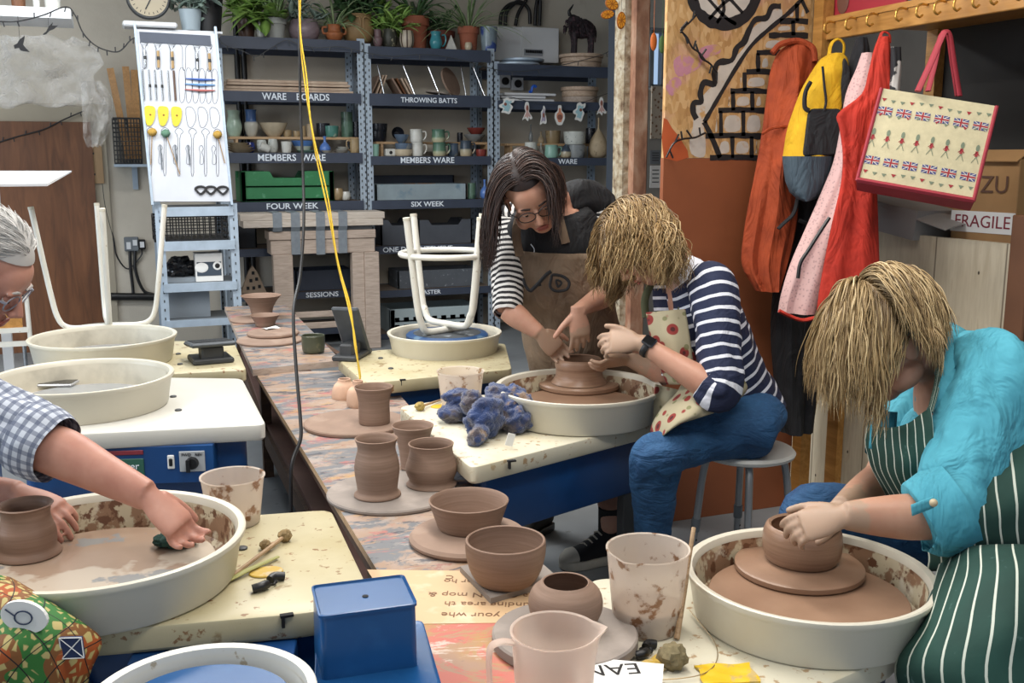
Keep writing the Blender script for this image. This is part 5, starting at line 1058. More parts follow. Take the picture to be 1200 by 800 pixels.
# that crate needs a back post down to the floor
for i, (x0, x1, yt) in enumerate(((129, 148, 80), (147, 155, 78), (157, 160, 82))):
    a = PY(x1+3, 186, YW-.2); b = PY(x0, yt, YW-.1); g = G(); d = b-a; g.box((0, 0, 0), (.05, .015, d.length), V3((0, 0, 1)).rotation_difference(d.normalized()).to_matrix()); g.v = [v+d*.5 for v in g.v]; one('wooden_batten', g, RAILW, 'pale wooden batten, '+('leftmost', 'middle', 'rightmost')[i]+' of three standing in the black mesh crate', 'batten', tuple(a), smooth=False)
# box with a picture
p = PY(246, 331, yB-.05); T = thing('appliance_box', 'white cardboard box printed with a device, on the small steel unit', 'box', (p.x, p.y, UZ[2])); W_, H_ = 31*k, 33*k
g = G(); g.box((0, .08, H_/2), (W_, .16, H_)); build('carton', g, PAPER, T, smooth=False); g = G(); g.box((0, -.001, H_*.45), (W_*.9, .003, H_*.5)); build('printed_panel', g, M('print_slate', '3c4854', .5), T, smooth=False)
g = G(); g.ball((-.05, -.004, H_*.5), (.045, .003, .035), 16, 8); g.ball((.055, -.004, H_*.55), (.03, .003, .03), 16, 8); g.m(1); g.ball((.055, -.006, H_*.55), (.018, .003, .018), 12, 6); build('printed_picture', g, [PAPER, BLACK], T)
def bag(name, label, px, py, y, r, m, z=None, sc=(1, .8, .8)):
    p = PY(px, py, y); zz = p.z if z is None else z; g = G(); g.ball((0, 0, r*sc[2]), (r*sc[0], r*sc[1], r*sc[2]), 30, 20, nz=.45, nf=3.2); one(name, g, m, label, 'bag', (p.x, p.y, zz))
PB = M('bin_bag', '15161a', .22, .1, 30, .5, 25)
bag('plastic_bag', 'crumpled black plastic bag on the middle shelf of the small steel unit', 212, 330, yB+.1, .1, PB, UZ[2]); bag('plastic_bag', 'flat heap of black plastic on the floor left of the small unit', 172, 374, yB-.5, .16, PB, .0, (1.2, .8, .7))
T = crate('plastic_crate', 'grey plastic crate heaped with black bags on the floor, right of the small unit', 'crate', 198, 254, 372, .0, .4, .2, GREYP, yo=yB-.55-YS, notch=0, slots=6)
p = PY(226, 372, yB-.35); g = G(); g.ball((0, 0, .0), (.18, .14, .09), 30, 18, nz=.5, nf=3.5); one('plastic_bag', g, PB, 'black plastic bag filling the grey crate on the floor', 'bag', (p.x, p.y, .19))
g = G(); g.box((0, 0, .14), (.3, .2, .28)); p = PY(218, 345, yB+.1); one('storage_box', g, M('pale_grey_box', '8f98a0', .5), 'pale grey box on the lowest shelf of the small steel unit', 'box', (p.x, p.y, UZ[3]), smooth=False)
# sockets and cables
yw = YW
T, w, h = wallbox('wall_socket', 'grey double socket with plugs on the back wall left of the small unit', 'socket', 145, 163, 278, 294, .05, GREYP); g = G(); g.box((w*.25, -.053, h*.6), (w*.3, .008, h*.4)); g.box((-w*.2, -.053, h*.4), (w*.3, .008, h*.5)); build('plug', g, WHITE, T, smooth=False)
T, w, h = wallbox('wall_socket', 'small black switched socket beside the grey double one', 'socket', 162, 171, 281, 292, .06, BLACK); g = G(); g.box((0, -.063, h*.5), (w*.6, .008, h*.6)); build('switch', g, WHITE, T, smooth=False)
for i, q in enumerate([[(152, 293), (153, 315), (156, 345), (150, 350), (120, 347)], [(158, 293), (159, 318), (168, 340), (180, 345)], [(118, 195), (123, 240), (133, 280), (137, 300), (150, 315), (165, 300), (166, 292)]]):
    P = [PY(x, y, yw-.03) for x, y in q]; g = G(); g.tube([p-P[0] for p in catm(P, 5)], .012 if i < 2 else .006, 8); one('cable', g, BLACK, ('left thick black cable dropping from the grey socket', 'right thick black cable dropping from the grey socket', 'thin black cable running down the wall to the black socket')[i], 'cable', tuple(P[0]))
a = PY(108, 347, yw-.04); b = PY(200, 348, yw-.04); g = G(); g.cyl((0, 0, 0), b-a, .03); one('pipe', g, BLACK, 'thick black horizontal pipe low on the back wall', 'pipe', tuple(a))
# big brown panel
a = PY(-40, 143, yw-.05); b = PY(106, 143, yw-.05); zt = PY(90, 143, yw-.05).z; g = G(); g.box((0, 0, zt/2), (b.x-a.x, .04, zt)); one('leaning_board', g, BROWNW, 'large brown wood-grain panel leaning on the back wall, far left', 'panel', ((a.x+b.x)/2, a.y, 0), smooth=False)
g = G(); q0 = PY(-40, 122, yw-.02); q1 = PY(122, 122, yw-.02); z1 = q1.z; zb_ = PY(90, 143, yw-.02).z
g.box((0, 0, (z1+zb_)/2), (q1.x-q0.x, .03, z1-zb_-.002)); xr = (q1.x-q0.x)/2; g.box((xr-.06, 0, zb_/2+.001), (.11, .03, zb_-.004)); o = build('trim_1', g, M('beige_trim', 'a39a88', .7, .06, 4), smooth=False); o.location = ((q0.x+q1.x)/2, q1.y, 0); o['kind'] = 'structure'
p = PY(110, 192, yw-.045); g = G(); g.box((0, 0, 0), (.13, .02, .3)); g.m(1); g.box((0, -.011, .08), (.014, .004, .014)); g.box((0, -.011, -.08), (.014, .004, .014)); one('wood_offcut', g, [M('tan_wood', '9c7f5c', .6), BLACK], 'small drilled piece of tan wood screwed to the wall beside the brown panel', 'wood block', (p.x, p.y, p.z), smooth=False)
# shelf at top left with objects, plastic sheeting, swallows, wire
yL = 7.0
a = PY(-40, 16, yL); b = PY(83, 16, yL); zt = PY(60, 9, yL).z; zb_ = PY(60, 21, yL).z; g = G(); g.box((0, .25, (zt+zb_)/2), (b.x-a.x, .5, zt-zb_)); one('wall_shelf', g, WHITE, 'thick white shelf crossing the top left corner', 'shelf', ((a.x+b.x)/2, a.y, 0), smooth=False)
# carried by a white upright
for xx in (0, 60): p = PY(xx, 22, yL+.45); g = G(); g.box((0, 0, zb_/2), (.05, .05, zb_)); 
g = G(); p = PY(-25, 22, yL+.3); g.box((0, 0, zb_/2), (.06, .06, zb_-.002)); one('shelf_upright', g, WHITE, 'white post carrying the top left shelf, at the picture edge', 'post', (p.x, p.y, .0), smooth=False)
for (cx_, w_, h_, m_, lb, nm) in ((22, 16, 14, BROWNW, 'dark brown box on the top left shelf', 'box'), (43, 8, 12, GZ['white'], 'white cup on the top left shelf', 'cup'), (62, 18, 14, GZ['white'], 'white lidded tub on the top left shelf', 'tub')):
    p = PY(cx_, 9, yL+.1); kk = mpp(p); g = G(); g.lathe([(.003, 0), (w_*kk/2*.9, 0), (w_*kk/2, h_*kk), (w_*kk/2-.006, h_*kk), (w_*kk/2*.88, .008), (.003, .008)], n=24); one(nm, g, m_, lb, nm, (p.x, p.y, zt))
# translucent sheet
t = NT('polythene'); t.col('e6e4e0'); t.p(rough=.18, trans=.3, ior=1.2, alpha=t.ramp(t.noise(7, 5, dist=1.2), [(.35, .12), (.65, .5)])); t.bump(t.noise(6, 4, dist=2.5), .6, .04); POLY = t.m
def hangsheet(name, label, cat, rows, y, m, th=.003, amp=.03, nu=24, fr=9, seed=0):
    """rows: list of (py, xl, xr); a sheet with vertical folds"""
    P = [(PY(xl, py, y), PY(xr, py, y)) for py, xl, xr in rows]; o0 = P[0][0].copy(); n = len(rows)-1; g = G()
    def fn(u, v):
        f = v*n; i = min(int(f), n-1); t_ = f-i; a = lerp(P[i][0], P[i+1][0], t_); b = lerp(P[i][1], P[i+1][1], t_); q = lerp(a, b, u)-o0
        q.y += amp*(sin(u*fr+v*2.3+seed)*.6+noise.noise(V3((u*4, v*5, seed)))*1.1); q.z += amp*.4*noise.noise(V3((u*6, v*3, seed+5))); return q
    g.sheet(fn, nu, n*4, th); return one(name, g, m, label, cat, tuple(o0))
hangsheet('polythene_sheet', 'crumpled clear polythene draped over the panel under the top left shelf', 'plastic sheet', [(42, -30, 85), (58, -30, 115), (75, -30, 122), (92, -30, 110), (108, -30, 112), (122, -30, 128), (124, -30, 125)], 7.9, POLY, amp=.09)
hangsheet('polythene_sheet', 'hanging tail of clear polythene beside the beige trim', 'plastic sheet', [(95, 95, 118), (115, 96, 132), (140, 97, 132), (160, 98, 124), (172, 102, 118)], 7.85, POLY, amp=.06, nu=14, seed=3)
def swallow(label, pts, body):
    q = [PY(x, y, 6.99) for x, y in pts]; o0 = q[0]; g = G(); v = [p-o0 for p in q]; g.loft([v, [p+V3((0, .006, 0)) for p in v]]); g.tube([v[2]+V3((0, .003, -.005)), V3((v[2].x, .003, zb_-o0.z))], .0012, 5); one('paper_swallow', g, BLACKM, label, 'paper swallow', tuple(o0), smooth=False)
swallow('black paper swallow with spread wings, the left one', [(16, 53), (20, 51), (23, 46), (29, 42), (28, 48), (27, 52), (30, 56), (35, 61), (28, 60), (24, 59), (22, 56), (17, 57)], 0)
swallow('black paper swallow flying away, the right one', [(50, 40), (54, 37), (57, 31), (62, 26), (61, 30), (68, 30), (63, 34), (58, 36), (54, 40), (51, 41)], 0)
g = G(); q = [PY(x, y, 6.95) for x, y in ((-5, 25), (20, 25), (50, 18), (77, 8), (88, 18), (97, 38), (110, 52), (125, 59), (140, 60), (152, 48), (158, 44))]; P = catm(q, 6); o0 = P[0].copy(); g.tube([p-o0 for p in P], .004, 6)
for i in range(2, len(P), 4): g.tube([P[i]-o0, P[i]-o0+V3((rnd.uniform(-.01, .01), 0, -.03*rnd.choice((1, -1))))], .004, 5)
one('fairy_light_string', g, BLACK, 'dark fairy light wire looping from the top left shelf to the tool board', 'string lights', tuple(o0))
g = G(); q = [PY(x, y, yw-.08) for x, y in ((-5, 168), (20, 160), (50, 152), (75, 140), (98, 130))]; P = catm(q, 6); o0 = P[0].copy(); g.tube([p-o0 for p in P], .005, 6)
for i in range(2, len(P), 3): g.tube([P[i]-o0, P[i]-o0+V3((.005, 0, -.03*(1 if i % 2 else -1)))], .004, 5)
one('fairy_light_string', g, BLACK, 'dark fairy light wire crossing the big brown panel', 'string lights', tuple(o0))
g = G(); q = [PY(x, y, YS-.06) for x, y in ((256, 42), (262, 52), (285, 60), (300, 66), (315, 58), (335, 47), (350, 52), (370, 56), (400, 55), (430, 62), (460, 66), (500, 64), (540, 70), (575, 80), (600, 84), (640, 80), (700, 66), (720, 56))]; P = catm(q, 5); o0 = P[0].copy(); g.tube([p-o0 for p in P], .003, 6)
for i in range(2, len(P), 4): g.tube([P[i]-o0, P[i]-o0+V3((rnd.uniform(-.02, .02), 0, -.035))], .0035, 5)
one('fairy_light_string', g, DGREY, 'thin fairy light wire sagging along the top beams of the racking', 'string lights', tuple(o0))
# kitchen scale
p = PY(176, 33, yB+.05); kk = mpp(p); T = thing('weighing_scale', 'old round-dial weighing scale on top of the tool board', 'scale', (p.x, p.y, p.z+.0)); g = G(); g.box((0, .05, .02), (.34, .2, .035), bev=.01); build('tray', g, WHITE, T)
g = G(); g.lathe([(.003, -.03), (.135, -.03), (.14, -.02), (.14, .02), (.132, .03), (.003, .03)], (0, .05, .2), 40, Matrix.Rotation(pi/2, 4, 'X')); build('casing', g, DGREY, T); g = G(); g.lathe([(.003, .0), (.122, .0), (.122, .004), (.003, .004)], (0, .018, .2), 40, Matrix.Rotation(pi/2, 4, 'X')); build('dial', g, M('scale_dial', 'a89c84', .5), T)
g = G(); g.box((0, .012, .16), (.008, .004, .09), Matrix.Rotation(.5, 3, 'Y')); build('pointer', g, BLACK, T, smooth=False)
for i in range(24): a = i*pi/12; g = G() if i == 0 else g; g.box((cos(a)*.105, .013, .2+sin(a)*.105), (.004, .002, .014), Matrix.Rotation(pi/2-a, 3, 'Y'))
build('dial_marks', g, BLACK, T, smooth=False)
# shelf carrying scale and bucket: the top of the board strip
a = PY(163, 36, yB+.2); b = PY(258, 36, yB+.2); g = G(); g.box((0, 0, -.01), (b.x-a.x, .3, .014)); one('top_shelf_plank', g, WHITE, 'narrow white shelf along the top of the tool board', 'shelf', ((a.x+b.x)/2, yB+.2, PY(200, 34, yB+.05).z+.0), smooth=False)
ZQ = PY(200, 34, yB+.05).z
p = PY(224, 36, yB+.1); kk = mpp(p); T = thing('potted_plant', 'pale blue-grey metal bucket plant on the tool board shelf', 'plant', (p.x, p.y, ZQ)); g = G(); g.lathe([(.003, 0), (10*kk, 0), (13*kk, 23*kk), (13.6*kk, 23.5*kk), (12.6*kk, 23*kk), (9.5*kk, .01), (.003, .01)], n=32); build('pot', g, M('bucket_blue_grey', '8f9ca3', .4, .05, 6), T); g = G(); plant(g, V3((0, 0, 20*kk)), 'bush', 16, .3, .05, .5, 21); build('foliage', g, LEAF['grey'], T, ang=0)
p = PY(243, 36, yB+.2); T = thing('potted_plant', 'dark pot plant behind the blue-grey bucket', 'plant', (p.x, p.y, ZQ)); g = G(); g.lathe([(.003, 0), (.09, 0), (.12, .3), (.11, .3), (.08, .02), (.003, .02)], n=28); build('pot', g, BLACK, T); g = G(); plant(g, V3((0, 0, .28)), 'bush', 20, .3, .06, .5, 22); build('foliage', g, LEAF['deep'], T, ang=0)
# small trolley at left and white sheet
p = PD(-5, 420, 6.3); yT = p.y; T = thing('trolley', 'white-framed trolley with a plywood back, behind the man', 'trolley', (PY(-10, 400, yT).x, yT, 0)); ox = PY(-10, 400, yT).x
def tp(x, y): q = PY(x, y, yT); return V3((q.x-ox, 0, q.z))
top = tp(27, 306); bot = tp(36, 404)
for dx in (0, -.5): g = G(); g.tube([top+V3((dx, 0, 0)), bot+V3((dx, 0, 0))], .014, 10); build('frame_tube', g, WHITEP, T)
for y_ in (350, 386, 402): q = tp(30, y_); g = G(); g.box((q.x-.26, 0, q.z), (.55, .03, .03)); build('cross_bar', g, WHITEP, T, smooth=False)
q = tp(28, 350); q2 = tp(30, 386); g = G(); g.box((q.x-.27, .012, (q.z+q2.z)/2), (.5, .012, q.z-q2.z-.03)); build('plywood_back', g, RAILW, T, smooth=False)
q0_ = tp(28, 402)
for dx in (0, -.5): g = G(); g.tube([V3((q0_.x+dx, 0, q0_.z)), V3((q0_.x+dx, 0, .06))], .012, 8); build('castor_stem', g, STEEL, T)
for dx in (0, -.5): g = G(); g.cyl((q0_.x+dx, -.012, .035), (q0_.x+dx, .012, .035), .035); build('castor', g, DGREY, T)
q = PY(27, 305, yT); z0 = PD(40, 204, 5.6); g = G(); pl = [(-20, 198), (84, 199), (56, 215), (-20, 216)]; yy = z0.z; P = [PZ(x, 184+ (y-184), z0.z) if False else None for x, y in pl]
zsh = 1.42; P = [PZ(x, y, zsh) for x, y in ((-60, 200), (84, 200), (55, 215), (-60, 216))]; c = sum(P, V3())/4; g.slab([(p.x-c.x, p.y-c.y) for p in P], -.008, 0); one('white_board', g, WHITE, 'white sheet board jutting in at the left edge above the man', 'board', (c.x, c.y, zsh), smooth=False)
g = G(); pp = [P[0]-c, P[3]-c]; g.box((P[3].x-c.x+.03, P[3].y-c.y+.12, (zsh-.01)/2), (.05, .05, zsh-.01)); one('board_upright', g, GALV, 'steel upright under the white sheet board at the left edge', 'post', (c.x, c.y, 0), smooth=False)
# ================= taped stand in front of the racking =================
yP = PZ(430, 404, 0).y; 
if yP > YS-.35: yP = YS-.35
def sx_(x): return PY(x, 300, yP).x
def sz_(y): return PY(380, y, yP).z
T = thing('taped_stand', 'wooden stand with pale planks strapped down by silver tape', 'stand', (sx_(380), yP, 0)); ox = sx_(380)
WPL = _wood('whitewashed_plank', 'd2c8bc', 'b5a89a', 7, (1, 9, 9), .7)
def tb(n, x0, x1, y0, y1, d, m, yo=0, par=T, bev=.004):
    g = G(); zz1 = sz_(y0); zz0 = sz_(y1) if y1 < 406 else 0
    g.box(((sx_(x0)+sx_(x1))/2-ox, yo+d/2, (zz0+zz1)/2), (sx_(x1)-sx_(x0), d, zz1-zz0), bev=bev); return build(n, g, m, par)
tb('plank', 283, 451, 249, 257, .3, WPL, -.03); tb('plank', 286, 449, 257, 265, .3, WPL, -.03)
tb('beam', 316, 441, 270, 280, .24, PINE_P, .0); tb('beam', 318, 440, 280, 297, .22, PINE_P, .01); tb('packing_block', 320, 438, 265, 270, .2, GREYP, .02)
tb('leg', 320, 343, 297, 410, .09, PINE_P); tb('leg', 413, 427, 297, 410, .09, PINE_P, .01); tb('leg', 427, 444, 297, 410, .09, PINE_P, -.01)
tb('rung', 343, 416, 365, 372, .03, PINE_P, .03); tb('rung', 343, 416, 378, 385, .03, PINE_P, .03)
TAPE = M('silver_tape', '8f98a0', .3, .1, 30, metal=.3)
for (x, y1) in ((326, 268), (347, 297), (376, 298), (402, 297)):
    g = G(); w = 5.2*mpp(PY(380, 270, yP)); X0 = sx_(x)-ox; za, zb2 = sz_(248.5), sz_(y1); q = [V3((0, .25, za+.001)), V3((0, -.034, za+.001)), V3((0, -.036, sz_(265))), V3((0, -.012, sz_(270))), V3((0, -.008, zb2))]
    rows = [[p+V3((X0-w, 0, 0)), p+V3((X0+w, 0, 0)), p+V3((X0+w, .003, .002)), p+V3((X0-w, .003, .002))] for p in q]; g.loft(rows); build('tape_strap', g, TAPE, T, smooth=False)
# ================= hanging flexes =================
def flex(label, pts, r, m, dd):
    P = catm([PD(x, y, d) for x, y, d in pts], 8); o0 = P[0].copy(); g = G(); g.tube([p-o0 for p in P], r, 8); one('hanging_flex', g, m, label, 'cable', tuple(o0))
flex('black flex hanging from the ceiling down to the floor in front of the racking', [(351, -40, 4.6), (351, 30, 4.55), (352, 120, 4.45), (355, 200, 4.3), (356, 260, 4.1), (352, 320, 3.9), (344, 365, 3.7), (347, 430, 3.5), (352, 490, 3.35), (352, 515, 3.3), (342, 545, 3.25), (341, 600, 3.25), (342, 640, 3.25)], .006, BLACK, 0)
flex('yellow twisted flex hanging from the ceiling to the bisque jar', [(350, -40, 4.5), (351, 20, 4.48), (354, 70, 4.45), (362, 130, 4.35), (372, 190, 4.25), (385, 250, 4.15), (396, 310, 4.05), (406, 350, 3.95), (415, 390, 3.85), (420, 430, 3.8), (422, 444, 3.78)], .0034, M('yellow_flex', 'c9a52a', .4, .15, 40), 0)
g = G(); P = catm([PD(*q) for q in ((351, -30, 4.48), (353, 30, 4.47), (357, 80, 4.42), (364, 135, 4.33), (377, 200, 4.22), (389, 262, 4.12), (400, 320, 4.02), (411, 368, 3.9), (418, 410, 3.82), (421, 442, 3.78))], 8); o0 = P[0].copy(); g.tube([p-o0+V3((cos(i*.35)*.0045, 0, 0)) for i, p in enumerate(P)], .0032, 8); one('hanging_flex', g, MT['yellow_flex'], 'second strand twisted round the yellow hanging flex', 'cable', tuple(o0))
# ================= coat rack side =================
xr = (PZ(955, 50, 1.95).x+PZ(1200, 12, 1.95).x)/2
yo = PX(948, 100, xr).y
# chipboard end wall with mural
t = NT('osb'); v = t.tc(); vv = t.voro(60, t.mapping(v, scale=(1, 1, .45), rot=(0, .6, 0)), out='Color'); s_ = t.sep(vv)[0]
o = t.ramp(s_, [(0, 'a8804e'), (.5, 'bd9560'), (1, 'cba878')]); o = t.mix(t.ramp(t.noise(4, 4, v), [(.56, 0.0), (.68, .5)]), o, 'c08a8c'); o = t.mix(t.ramp(t.noise(30, 4, t.mapping(v, scale=(1, 1, .3), rot=(0, .8, 0))), [(.55, 0.0), (.62, .5)]), o, '8f6a3c')
t.col(o); t.p(rough=.7); t.bump(s_, .2); OSB = t.m
A = PY(780, 100, yo); B = PY(949, 100, yo); zsplit = PY(850, 185, yo).z; cx = (A.x+B.x)/2; w = B.x-A.x
T = thing('mural_board', 'chipboard end panel painted with a black and white stone arch and round window', 'painted board', (cx, yo, 0))
g = G(); g.box((0, .01, (zsplit+2.9)/2), (w, .02, 2.9-zsplit)); build('panel', g, OSB, T, smooth=False)
def mp(X, Y): p = PY(750+X/2.667, Y/2.667, yo); return V3((p.x-cx, 0, p.z))
def ribbon(g, pts, wd, y=-.001, n=4, closed=False):
    P = catm([mp(*q) for q in pts], n, closed); L = len(P); Lf = []; Rt = []
    for i, p in enumerate(P):
        d = (P[(i+1) % L]-P[i-1]) if closed else (P[min(i+1, L-1)]-P[max(i-1, 0)]); nrm = V3((-d.z, 0, d.x)).normalized(); ww = wd*(.85+.3*noise.noise(p*30)); Lf.append(p+nrm*ww/2+V3((0, y, 0))); Rt.append(p-nrm*ww/2+V3((0, y, 0)))
    if closed: Lf.append(Lf[0]); Rt.append(Rt[0])
    vs = [q for k in zip(Lf, Rt) for q in k]; fs = [(2*i, 2*i+1, 2*i+3, 2*i+2) for i in range(len(Lf)-1)]; g.add(vs, fs)
def patch(g, pts, y=-.0006, n=3):
    P = catm([mp(*q) for q in pts], n, True); g.add([p+V3((0, y, 0)) for p in P], [tuple(range(len(P)))])
MB_ = M('mural_black', '1b1a1c', .7); MW = M('mural_white', 'c2bbb0', .8, .1, 20, spots=[('bd9560', 16, .6, .08)]); MO = M('mural_orange', 'b5552a', .7, .1, 10); MPk = M('mural_pink', 'b8808f', .8, .1, 20, spots=[('bd9560', 22, .5, .1)])
g = G(); patch(g, [(74, 368), (100, 400), (130, 440), (152, 492), (74, 494)], -.0004, 2); build('orange_paint', g, MO, T, smooth=False)
g = G(); patch(g, [(105, 190), (140, 170), (175, 185), (190, 150), (240, 140), (250, 165), (200, 185), (180, 215), (120, 240)]); patch(g, [(80, 270), (110, 240), (130, 260), (100, 300)]); build('pink_paint', g, MPk, T, smooth=False)
g = G(); patch(g, [(430, 20), (390, 60), (350, 90), (330, 140), (300, 175), (250, 205), (230, 262), (200, 295), (170, 345), (165, 400), (155, 430), (160, 480), (200, 490), (205, 440), (200, 380), (240, 310), (300, 210), (350, 140), (430, 70), (445, 40)], -.0006)
patch(g, [(165, -30), (190, 35), (240, 75), (300, 75), (345, 35), (362, -20), (330, -70), (200, -70)], -.0006)
rows = [(18, 62, 455, 524), (70, 106, 420, 524), (116, 160, 382, 450), (172, 220, 350, 410), (232, 280, 300, 396), (292, 340, 262, 388), (352, 420, 222, 384), (432, 488, 236, 376)]
br = {0: [490], 1: [478], 2: [], 3: [368], 4: [326], 5: [290, 350], 6: [252, 322], 7: [288, 348]}
for i, (y0, y1, x0, x1) in enumerate(rows):
    xs = [x0]+br[i]+[x1]
    for a, b in zip(xs, xs[1:]):
        if b-a > 18: m = 13; patch(g, [(a+m+5, y0+m), (b-m, y0+m-1), (b-m+2, y1-m), (a+m, y1-m+2)], -.0006, 3)
build('white_paint', g, MW, T, smooth=False)
g = G(); ribbon(g, [(262+cos(a*pi/12)*100, -22+sin(a*pi/12)*98) for a in range(24)], .052, closed=True, y=-.0012)
for q in ([(190, -30), (262, 50), (300, 76)], [(230, -60), (320, 40)], [(330, -40), (262, 10), (215, 60)], [(170, 0), (240, -60)], [(250, -30), (262, 30), (240, 72)]): ribbon(g, q, .016, y=-.0012)
ribbon(g, [(440, 20), (412, 22), (395, 55), (360, 62), (340, 95), (325, 130), (302, 150), (286, 188), (245, 196), (232, 225), (232, 262), (200, 258), (188, 292), (192, 318), (168, 322), (166, 350), (176, 372)], .028, y=-.0012, n=5)
ribbon(g, [(512, -10), (470, 35), (410, 85), (350, 140), (300, 212), (245, 305), (200, 382)], .02, y=-.0012); ribbon(g, [(200, 380), (222, 425), (250, 492)], .028, y=-.0012); ribbon(g, [(505, 0), (524, 40)], .022, y=-.0012)
for i, (y0, y1, x0, x1) in enumerate(rows):
    ribbon(g, [(x0-18, y1+5), ((x0+x1)/2, y1+3), (x1+1, y1+6)], .026, y=-.0012)
    for x in br[i]: ribbon(g, [(x, y0-6), (x+1, y1+5)], .022, y=-.0012)
build('black_paint', g, MB_, T, smooth=False)
g = G(); g.box((0, .012, zsplit/2), (w, .024, zsplit-.002)); build('lower_panel', g, M('reddish_hardboard', '8c4f2e', .6, .1, 4, spots=[('9c5d3a', 2, .5, .3)]), T, smooth=False)
def twig(label, pts, yy=None):
    P = catm([mp(*q)+V3((cx, yo-.03, 0)) for q in pts], 4); o0 = P[0].copy(); g = G(); g.tube([p-o0 for p in P], .004, 6)
    for i in range(2, len(P), 3): g.tube([P[i]-o0, P[i]-o0+V3((rnd.uniform(-.03, .03), 0, .03*rnd.choice((-1, 1))))], .004, 5)
    one('fairy_light_string', g, BLACK, label, 'string lights', tuple(o0))
twig('black light wire with buds on the upper left of the chipboard mural', [(165, 48), (140, 75), (115, 95), (135, 120), (150, 150), (170, 165), (180, 185), (205, 200), (228, 228)]); twig('black light wire with buds crossing the orange corner of the mural', [(70, 492), (92, 450), (120, 435), (160, 430), (192, 415)])
# rack: shelf, rail, back, end post
y1 = PX(1200, 12, xr).y-1.1; zr0 = 1.95
def zx(px, py): return PX(px, py, xr).z
Y0, Y1 = yo-.01, .6; L = Y0-Y1; ym = (Y0+Y1)/2
T = thing('coat_rack', 'pine coat rack with hooks under a deep shelf along the right side', 'coat rack', (xr, ym, 0))
g = G(); g.box((.03, 0, zr0+.05), (.03, L, .085), bev=.003); rl = build('hook_rail', g, RAILW, T)
g = G(); g.box((.32, 0, zr0+.085), (.62, L, .022)); build('shelf', g, RAILW, T, smooth=False)
g = G(); g.box((.63, 0, 1.2), (.02, L, 2.4)); build('back_panel', g, M('dark_grey_back', '33312f', .8, .1, 3), T, smooth=False)
for yy in (L/2-.035, -L/2+.03): 
    for xx in (.02, .6): g = G(); g.box((xx, yy, 1.4), (.05, .06, 2.8)); build('post', g, RAILW, T, smooth=False)
hk = [PX(x, y, xr) for x, y in ((973, 60), (998, 55), (1023, 52), (1057, 47), (1081, 44), (1102, 40), (1125, 37), (1147, 35), (1168, 32), (1197, 28))]
for h in hk:
    g = G(); q = V3((0, h.y-ym, zr0+.05)); g.tube(catm([q+V3((.012, 0, .02)), q+V3((-.012, 0, .022)), q+V3((-.03, 0, .012)), q+V3((-.034, 0, -.012)), q+V3((-.02, 0, -.022)), q+V3((-.006, 0, -.014))], 4), .0042, 8); build('hook', g, M('brass_hook', 'c79a4a', .3, metal=.7), T)
# boxes on the shelf
def sbox(name, label, x0, x1, yt, m, extra=None, h=.28, d=.3, xo=.05):
    a = PX(x0, 20, xr+xo); b = PX(x1, 20, xr+xo); z = zr0+.097; T = thing(name, label, 'box', (xr+xo, (a.y+b.y)/2, z)); W_ = abs(a.y-b.y); g = G(); g.box((d/2, 0, h/2), (d, W_, h), bev=.004); bx = build('carton', g, m, T); return T, W_, h
RED = M('red_card', '9c2733', .5, .05, 5); 
T, W_, h = sbox('printed_box', 'red printed box with a round picture, left on the rack shelf', 974, 1060, 0, RED)
g = G(); g.ball((-.001, W_*.34, h*.55), (.002, .05, .07), 20, 10); build('picture', g, PAPER, T); g = G(); g.ball((-.003, W_*.33, h*.2), (.002, .035, .05), 20, 10); build('figure', g, M('printed_brown', '6b4436', .6), T)
text('Spark to create', .022, CHALK, T, (-.0015, -W_*.05, h*.33), (pi/2, 0, -pi/2), 'lettering', .0004); text('every day at home', .015, CHALK, T, (-.0015, -W_*.05, h*.24), (pi/2, 0, -pi/2), 'lettering', .0004)
sbox('storage_tub', 'dark blue box in the middle of the rack shelf', 1062, 1148, 0, M('navy_box', '20304f', .5, .05, 5), h=.3)
T, W_, h = sbox('printed_box', 'second red printed box at the right end of the rack shelf', 1152, 1230, 0, RED); g = G(); g.ball((-.001, W_*.3, h*.4), (.002, .05, .06), 20, 10); build('picture', g, M('printed_brown', '6b4436', .6), T)
# whitewashed plank partition
xp = xr+.13; t = NT('whitewashed_planks'); v = t.tc(); sy = t.math('MULTIPLY', t.sep(v)[1], 3.1); fr = t.math('FRACT', sy); n = t.noise(5, 6, t.mapping(v, scale=(8, 8, 1)))
o = t.ramp(n, [(.3, 'bfb298'), (.6, 'd2c7ae'), (.75, 'bba98a')]); o = t.mix(t.ramp(t.voro(7, t.mapping(v, scale=(1, 2, 1.3))), [(.05, 1.0), (.075, 0.0)]), o, '3a2c20'); o = t.mix(t.ramp(t.math('ABSOLUTE', t.math('SUBTRACT', fr, .5)), [(.485, 0.0), (.495, .8)]), o, '5a4a38')
t.col(o); t.p(rough=.75); t.bump(n, .3, .003); PLK = t.m
a = PX(1030, 272, xp); b = PX(1186, 285, xp); far = PX(934, 420, xp); zt = (a.z+b.z)/2
g = G(); n_ = 0; yA, yB_ = far.y+.2, b.y; wpl = .135; y = yA
T = thing('plank_partition', 'low whitewashed plank partition behind the blonde person in turquoise', 'partition', (xp, (yA+yB_)/2, 0))
g = G(); g.box((.012, 0, zt/2), (.024, yA-yB_, zt)); build('planking', g, PLK, T, smooth=False)
g = G(); g.box((.05, 0, zt-.1), (.05, yA-yB_-.02, .06)); build('batten', g, RAILW, T, smooth=False)
pk = PX(1000, 560, xp-.0); 
g = G(); q = PX(975, 520, xp-.03); g.box((-.018, q.y-(yA+yB_)/2, .35), (.03, .07, .7)); build('cover_strip', g, RAILW, T, smooth=False)
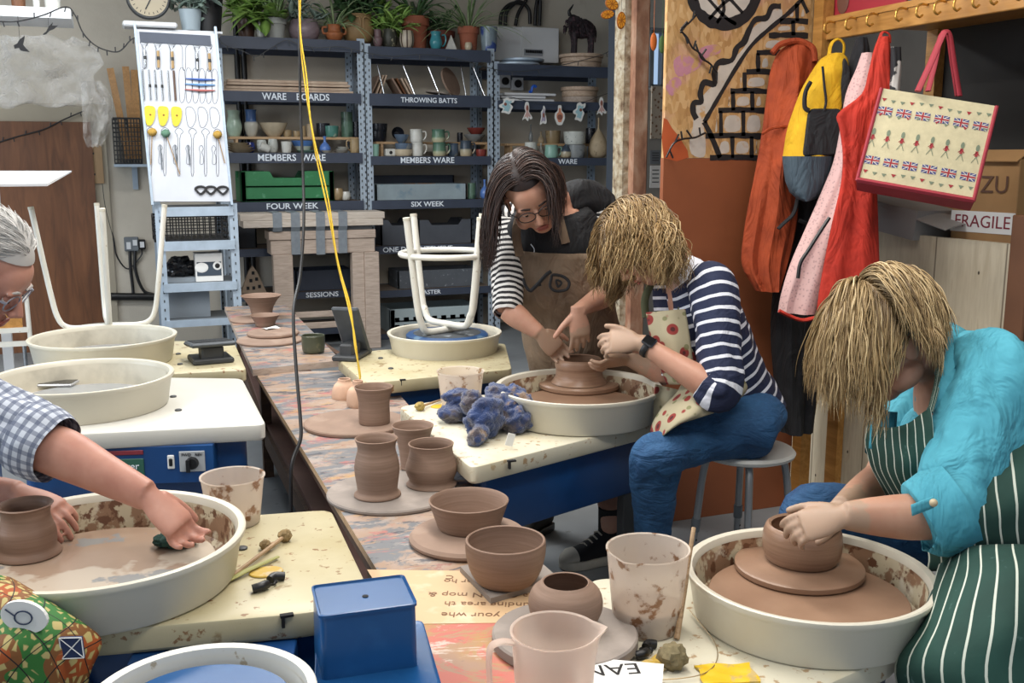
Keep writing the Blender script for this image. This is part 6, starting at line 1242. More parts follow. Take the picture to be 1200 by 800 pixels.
q = PX(1203, 290, xr+.02); g = G(); g.box((0, 0, .66), (.06, .08, 1.32), bev=.004); one('brown_post', g, M('brown_post', '5c3a22', .6, .15, 5), 'dark brown wooden post at the right picture edge beside the planks', 'post', (q.x, q.y, 0))
# boxes behind the partition (resting on a storage shelf)
zsh = zt-.14; g = G(); g.box((.34, 0, zsh-.012), (.42, yA-yB_, .02)); build('storage_shelf', g, UNDERW, T, smooth=False)
CARD = M('brown_cardboard', 'a07b50', .8, .08, 9); 
def carton(label, px, py, w_, d_, h_, rz, tilt=0, m=CARD, z=None, xo=.3):
    p = PX(px, py, xr+xo); T = thing('cardboard_box', label, 'box', (p.x, p.y, zsh if z is None else z), rz); g = G(); g.box((0, 0, h_/2), (d_, w_, h_), bev=.003)
    bd = build('carton', g, m, T); g = G()
    for s2 in (-1, 1): g.box((s2*d_*.42, 0, h_+.012), (d_*.34, w_, .004), Matrix.Rotation(s2*.5, 3, 'Y'))
    build('flap', g, m, T, smooth=False); return T, bd
T, bd = carton('cardboard box with FRAGILE tape at the right edge above the planks', 1178, 250, .26, .24, .42, .12, xo=.32)
g = G(); g.box((-.1215, 0, .2), (.002, .26, .075)); tp_ = build('packing_tape', g, PAPER, T, smooth=False)
LR = M('tape_red', '7d2430', .6); text('FRAGILE', .062, LR, T, (-.1232, .0, .2), (pi/2, 0, -pi/2), 'lettering', .0004); text('FRAGILE', .042, LR, T, (-.1232, -.16, .12), (pi/2, 0, -pi/2), 'lettering', .0004) if 0 else None
text('ZU', .085, M('print_brown_dark', '5c4030', .7), T, (-.1232, -.04, .33), (pi/2, 0, -pi/2), 'lettering', .0004); text('A', .08, MT['print_brown_dark'], T, (-.1232, -.05, .09), (pi/2, 0, -pi/2), 'lettering', .0004)
g = G(); g.box((-.122, .07, .05), (.002, .04, .045)); g.m(1); g.box((-.1225, .07, .05), (.002, .028, .032)); build('printed_mark', g, [LR, CARD], T, smooth=False)
carton('open brown cardboard box behind the tote bag', 1150, 200, .3, .25, .42, -.2, xo=.42)
GB = M('grey_card_bag', '9b9894', .7, .05, 6)
p = PX(1075, 262, xr+.2); T = thing('grey_box', 'grey folded card box lying under the tote bag on the partition', 'box', (p.x, p.y, zt)); g = G(); a_, b_ = .3, .2
g.sheet(lambda u, v: V3(((v-.5)*.2, (u-.5)*.5, .13-.12*(1-u)**1.5*0-.10*(1-u)+.02*sin(v*3))), 8, 6, .004); build('card_flap', g, GB, T, smooth=False)
g = G(); g.box((0, .06, .055), (.2, .32, .11), Matrix.Rotation(.12, 3, 'X')); build('carton', g, GB, T, smooth=False)
# ================= clothing on the hooks =================
def FOLD(name, c, c2=None, sc=14, **k):
    t = NT(name); t.col(t.mix(t.ramp(t.noise(sc, 4), [(.35, 0.0), (.7, 1.0)]), c2 or c, c)); t.p(rough=.85, **k); t.bump(t.math('ADD', t.noise(9, 3, t.mapping(t.tc(), scale=(1, 1, .45), rot=(.3, .5, 0)), dist=1.6), t.math('MULTIPLY', t.noise(40, 3), .06)), .55, .05); return t.m
def hang(name, label, cat, rows, dist, mat, th=.05, fold=5, amp=.02, seed=0, slant=0, hem=None, extra=None, n=44):
    """garment hanging: rows of (py, xl, xr) at px; rings are flattened ellipses with folds"""
    R_ = []; 
    for i, (py, xl, x2) in enumerate(rows):
        dd = dist-slant*i/(len(rows)-1); a = PD(xl, py, dd); b = PD(x2, py, dd); R_.append((a, b))
    ca = catm([a for a, b in R_], 4); cb_ = catm([b for a, b in R_], 4); o0 = (ca[0]+cb_[0])/2; rings = []
    for i, (a, b) in enumerate(zip(ca, cb_)):
        c = (a+b)/2-o0; u = (b-a)/2; w = u.length; nn = u.cross(V3((0, 0, 1))).normalized(); f = i/(len(ca)-1); T_ = th*(.45+.55*min(1, f*3))
        q = []
        for k in range(n):
            al = 2*pi*k/n; s2 = amp*min(1, .25+f*1.5)*(sin(al*fold+seed+f*2)+.6*sin(al*(fold*2+1)+seed*2-f*3)+1.2*noise.noise(V3((al*1.2, f*3, seed))))
            q.append(c+u*cos(al)*(1+.25*s2/max(w, .02))+nn*sin(al)*(T_+s2))
        rings.append(q)
    g = G(); g.loft(rings); T = thing(name, label, cat, tuple(o0)); b = build('garment_body', g, mat, T); return T, o0, b
DB = dep(PX(930, 80, xr))-.05
RUST = FOLD('rust_coat', 'a5441c', '8c3614')
T, o0, b = hang('coat', 'rust orange long coat hanging next to the mural', 'coat', [(50, 926, 950), (62, 912, 957), (85, 903, 955), (120, 898, 950), (158, 893, 940), (200, 886, 930), (240, 878, 934), (275, 872, 930), (310, 870, 922), (340, 886, 914)], DB-.19, RUST, .06, 4, .014, 1)
g = G(); q = [PD(x, y, DB-.26)-o0 for x, y in ((893, 157), (905, 150), (925, 148), (938, 150))]; g.tube(catm(q, 4), .006, 6); build('waist_seam', g, RUST, T)
g = G(); q = [PD(x, y, DB-.22)-o0 for x, y in ((905, 62), (915, 52), (935, 48), (952, 56), (955, 72))]; g.tube(catm(q, 5), [.012]*21, 8); build('hood_edge', g, RUST, T)
DARKC = FOLD('black_coat', '17171b', '0e0e11')
hang('coat', 'black coat hanging between the rust coat and pink jacket', 'coat', [(120, 960, 985), (180, 945, 985), (240, 925, 978), (300, 912, 965), (380, 905, 962), (440, 908, 958), (505, 914, 950)], DB-.08, DARKC, .07, 4, .012, 5)
hang('fleece', 'black fleece collar hanging right of the yellow backpack', 'coat', [(44, 1004, 1016), (60, 999, 1018), (90, 994, 1017), (120, 990, 1016)], DB-.42, M('black_fleece', '1a1a1e', .95, .3, 50, .7, 90), .04, 4, .006, 6)
# backpack
BPY = FOLD('backpack_yellow', 'd9a916', 'c79a10'); BPB = FOLD('backpack_black', '17181b'); BPG = FOLD('backpack_grey', '3f4e58', '364550')
T, o0, b = hang('backpack', 'yellow, black and slate grey backpack hanging from a hook', 'backpack', [(63, 972, 986), (70, 962, 992), (85, 952, 994), (105, 940, 994), (130, 930, 993), (155, 922, 988), (185, 917, 980)], DB-.35, BPY, .1, 2, .006, 2)
dB = DB-.35; 
def pan(name, pts, m, off, th=.02):
    q = roundpoly([PD(x, y, dB-off)-o0 for x, y in pts], .02, 3); g = G(); c = sum(q, V3())/len(q); nn = CF*-1
    g.loft([[p for p in q], [c+(p-c)*1.0+nn*th*.6 for p in q], [c+(p-c)*.93+nn*th for p in q], [c+(p-c)*.4+nn*th*1.15 for p in q]]); return build(name, g, m, T)
pan('front_pocket', [(947, 128), (985, 128), (983, 182), (958, 184), (940, 184)], BPB, .085); pan('side_panel', [(988, 66), (994, 80), (995, 128), (987, 132), (984, 100)], BPB, .08)
g = G(); P = catm([PD(x, y, dB-.02)-o0 for x, y in ((918, 184), (950, 186), (979, 186))], 3)
g.loft([[PD(c_+wv*cos(k*pi/14), y, dB-.0-.125*max(.2, (1-abs(0)))*abs(sin(k*pi/14))**.6 if k <= 14 else dB)-o0 for k in range(15)]+[PD(c_+wv*cos(k*pi/14), y, dB+.07*sin(k*pi/14))-o0 for k in range(13, 0, -1)] for (y, c_, wv) in ((183, 948.5, 32), (198, 947, 29), (212, 946, 26), (225, 945, 20), (233, 945, 11), (236, 945, 3))]); build('slate_base', g, BPG, T)
g = G(); g.tube(catm([PD(x, y, dB-.105)-o0 for x, y in ((964, 78), (966, 100), (968, 118), (966, 130))], 4), .005, 6); g.tube(catm([PD(x, y, dB-.1)-o0 for x, y in ((950, 96), (944, 108), (943, 125), (948, 130))], 4), .009, 6); build('zip', g, BPB, T)
g = G(); g.tube(catm([PD(x, y, dB)-o0 for x, y in ((971, 68), (974, 52), (982, 46), (989, 52), (988, 66))], 5), .01, 8, flat=.5); build('hanging_loop', g, BPY, T)
g = G(); g.tube(catm([PD(x, y, dB+.03)-o0 for x, y in ((935, 232), (930, 250), (918, 262), (912, 268))], 5), .012, 6, flat=.4); g.tube(catm([PD(x, y, dB+.03)-o0 for x, y in ((955, 234), (962, 252), (950, 262), (936, 258))], 5), .01, 6, flat=.4); build('strap', g, BPB, T)
# pink jacket with orange lining
t = NT('pale_pink_print'); t.col(t.mix(t.ramp(t.voro(90), [(.25, 0.0), (.4, 1.0)]), 'b3918f', 'cfaaa6')); t.p(rough=.8); t.bump(t.noise(30, 4), .3, .004); PINKJ = t.m; CORAL = FOLD('coral_red', 'c0301e', 'a82818')
T, o0, b = hang('jacket', 'pale pink printed jacket with red hem, left of the red apron', 'jacket', [(62, 1010, 1024), (80, 1004, 1026), (110, 992, 1022), (150, 986, 1016), (190, 978, 1008), (230, 962, 1000), (270, 945, 990), (310, 928, 976), (345, 917, 962), (366, 913, 956)], DB-.47, PINKJ, .05, 3, .012, 3)
g = G(); dj = DB-.52; q = [PD(x, y, dj-.02)-o0 for x, y in ((913, 364), (925, 370), (940, 375), (956, 372))]; g.tube(catm(q, 4), .014, 8, flat=.5); build('red_hem', g, CORAL, T)
g = G(); q = [PD(x, y, dj-.04)-o0 for x, y in ((972, 255), (962, 270), (948, 292), (938, 308), (935, 326))]; g.tube(catm(q, 4), .0075, 6); build('black_zip', g, BLACK, T)
T, o0, b = hang('apron', 'bright red apron hanging on the hooks beside the tote bag', 'apron', [(43, 1030, 1042), (60, 1024, 1044), (85, 1018, 1046), (110, 1010, 1050), (133, 982, 1046), (150, 984, 1040), (180, 988, 1030), (215, 986, 1028), (260, 976, 1029), (300, 968, 1030), (345, 960, 1030), (390, 955, 1028)], DB-.56, CORAL, .03, 3, .009, 4)
g = G(); g.tube(catm([PD(x, y, DB-.56)-o0 for x, y in ((1030, 48), (1034, 38), (1042, 40), (1043, 50))], 4), .009, 8, flat=.4); build('neck_loop', g, CORAL, T)
hang('coat', 'black and white striped cloth strip hanging behind the red apron', 'cloth', [(55, 1044, 1056), (80, 1044, 1056), (110, 1042, 1054)], DB-.6, M('striped_scrap', 'b5b0aa', .8, spots=[('1c1c20', 9, .5, .02)]), .02, 2, .003, 8)
p = PZ(924, 540, 0); T = thing('suitcase', 'dark blue upright case on the floor behind the seated person', 'suitcase', (p.x+.06, p.y+.1, 0)); hS = 1.5-(440-184)*dep(p)/F; g = G(); g.box((0, 0, hS/2+.02), (.14, .34, hS), bev=.02); build('shell', g, M('navy_fabric', '1c2b52', .8, .1, 20), T); 
for x in (-.04, .04):
    for y in (-.13, .13): g = G(); g.cyl((x-.008, y, .02), (x+.008, y, .02), .02); build('castor', g, BLACK, T)
# ================= tote bag =================
def tx(X, Y, d): return PD(750+X/2.667, Y/2.667, d)
dT = DB-.86; TL, TR, BR_, BL = tx(755, 276, dT+.02), tx(1115, 332, dT-.1), tx(1042, 630, dT-.1), tx(678, 565, dT+.02); c = (TL+TR+BR_+BL)/4
T = thing('tote_bag', 'cream and red jute tote bag printed with flags and guardsmen, hanging on the rail', 'tote bag', tuple(c))
nb = (TR-TL).cross(BL-TL).normalized(); nb = nb if nb.dot(CF) > 0 else -nb
def bq(u, v, o=0.0):
    a = lerp(TL, TR, u); b = lerp(BL, BR_, u); return lerp(a, b, v)-c-nb*(o+.012*sin(pi*u)*sin(pi*v))
JUTE = M('jute_cream', 'c9be9a', .85, .08, 40, .4, 120); TRED = M('tote_red', 'a0303c', .7, .1, 8)
FP = G(); FP.sheet(lambda u, v: bq(u, v), 16, 16, .004)
g = G(); dpt = nb*.13
def side(A_, B_, k=.0):
    g.sheet(lambda u, v: lerp(A_, B_, u)-c+dpt*v+nb*0, 6, 4, .005)
side(TL, BL); side(TR, BR_); side(BL, BR_); g.sheet(lambda u, v: bq(u, v)+dpt, 8, 8, .004)
for A_, B_ in ((TL, BL), (TR, BR_), (BL, BR_)): g.tube([A_-c-nb*.003, B_-c-nb*.003], .006, 8)
g.tube([bq(0, .985, .004), bq(.5, .985, .004), bq(1, .985, .004)], .012, 8, flat=.6)
build('red_gusset', g, TRED, T)
def handle(x0, x1, xm, ym, d0, th=.014):
    P = catm([tx(x0, 285, d0), tx(lerp(x0, xm, .45), 200, d0), tx(xm-10, ym+12, d0+.0), tx(xm, ym, d0), tx(xm+14, ym+10, d0), tx(lerp(x1, xm, .4), 190, d0), tx(x1, 300, d0)], 6); g = G(); g.tube([p-c for p in P], th, 8, flat=.5); build('handle', g, TRED, T)
handle(868, 1000, 955, 100, dT-.05); handle(900, 990, 948, 108, dT+.07, .012)
# printed pattern: on the front panel mesh
pg = [G() for _ in range(4)]
def quad(gi, u0, v0, u1, v1, o=.0035): pg[gi].add([bq(u0, v0, o), bq(u1, v0, o), bq(u1, v1, o), bq(u0, v1, o)], [(0, 1, 2, 3)])
def tri(gi, u, v, w_, h_, o=.0035): pg[gi].add([bq(u-w_/2, v, o), bq(u+w_/2, v, o), bq(u, v+h_, o)], [(0, 1, 2)])
for row, v in enumerate((.1, .26, .49+.0, .87)):
    if row == 2: continue
    for i in range(12): tri(0 if i % 3 == 0 else 3, .05+i*.082, v+.012*sin(i), .045, .035)
for row, v in enumerate((.19, .72)):
    for i in range(6):
        u = .02+i*.165; w_, h_ = .125, .085; quad(2, u, v, u+w_, v+h_, .003); 
        for (a, b, c2, d2) in ((u, v, u+w_, v+h_), (u, v+h_, u+w_, v)):
            pg[1].add([bq(a, b-.008*0, .0036), bq(a+.012, b, .0036), bq(c2, d2, .0036), bq(c2-.012, d2, .0036)], [(0, 1, 2, 3)])
        quad(1, u, v+h_*.33, u+w_, v+h_*.67, .0038); quad(1, u+w_*.4, v, u+w_*.6, v+h_, .0038); quad(0, u, v+h_*.4, u+w_, v+h_*.6, .0042); quad(0, u+w_*.44, v, u+w_*.56, v+h_, .0042)
for i in range(8):
    u = .035+i*.128; v = .42; pg[3].add([bq(u+cos(k*pi/5)*.016, v+.04+sin(k*pi/5)*.035, .0036) for k in range(10)], [tuple(range(10))]); quad(0, u-.012, v+.075, u+.012, v+.13); 
    for s2 in (-1, 1): pg[3].add([bq(u, v+.13, .0036), bq(u+.007, v+.13, .0036), bq(u+s2*.03+.006, v+.2, .0036), bq(u+s2*.03, v+.2, .0036)], [(0, 1, 2, 3)]); pg[0].add([bq(u, v+.08, .0037), bq(u+.006, v+.08, .0037), bq(u+s2*.028, v+.115, .0037), bq(u+s2*.022, v+.12, .0037)], [(0, 1, 2, 3)])
for i, q in enumerate(pg): FP.m(i+1); FP.add(q.v, q.f)
build('front_panel', FP, [JUTE, M('print_red', '9c2f35', .8), M('print_white', 'cfc9c0', .8), M('print_navy', '45497a', .8), M('print_sage', '75806a', .8)], T, ang=30)
# ================= pillar and opening between racking and mural =================
yp = 5.7
def stripe(name, label, cat, x0, x1, m, yy, d=.12, z0=0, z1=3.19, bev=.01, x0b=None, x1b=None):
    q = [PY(x0, 60, yy).x, PY(x1, 60, yy).x]; g = G(); g.box((0, d/2, (z0+z1)/2), (q[1]-q[0], d, z1-z0), bev=bev); return one(name, g, m, label, cat, ((q[0]+q[1])/2, yy, 0))
stripe('steel_post', 'dark slate steel post right of the racking', 'post', 721.5, 730, M('slate_post', '343b45', .6), yp+.5)
t = NT('rough_plaster_post'); n = t.noise(18, 6); t.col(t.ramp(n, [(.3, '6b5440'), (.45, 'a8977c'), (.62, 'c6bca6'), (.75, '7a6048')])); t.p(rough=.9); t.bump(n, .9, .02); RPL = t.m
stripe('stone_post', 'flaking plaster post left of the pinkish timber', 'post', 730, 743, RPL, yp)
t = NT('pinkish_timber'); n = t.noise(10, 6, t.mapping(t.tc(), scale=(1, 1, .5))); t.col(t.ramp(n, [(.3, '7a5240'), (.5, 'a5785e'), (.7, 'c2a48c')])); t.p(rough=.8); t.bump(n, .6, .01); PTM = t.m
stripe('timber_post', 'broad pinkish brown timber post beside the window strip', 'post', 743.5, 762, PTM, yp-.05)
xw0, xw1 = PY(762, 60, yp+.3).x, PY(790, 60, yp+.3).x; zA1, zA0 = PY(770, 36, yp+.3).z, PY(770, 102, yp+.3).z
g = G(); 
for x in (xw0, (xw0+xw1)/2, xw1): g.box((x, 0, (zA1+zA0)/2), (.03, .05, zA1-zA0))
for z in (zA1, zA0): g.box(((xw0+xw1)/2, 0, z), (xw1-xw0, .05, .03))
w2 = build('window_2', g, GREYP, smooth=False); w2.location = (0, yp+.3, 0); w2['kind'] = 'structure'
t = NT('bright_pane'); t.col('6c84a0'); t.p(rough=.1); t.b.inputs['Emission Color'].default_value = lin('a9c4e4'); t.b.inputs['Emission Strength'].default_value = .7; g = G(); g.box(((xw0+xw1)/2, .03, (zA1+zA0)/2), (xw1-xw0-.03, .006, zA1-zA0-.03)); build('pane', g, t.m, w2, smooth=False)
g = G(); g.box(((xw0+xw1)/2, 0, (zA1+3.2)/2), (xw1-xw0+.3, .05, 3.2-zA1-.03)); o = build('trim_2', g, M('pale_header', 'a3a39c', .7), smooth=False); o.location = (0, yp+.3, 0); o['kind'] = 'structure'
g = G(); g.box(((xw0+xw1)/2, 0, zA0/2-.01), (xw1-xw0+.3, .05, zA0-.03)); o = build('wall_alcove', g, M('alcove_wall', '8c8a84', .8), smooth=False); o.location = (0, yp+.3, 0); o['kind'] = 'structure'
t = NT('key_board'); t.col(t.mix(t.ramp(t.voro(34), [(.2, 0.0), (.35, 1.0)]), '6c4c36', 'a59a8a')); t.p(rough=.8); p = PY(769, 132, yp+.27); s_ = mpp(p); g = G(); g.box((0, 0, 0), (14*s_, .02, 60*s_)); one('hook_board', g, t.m, 'narrow board crowded with small hanging things beside the mural', 'board', (p.x, p.y, p.z), smooth=False)
for i, (y0, y2, lb, m) in enumerate(((176, 192, 'upper small grey notice left of the reddish panel', GREYP), (194, 220, 'lower small white notice left of the reddish panel', PAPER))):
    p = PY(768, (y0+y2)/2, yp+.27); g = G(); g.box((0, 0, 0), (14*s_, .004, (y2-y0)*s_)); g.m(1)
    for k in range(4): g.box((0, -.003, (y2-y0)*s_*(.3-k*.18)), (9*s_, .001, 1.2*s_))
    one('notice', g, [m, DGREY], lb, 'notice', (p.x, p.y, p.z), smooth=False)
# dried orange slices hanging
for i, (x, y, rx, ry, rot) in enumerate([(717, 5, 9, 6.5, .3), (712, 17, 9, 5, -.2), (728, 24, 6, 10, .1)]):
    p = PD(x, y, 5.0); k = 5.0/F; T = thing('orange_slice', ('top', 'middle', 'lowest')[i]+' dried orange slice hanging in front of the plaster post', 'orange slice', tuple(p)); Mx = Matrix.Rotation(rot, 3, 'Y') @ Matrix.Diagonal((rx*k, .004, ry*k)); g = G(); g.ball((0, 0, 0), 1, 24, 12); g.v = [Mx @ v for v in g.v]; build('rind', g, M('orange_rind', '9c5a1c', .5), T); g = G()
    for j in range(9): a = j*2*pi/9; pts = [V3((cos(a+b_)*r_, -1.35, sin(a+b_)*r_)) for r_, b_ in ((.15, 0), (.82, -.28), (.86, 0), (.82, .28))]; g.add([Mx @ q for q in pts], [(0, 1, 2, 3)])
    build('segments', g, M('orange_flesh', 'd9922e', .4), T, smooth=False); g = G(); g.tube([V3((0, 0, ry*k)), V3((0, 0, ry*k+.35))], .001, 4); build('thread', g, DGREY, T)
for nm, x, y, m, lb in (('felt_orange', 766, 49, 'c8692a', 'orange leaf-shaped ornament hanging beside the mural'), ('felt_green', 776, 52, '4c6b3a', 'dark green ornament hanging next to the orange one')):
    p = PD(x, y, 4.9); g = G(); g.ball((0, 0, 0), (.018, .008, .042), 16, 12); g.tube([V3((0, 0, .04)), V3((.0, 0, .5))], .001, 4); one('hanging_ornament', g, M(nm, m, .7), lb, 'ornament', tuple(p))
# ================= people =================
CH = V3((sin(YAW), cos(YAW), 0)); UPZ = V3((0, 0, 1))
def cv(r, u, t): return CR*r+UPZ*u-CH*t      # right, up, towards the camera
def skin(name, c, c2):
    t = NT(name); o = t.mix(t.ramp(t.noise(9, 4), [(.35, 0.0), (.7, 1.0)]), c, c2); o = t.mix(t.ramp(t.noise(40, 3), [(.5, 0.0), (.8, .2)]), o, 'a5604e')
    t.sk = o; t.col(o); t.p(rough=.5, sss=.08); SKT[name] = t; t.b.inputs['Subsurface Radius'].default_value = (.02, .008, .004); t.bump(t.noise(120, 3), .08, .001); return t.m
SKT = {}
def muddy(name, pts):
    """wet clay caked on the skin near the given points (local metres, radius)"""
    t = SKT[name]; o = t.sk; nz = t.noise(26, 5)
    for p, r in pts:
        m = t.n.new('ShaderNodeVectorMath'); m.operation = 'DISTANCE'; t.link(t.tc(), m.inputs[0]); m.inputs[1].default_value = tuple(p)
        k = t.math('SUBTRACT', t.math('ADD', 1.0, t.math('MULTIPLY', t.math('SUBTRACT', nz, .5), 1.3)), t.math('DIVIDE', m.outputs['Value'], r)); o = t.mix(t.ramp(k, [(.0, 0.0), (.16, .85)]), o, 'a08670')
    t.col(o)
def wet_skin(name, c):
    t = NT(name); o = t.mix(t.ramp(t.noise(22, 4), [(.4, 0.0), (.55, 1.0)]), c, '8a6a54'); t.col(o); t.p(rough=.35); return t.m
def frames(P, wide):
    L = len(P); out = []
    for i, p in enumerate(P):
        d = (P[min(i+1, L-1)]-P[max(i-1, 0)]).normalized(); w = wide[i] if isinstance(wide, list) else wide; a = (w-d*w.dot(d)).normalized(); out.append((d, a, d.cross(a)))
    return out
def tubeE(g, spec, wide, n=30, sub=4, fold=0.0, ff=(3, 14), seed=0, cap=True, sharp=2.0):
    """spec: (point, half width, half depth) along an axis; soft folds across it"""
    C = catm([s_[0] for s_ in spec], sub); A = catm([(s_[1], s_[2], 0) for s_ in spec], sub); fr = frames(C, wide); rings = []; t_ = 0
    for i, (c, ab, (d, a, b)) in enumerate(zip(C, A, fr)):
        if i: t_ += (C[i]-C[i-1]).length
        q = []
        for k in range(n):
            al = 2*pi*k/n; e = 2/sharp; x = math.copysign(abs(cos(al))**e, cos(al)); y = math.copysign(abs(sin(al))**e, sin(al)); f = 0
            if fold: f = fold*(noise.noise(V3((cos(al)*ff[0]*.6, sin(al)*ff[0]*.6+t_*ff[1], seed)))+.5*noise.noise(V3((cos(al)*ff[0], sin(al)*ff[0]+t_*ff[1]*2.3, seed+9))))
            q.append(c+a*x*(ab.x+f)+b*y*(ab.y+f))
        rings.append(q)
    g.loft(rings, cap=cap); return C, A, fr
def shell(g, spec, wide, a0, a1, off, nu=20, sub=5, th=.003, fold=.004, seed=1):
    C = catm([s_[0] for s_ in spec], sub); A = catm([(s_[1], s_[2], 0) for s_ in spec], sub); fr = frames(C, wide); n = len(C)-1
    def fn(u, v):
        f = v*n; i = min(int(f), n-1); t_ = f-i; lo0 = catm([(q, 0, 0) for q in a0], 8) if isinstance(a0, list) else None
        def ev(L_): 
            if not isinstance(L_, list): return L_
            ff = v*(len(L_)-1); j = min(int(ff), len(L_)-2); return L_[j]+(L_[j+1]-L_[j])*(ff-j)
        al = ev(a0)+(ev(a1)-ev(a0))*u; c = lerp(C[i], C[i+1], t_); ab = lerp(A[i], A[i+1], t_); a = lerp(fr[i][1], fr[i+1][1], t_); b = lerp(fr[i][2], fr[i+1][2], t_)
        o_ = off+fold*noise.noise(V3((u*5, v*6, seed)))
        return c+a*cos(al)*(ab.x+o_)+b*sin(al)*(ab.y+o_)
    g.sheet(fn, nu, n, th)
def hand(g, W, f, n, side, s=1.0, curl=(.5, .55, .6, .7), spread=.12, thumb=(.8, .5), tcurl=.4, k2=1.0):
    f = f.normalized(); n = (n-f*n.dot(f)).normalized(); r = f.cross(n)*side; tips = []
    tubeE(g, [(W-f*.02*s, .026*s, .02*s), (W+f*.01*s, .028*s, .019*s), (W+f*.045*s, .038*s, .0165*s), (W+f*.085*s, .041*s, .0135*s), (W+f*.097*s, .036*s, .010*s)], r, 20, 3)
    for i, (off, ln, rad) in enumerate(((.029, .072, .0088), (.010, .080, .009), (-.010, .074, .0086), (-.028, .058, .0076))):
        p = W+f*.082*s+r*off*s; sp = spread*(1.5-i)/1.5; d = (f+r*sp).normalized(); P = [p]; ax = curl[i]
        for seg, (fr_, cf) in enumerate(((.45, .7), (.3, 1.0), (.25, .8))):
            cc = ax*cf; d = (d*cos(cc)-n*sin(cc)) if seg == 0 else (d*cos(cc*k2)+(d.cross(r if False else (r*-1)).normalized()*0)-(n*0)+rot_about(d, r*side, -cc*k2*side)-d*cos(cc*k2)); d = d.normalized(); p = p+d*ln*s*fr_; P.append(p)
        g.tube(catm([P[0]-f*.02*s]+P, 3), [rad*s]*4+[rad*s]*4+[rad*s*.95]*3+[rad*s*.88]*2, 10); g.ball(P[-1], rad*s*.86, 10, 6); tips.append((P[-1], d, rad*s))
    p = W+f*.018*s+r*.022*s; d1 = (f*.75+r*thumb[0]-n*thumb[1]).normalized(); p1 = p+d1*.042*s; d2 = (d1+f*tcurl-r*tcurl*.4).normalized(); p2 = p1+d2*.032*s; d3 = (d2+f*tcurl*.6-r*tcurl*.5).normalized(); p3 = p2+d3*.026*s
    g.tube(catm([p, p1, p2, p3], 3), [.0145*s, .014*s, .013*s, .012*s, .0118*s, .0112*s, .011*s, .0105*s, .010*s, .0095*s], 10); g.ball(p3, .0096*s, 10, 6); tips.append((p3, d3, .0098*s)); return tips
def rot_about(v, ax, a): return Matrix.Rotation(a, 3, ax) @ v
class Head:
    def __init__(s, c, fwd, up, k=1.0):
        s.c = V3(c); s.f = fwd.normalized(); s.u = (up-s.f*up.dot(s.f)).normalized(); s.r = s.f.cross(s.u); s.k = k
        s.M = Matrix((s.r, s.f, s.u)).transposed()
    def p(s, x, y, z): return s.c+(s.r*x+s.f*y+s.u*z)*s.k
    def ball(s, g, c, r, n=20, m=14): g.ball(s.p(*c), tuple(q*s.k for q in ((r, r, r) if isinstance(r, (int, float)) else r)), n, m, s.M)
    def skull(s, g):
        s.ball(g, (0, -.012, .045), (.076, .096, .088), 32, 22); s.ball(g, (0, .018, -.03), (.062, .072, .085)); s.ball(g, (0, .052, -.088), (.032, .03, .026)); s.ball(g, (0, .06, .03), (.058, .035, .05))
        for q in (-1, 1):
            s.ball(g, (q*.036, .058, -.035), (.026, .028, .028)); s.ball(g, (q*.03, .086, .018), (.024, .009, .007)); s.ball(g, (q*.079, -.008, -.012), (.008, .02, .032), 14, 10); s.ball(g, (q*.052, .02, -.07), (.024, .04, .026)); s.ball(g, (q*.011, .101, -.036), (.009, .01, .008), 10, 8)
        g.tube([s.p(0, .088, .008), s.p(0, .1, -.012), s.p(0, .111, -.032), s.p(0, .1, -.04)], [.0075*s.k, .009*s.k, .0125*s.k, .008*s.k], 12)
        s.ball(g, (0, .088, -.062), (.022, .01, .0055), 12, 8); s.ball(g, (0, .086, -.071), (.02, .01, .006), 12, 8)
    def face(s, T, lidm, lipm, browm, open_=0.4):
        for q in (-1, 1):
            g = G(); s.ball(g, (q*.031, .0825, .0), (.0135, .008, .0105), 16, 10); ey = build('eye', g, M('eye_white', 'cfc8c0', .3), T)
            g = G(); s.ball(g, (q*.031, .0885, -.004), (.0055, .003, .0055), 12, 8); build('iris', g, M('iris_dark', '2a2420', .2), ey)
            g = G(); s.ball(g, (q*.031, .0845, .0045), (.0155, .009, .009), 16, 10); build('eyelid', g, lidm, ey)
        g = G(); s.ball(g, (0, .0955, -.0615), (.021, .005, .0045), 16, 8); s.ball(g, (0, .0935, -.071), (.018, .005, .005), 16, 8); build('lips', g, lipm, T)
        g = G()
        for q in (-1, 1): g.tube([s.p(q*.014, .094, .018), s.p(q*.03, .095, .025), s.p(q*.05, .083, .019)], [.003*s.k, .0032*s.k, .0015*s.k], 8)
        build('eyebrow', g, browm, T)
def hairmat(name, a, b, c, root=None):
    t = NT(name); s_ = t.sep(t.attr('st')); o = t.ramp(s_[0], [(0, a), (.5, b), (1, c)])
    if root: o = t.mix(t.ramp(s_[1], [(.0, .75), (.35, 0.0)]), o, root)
    t.col(o); t.p(rough=.42, spec=.4); return t.m
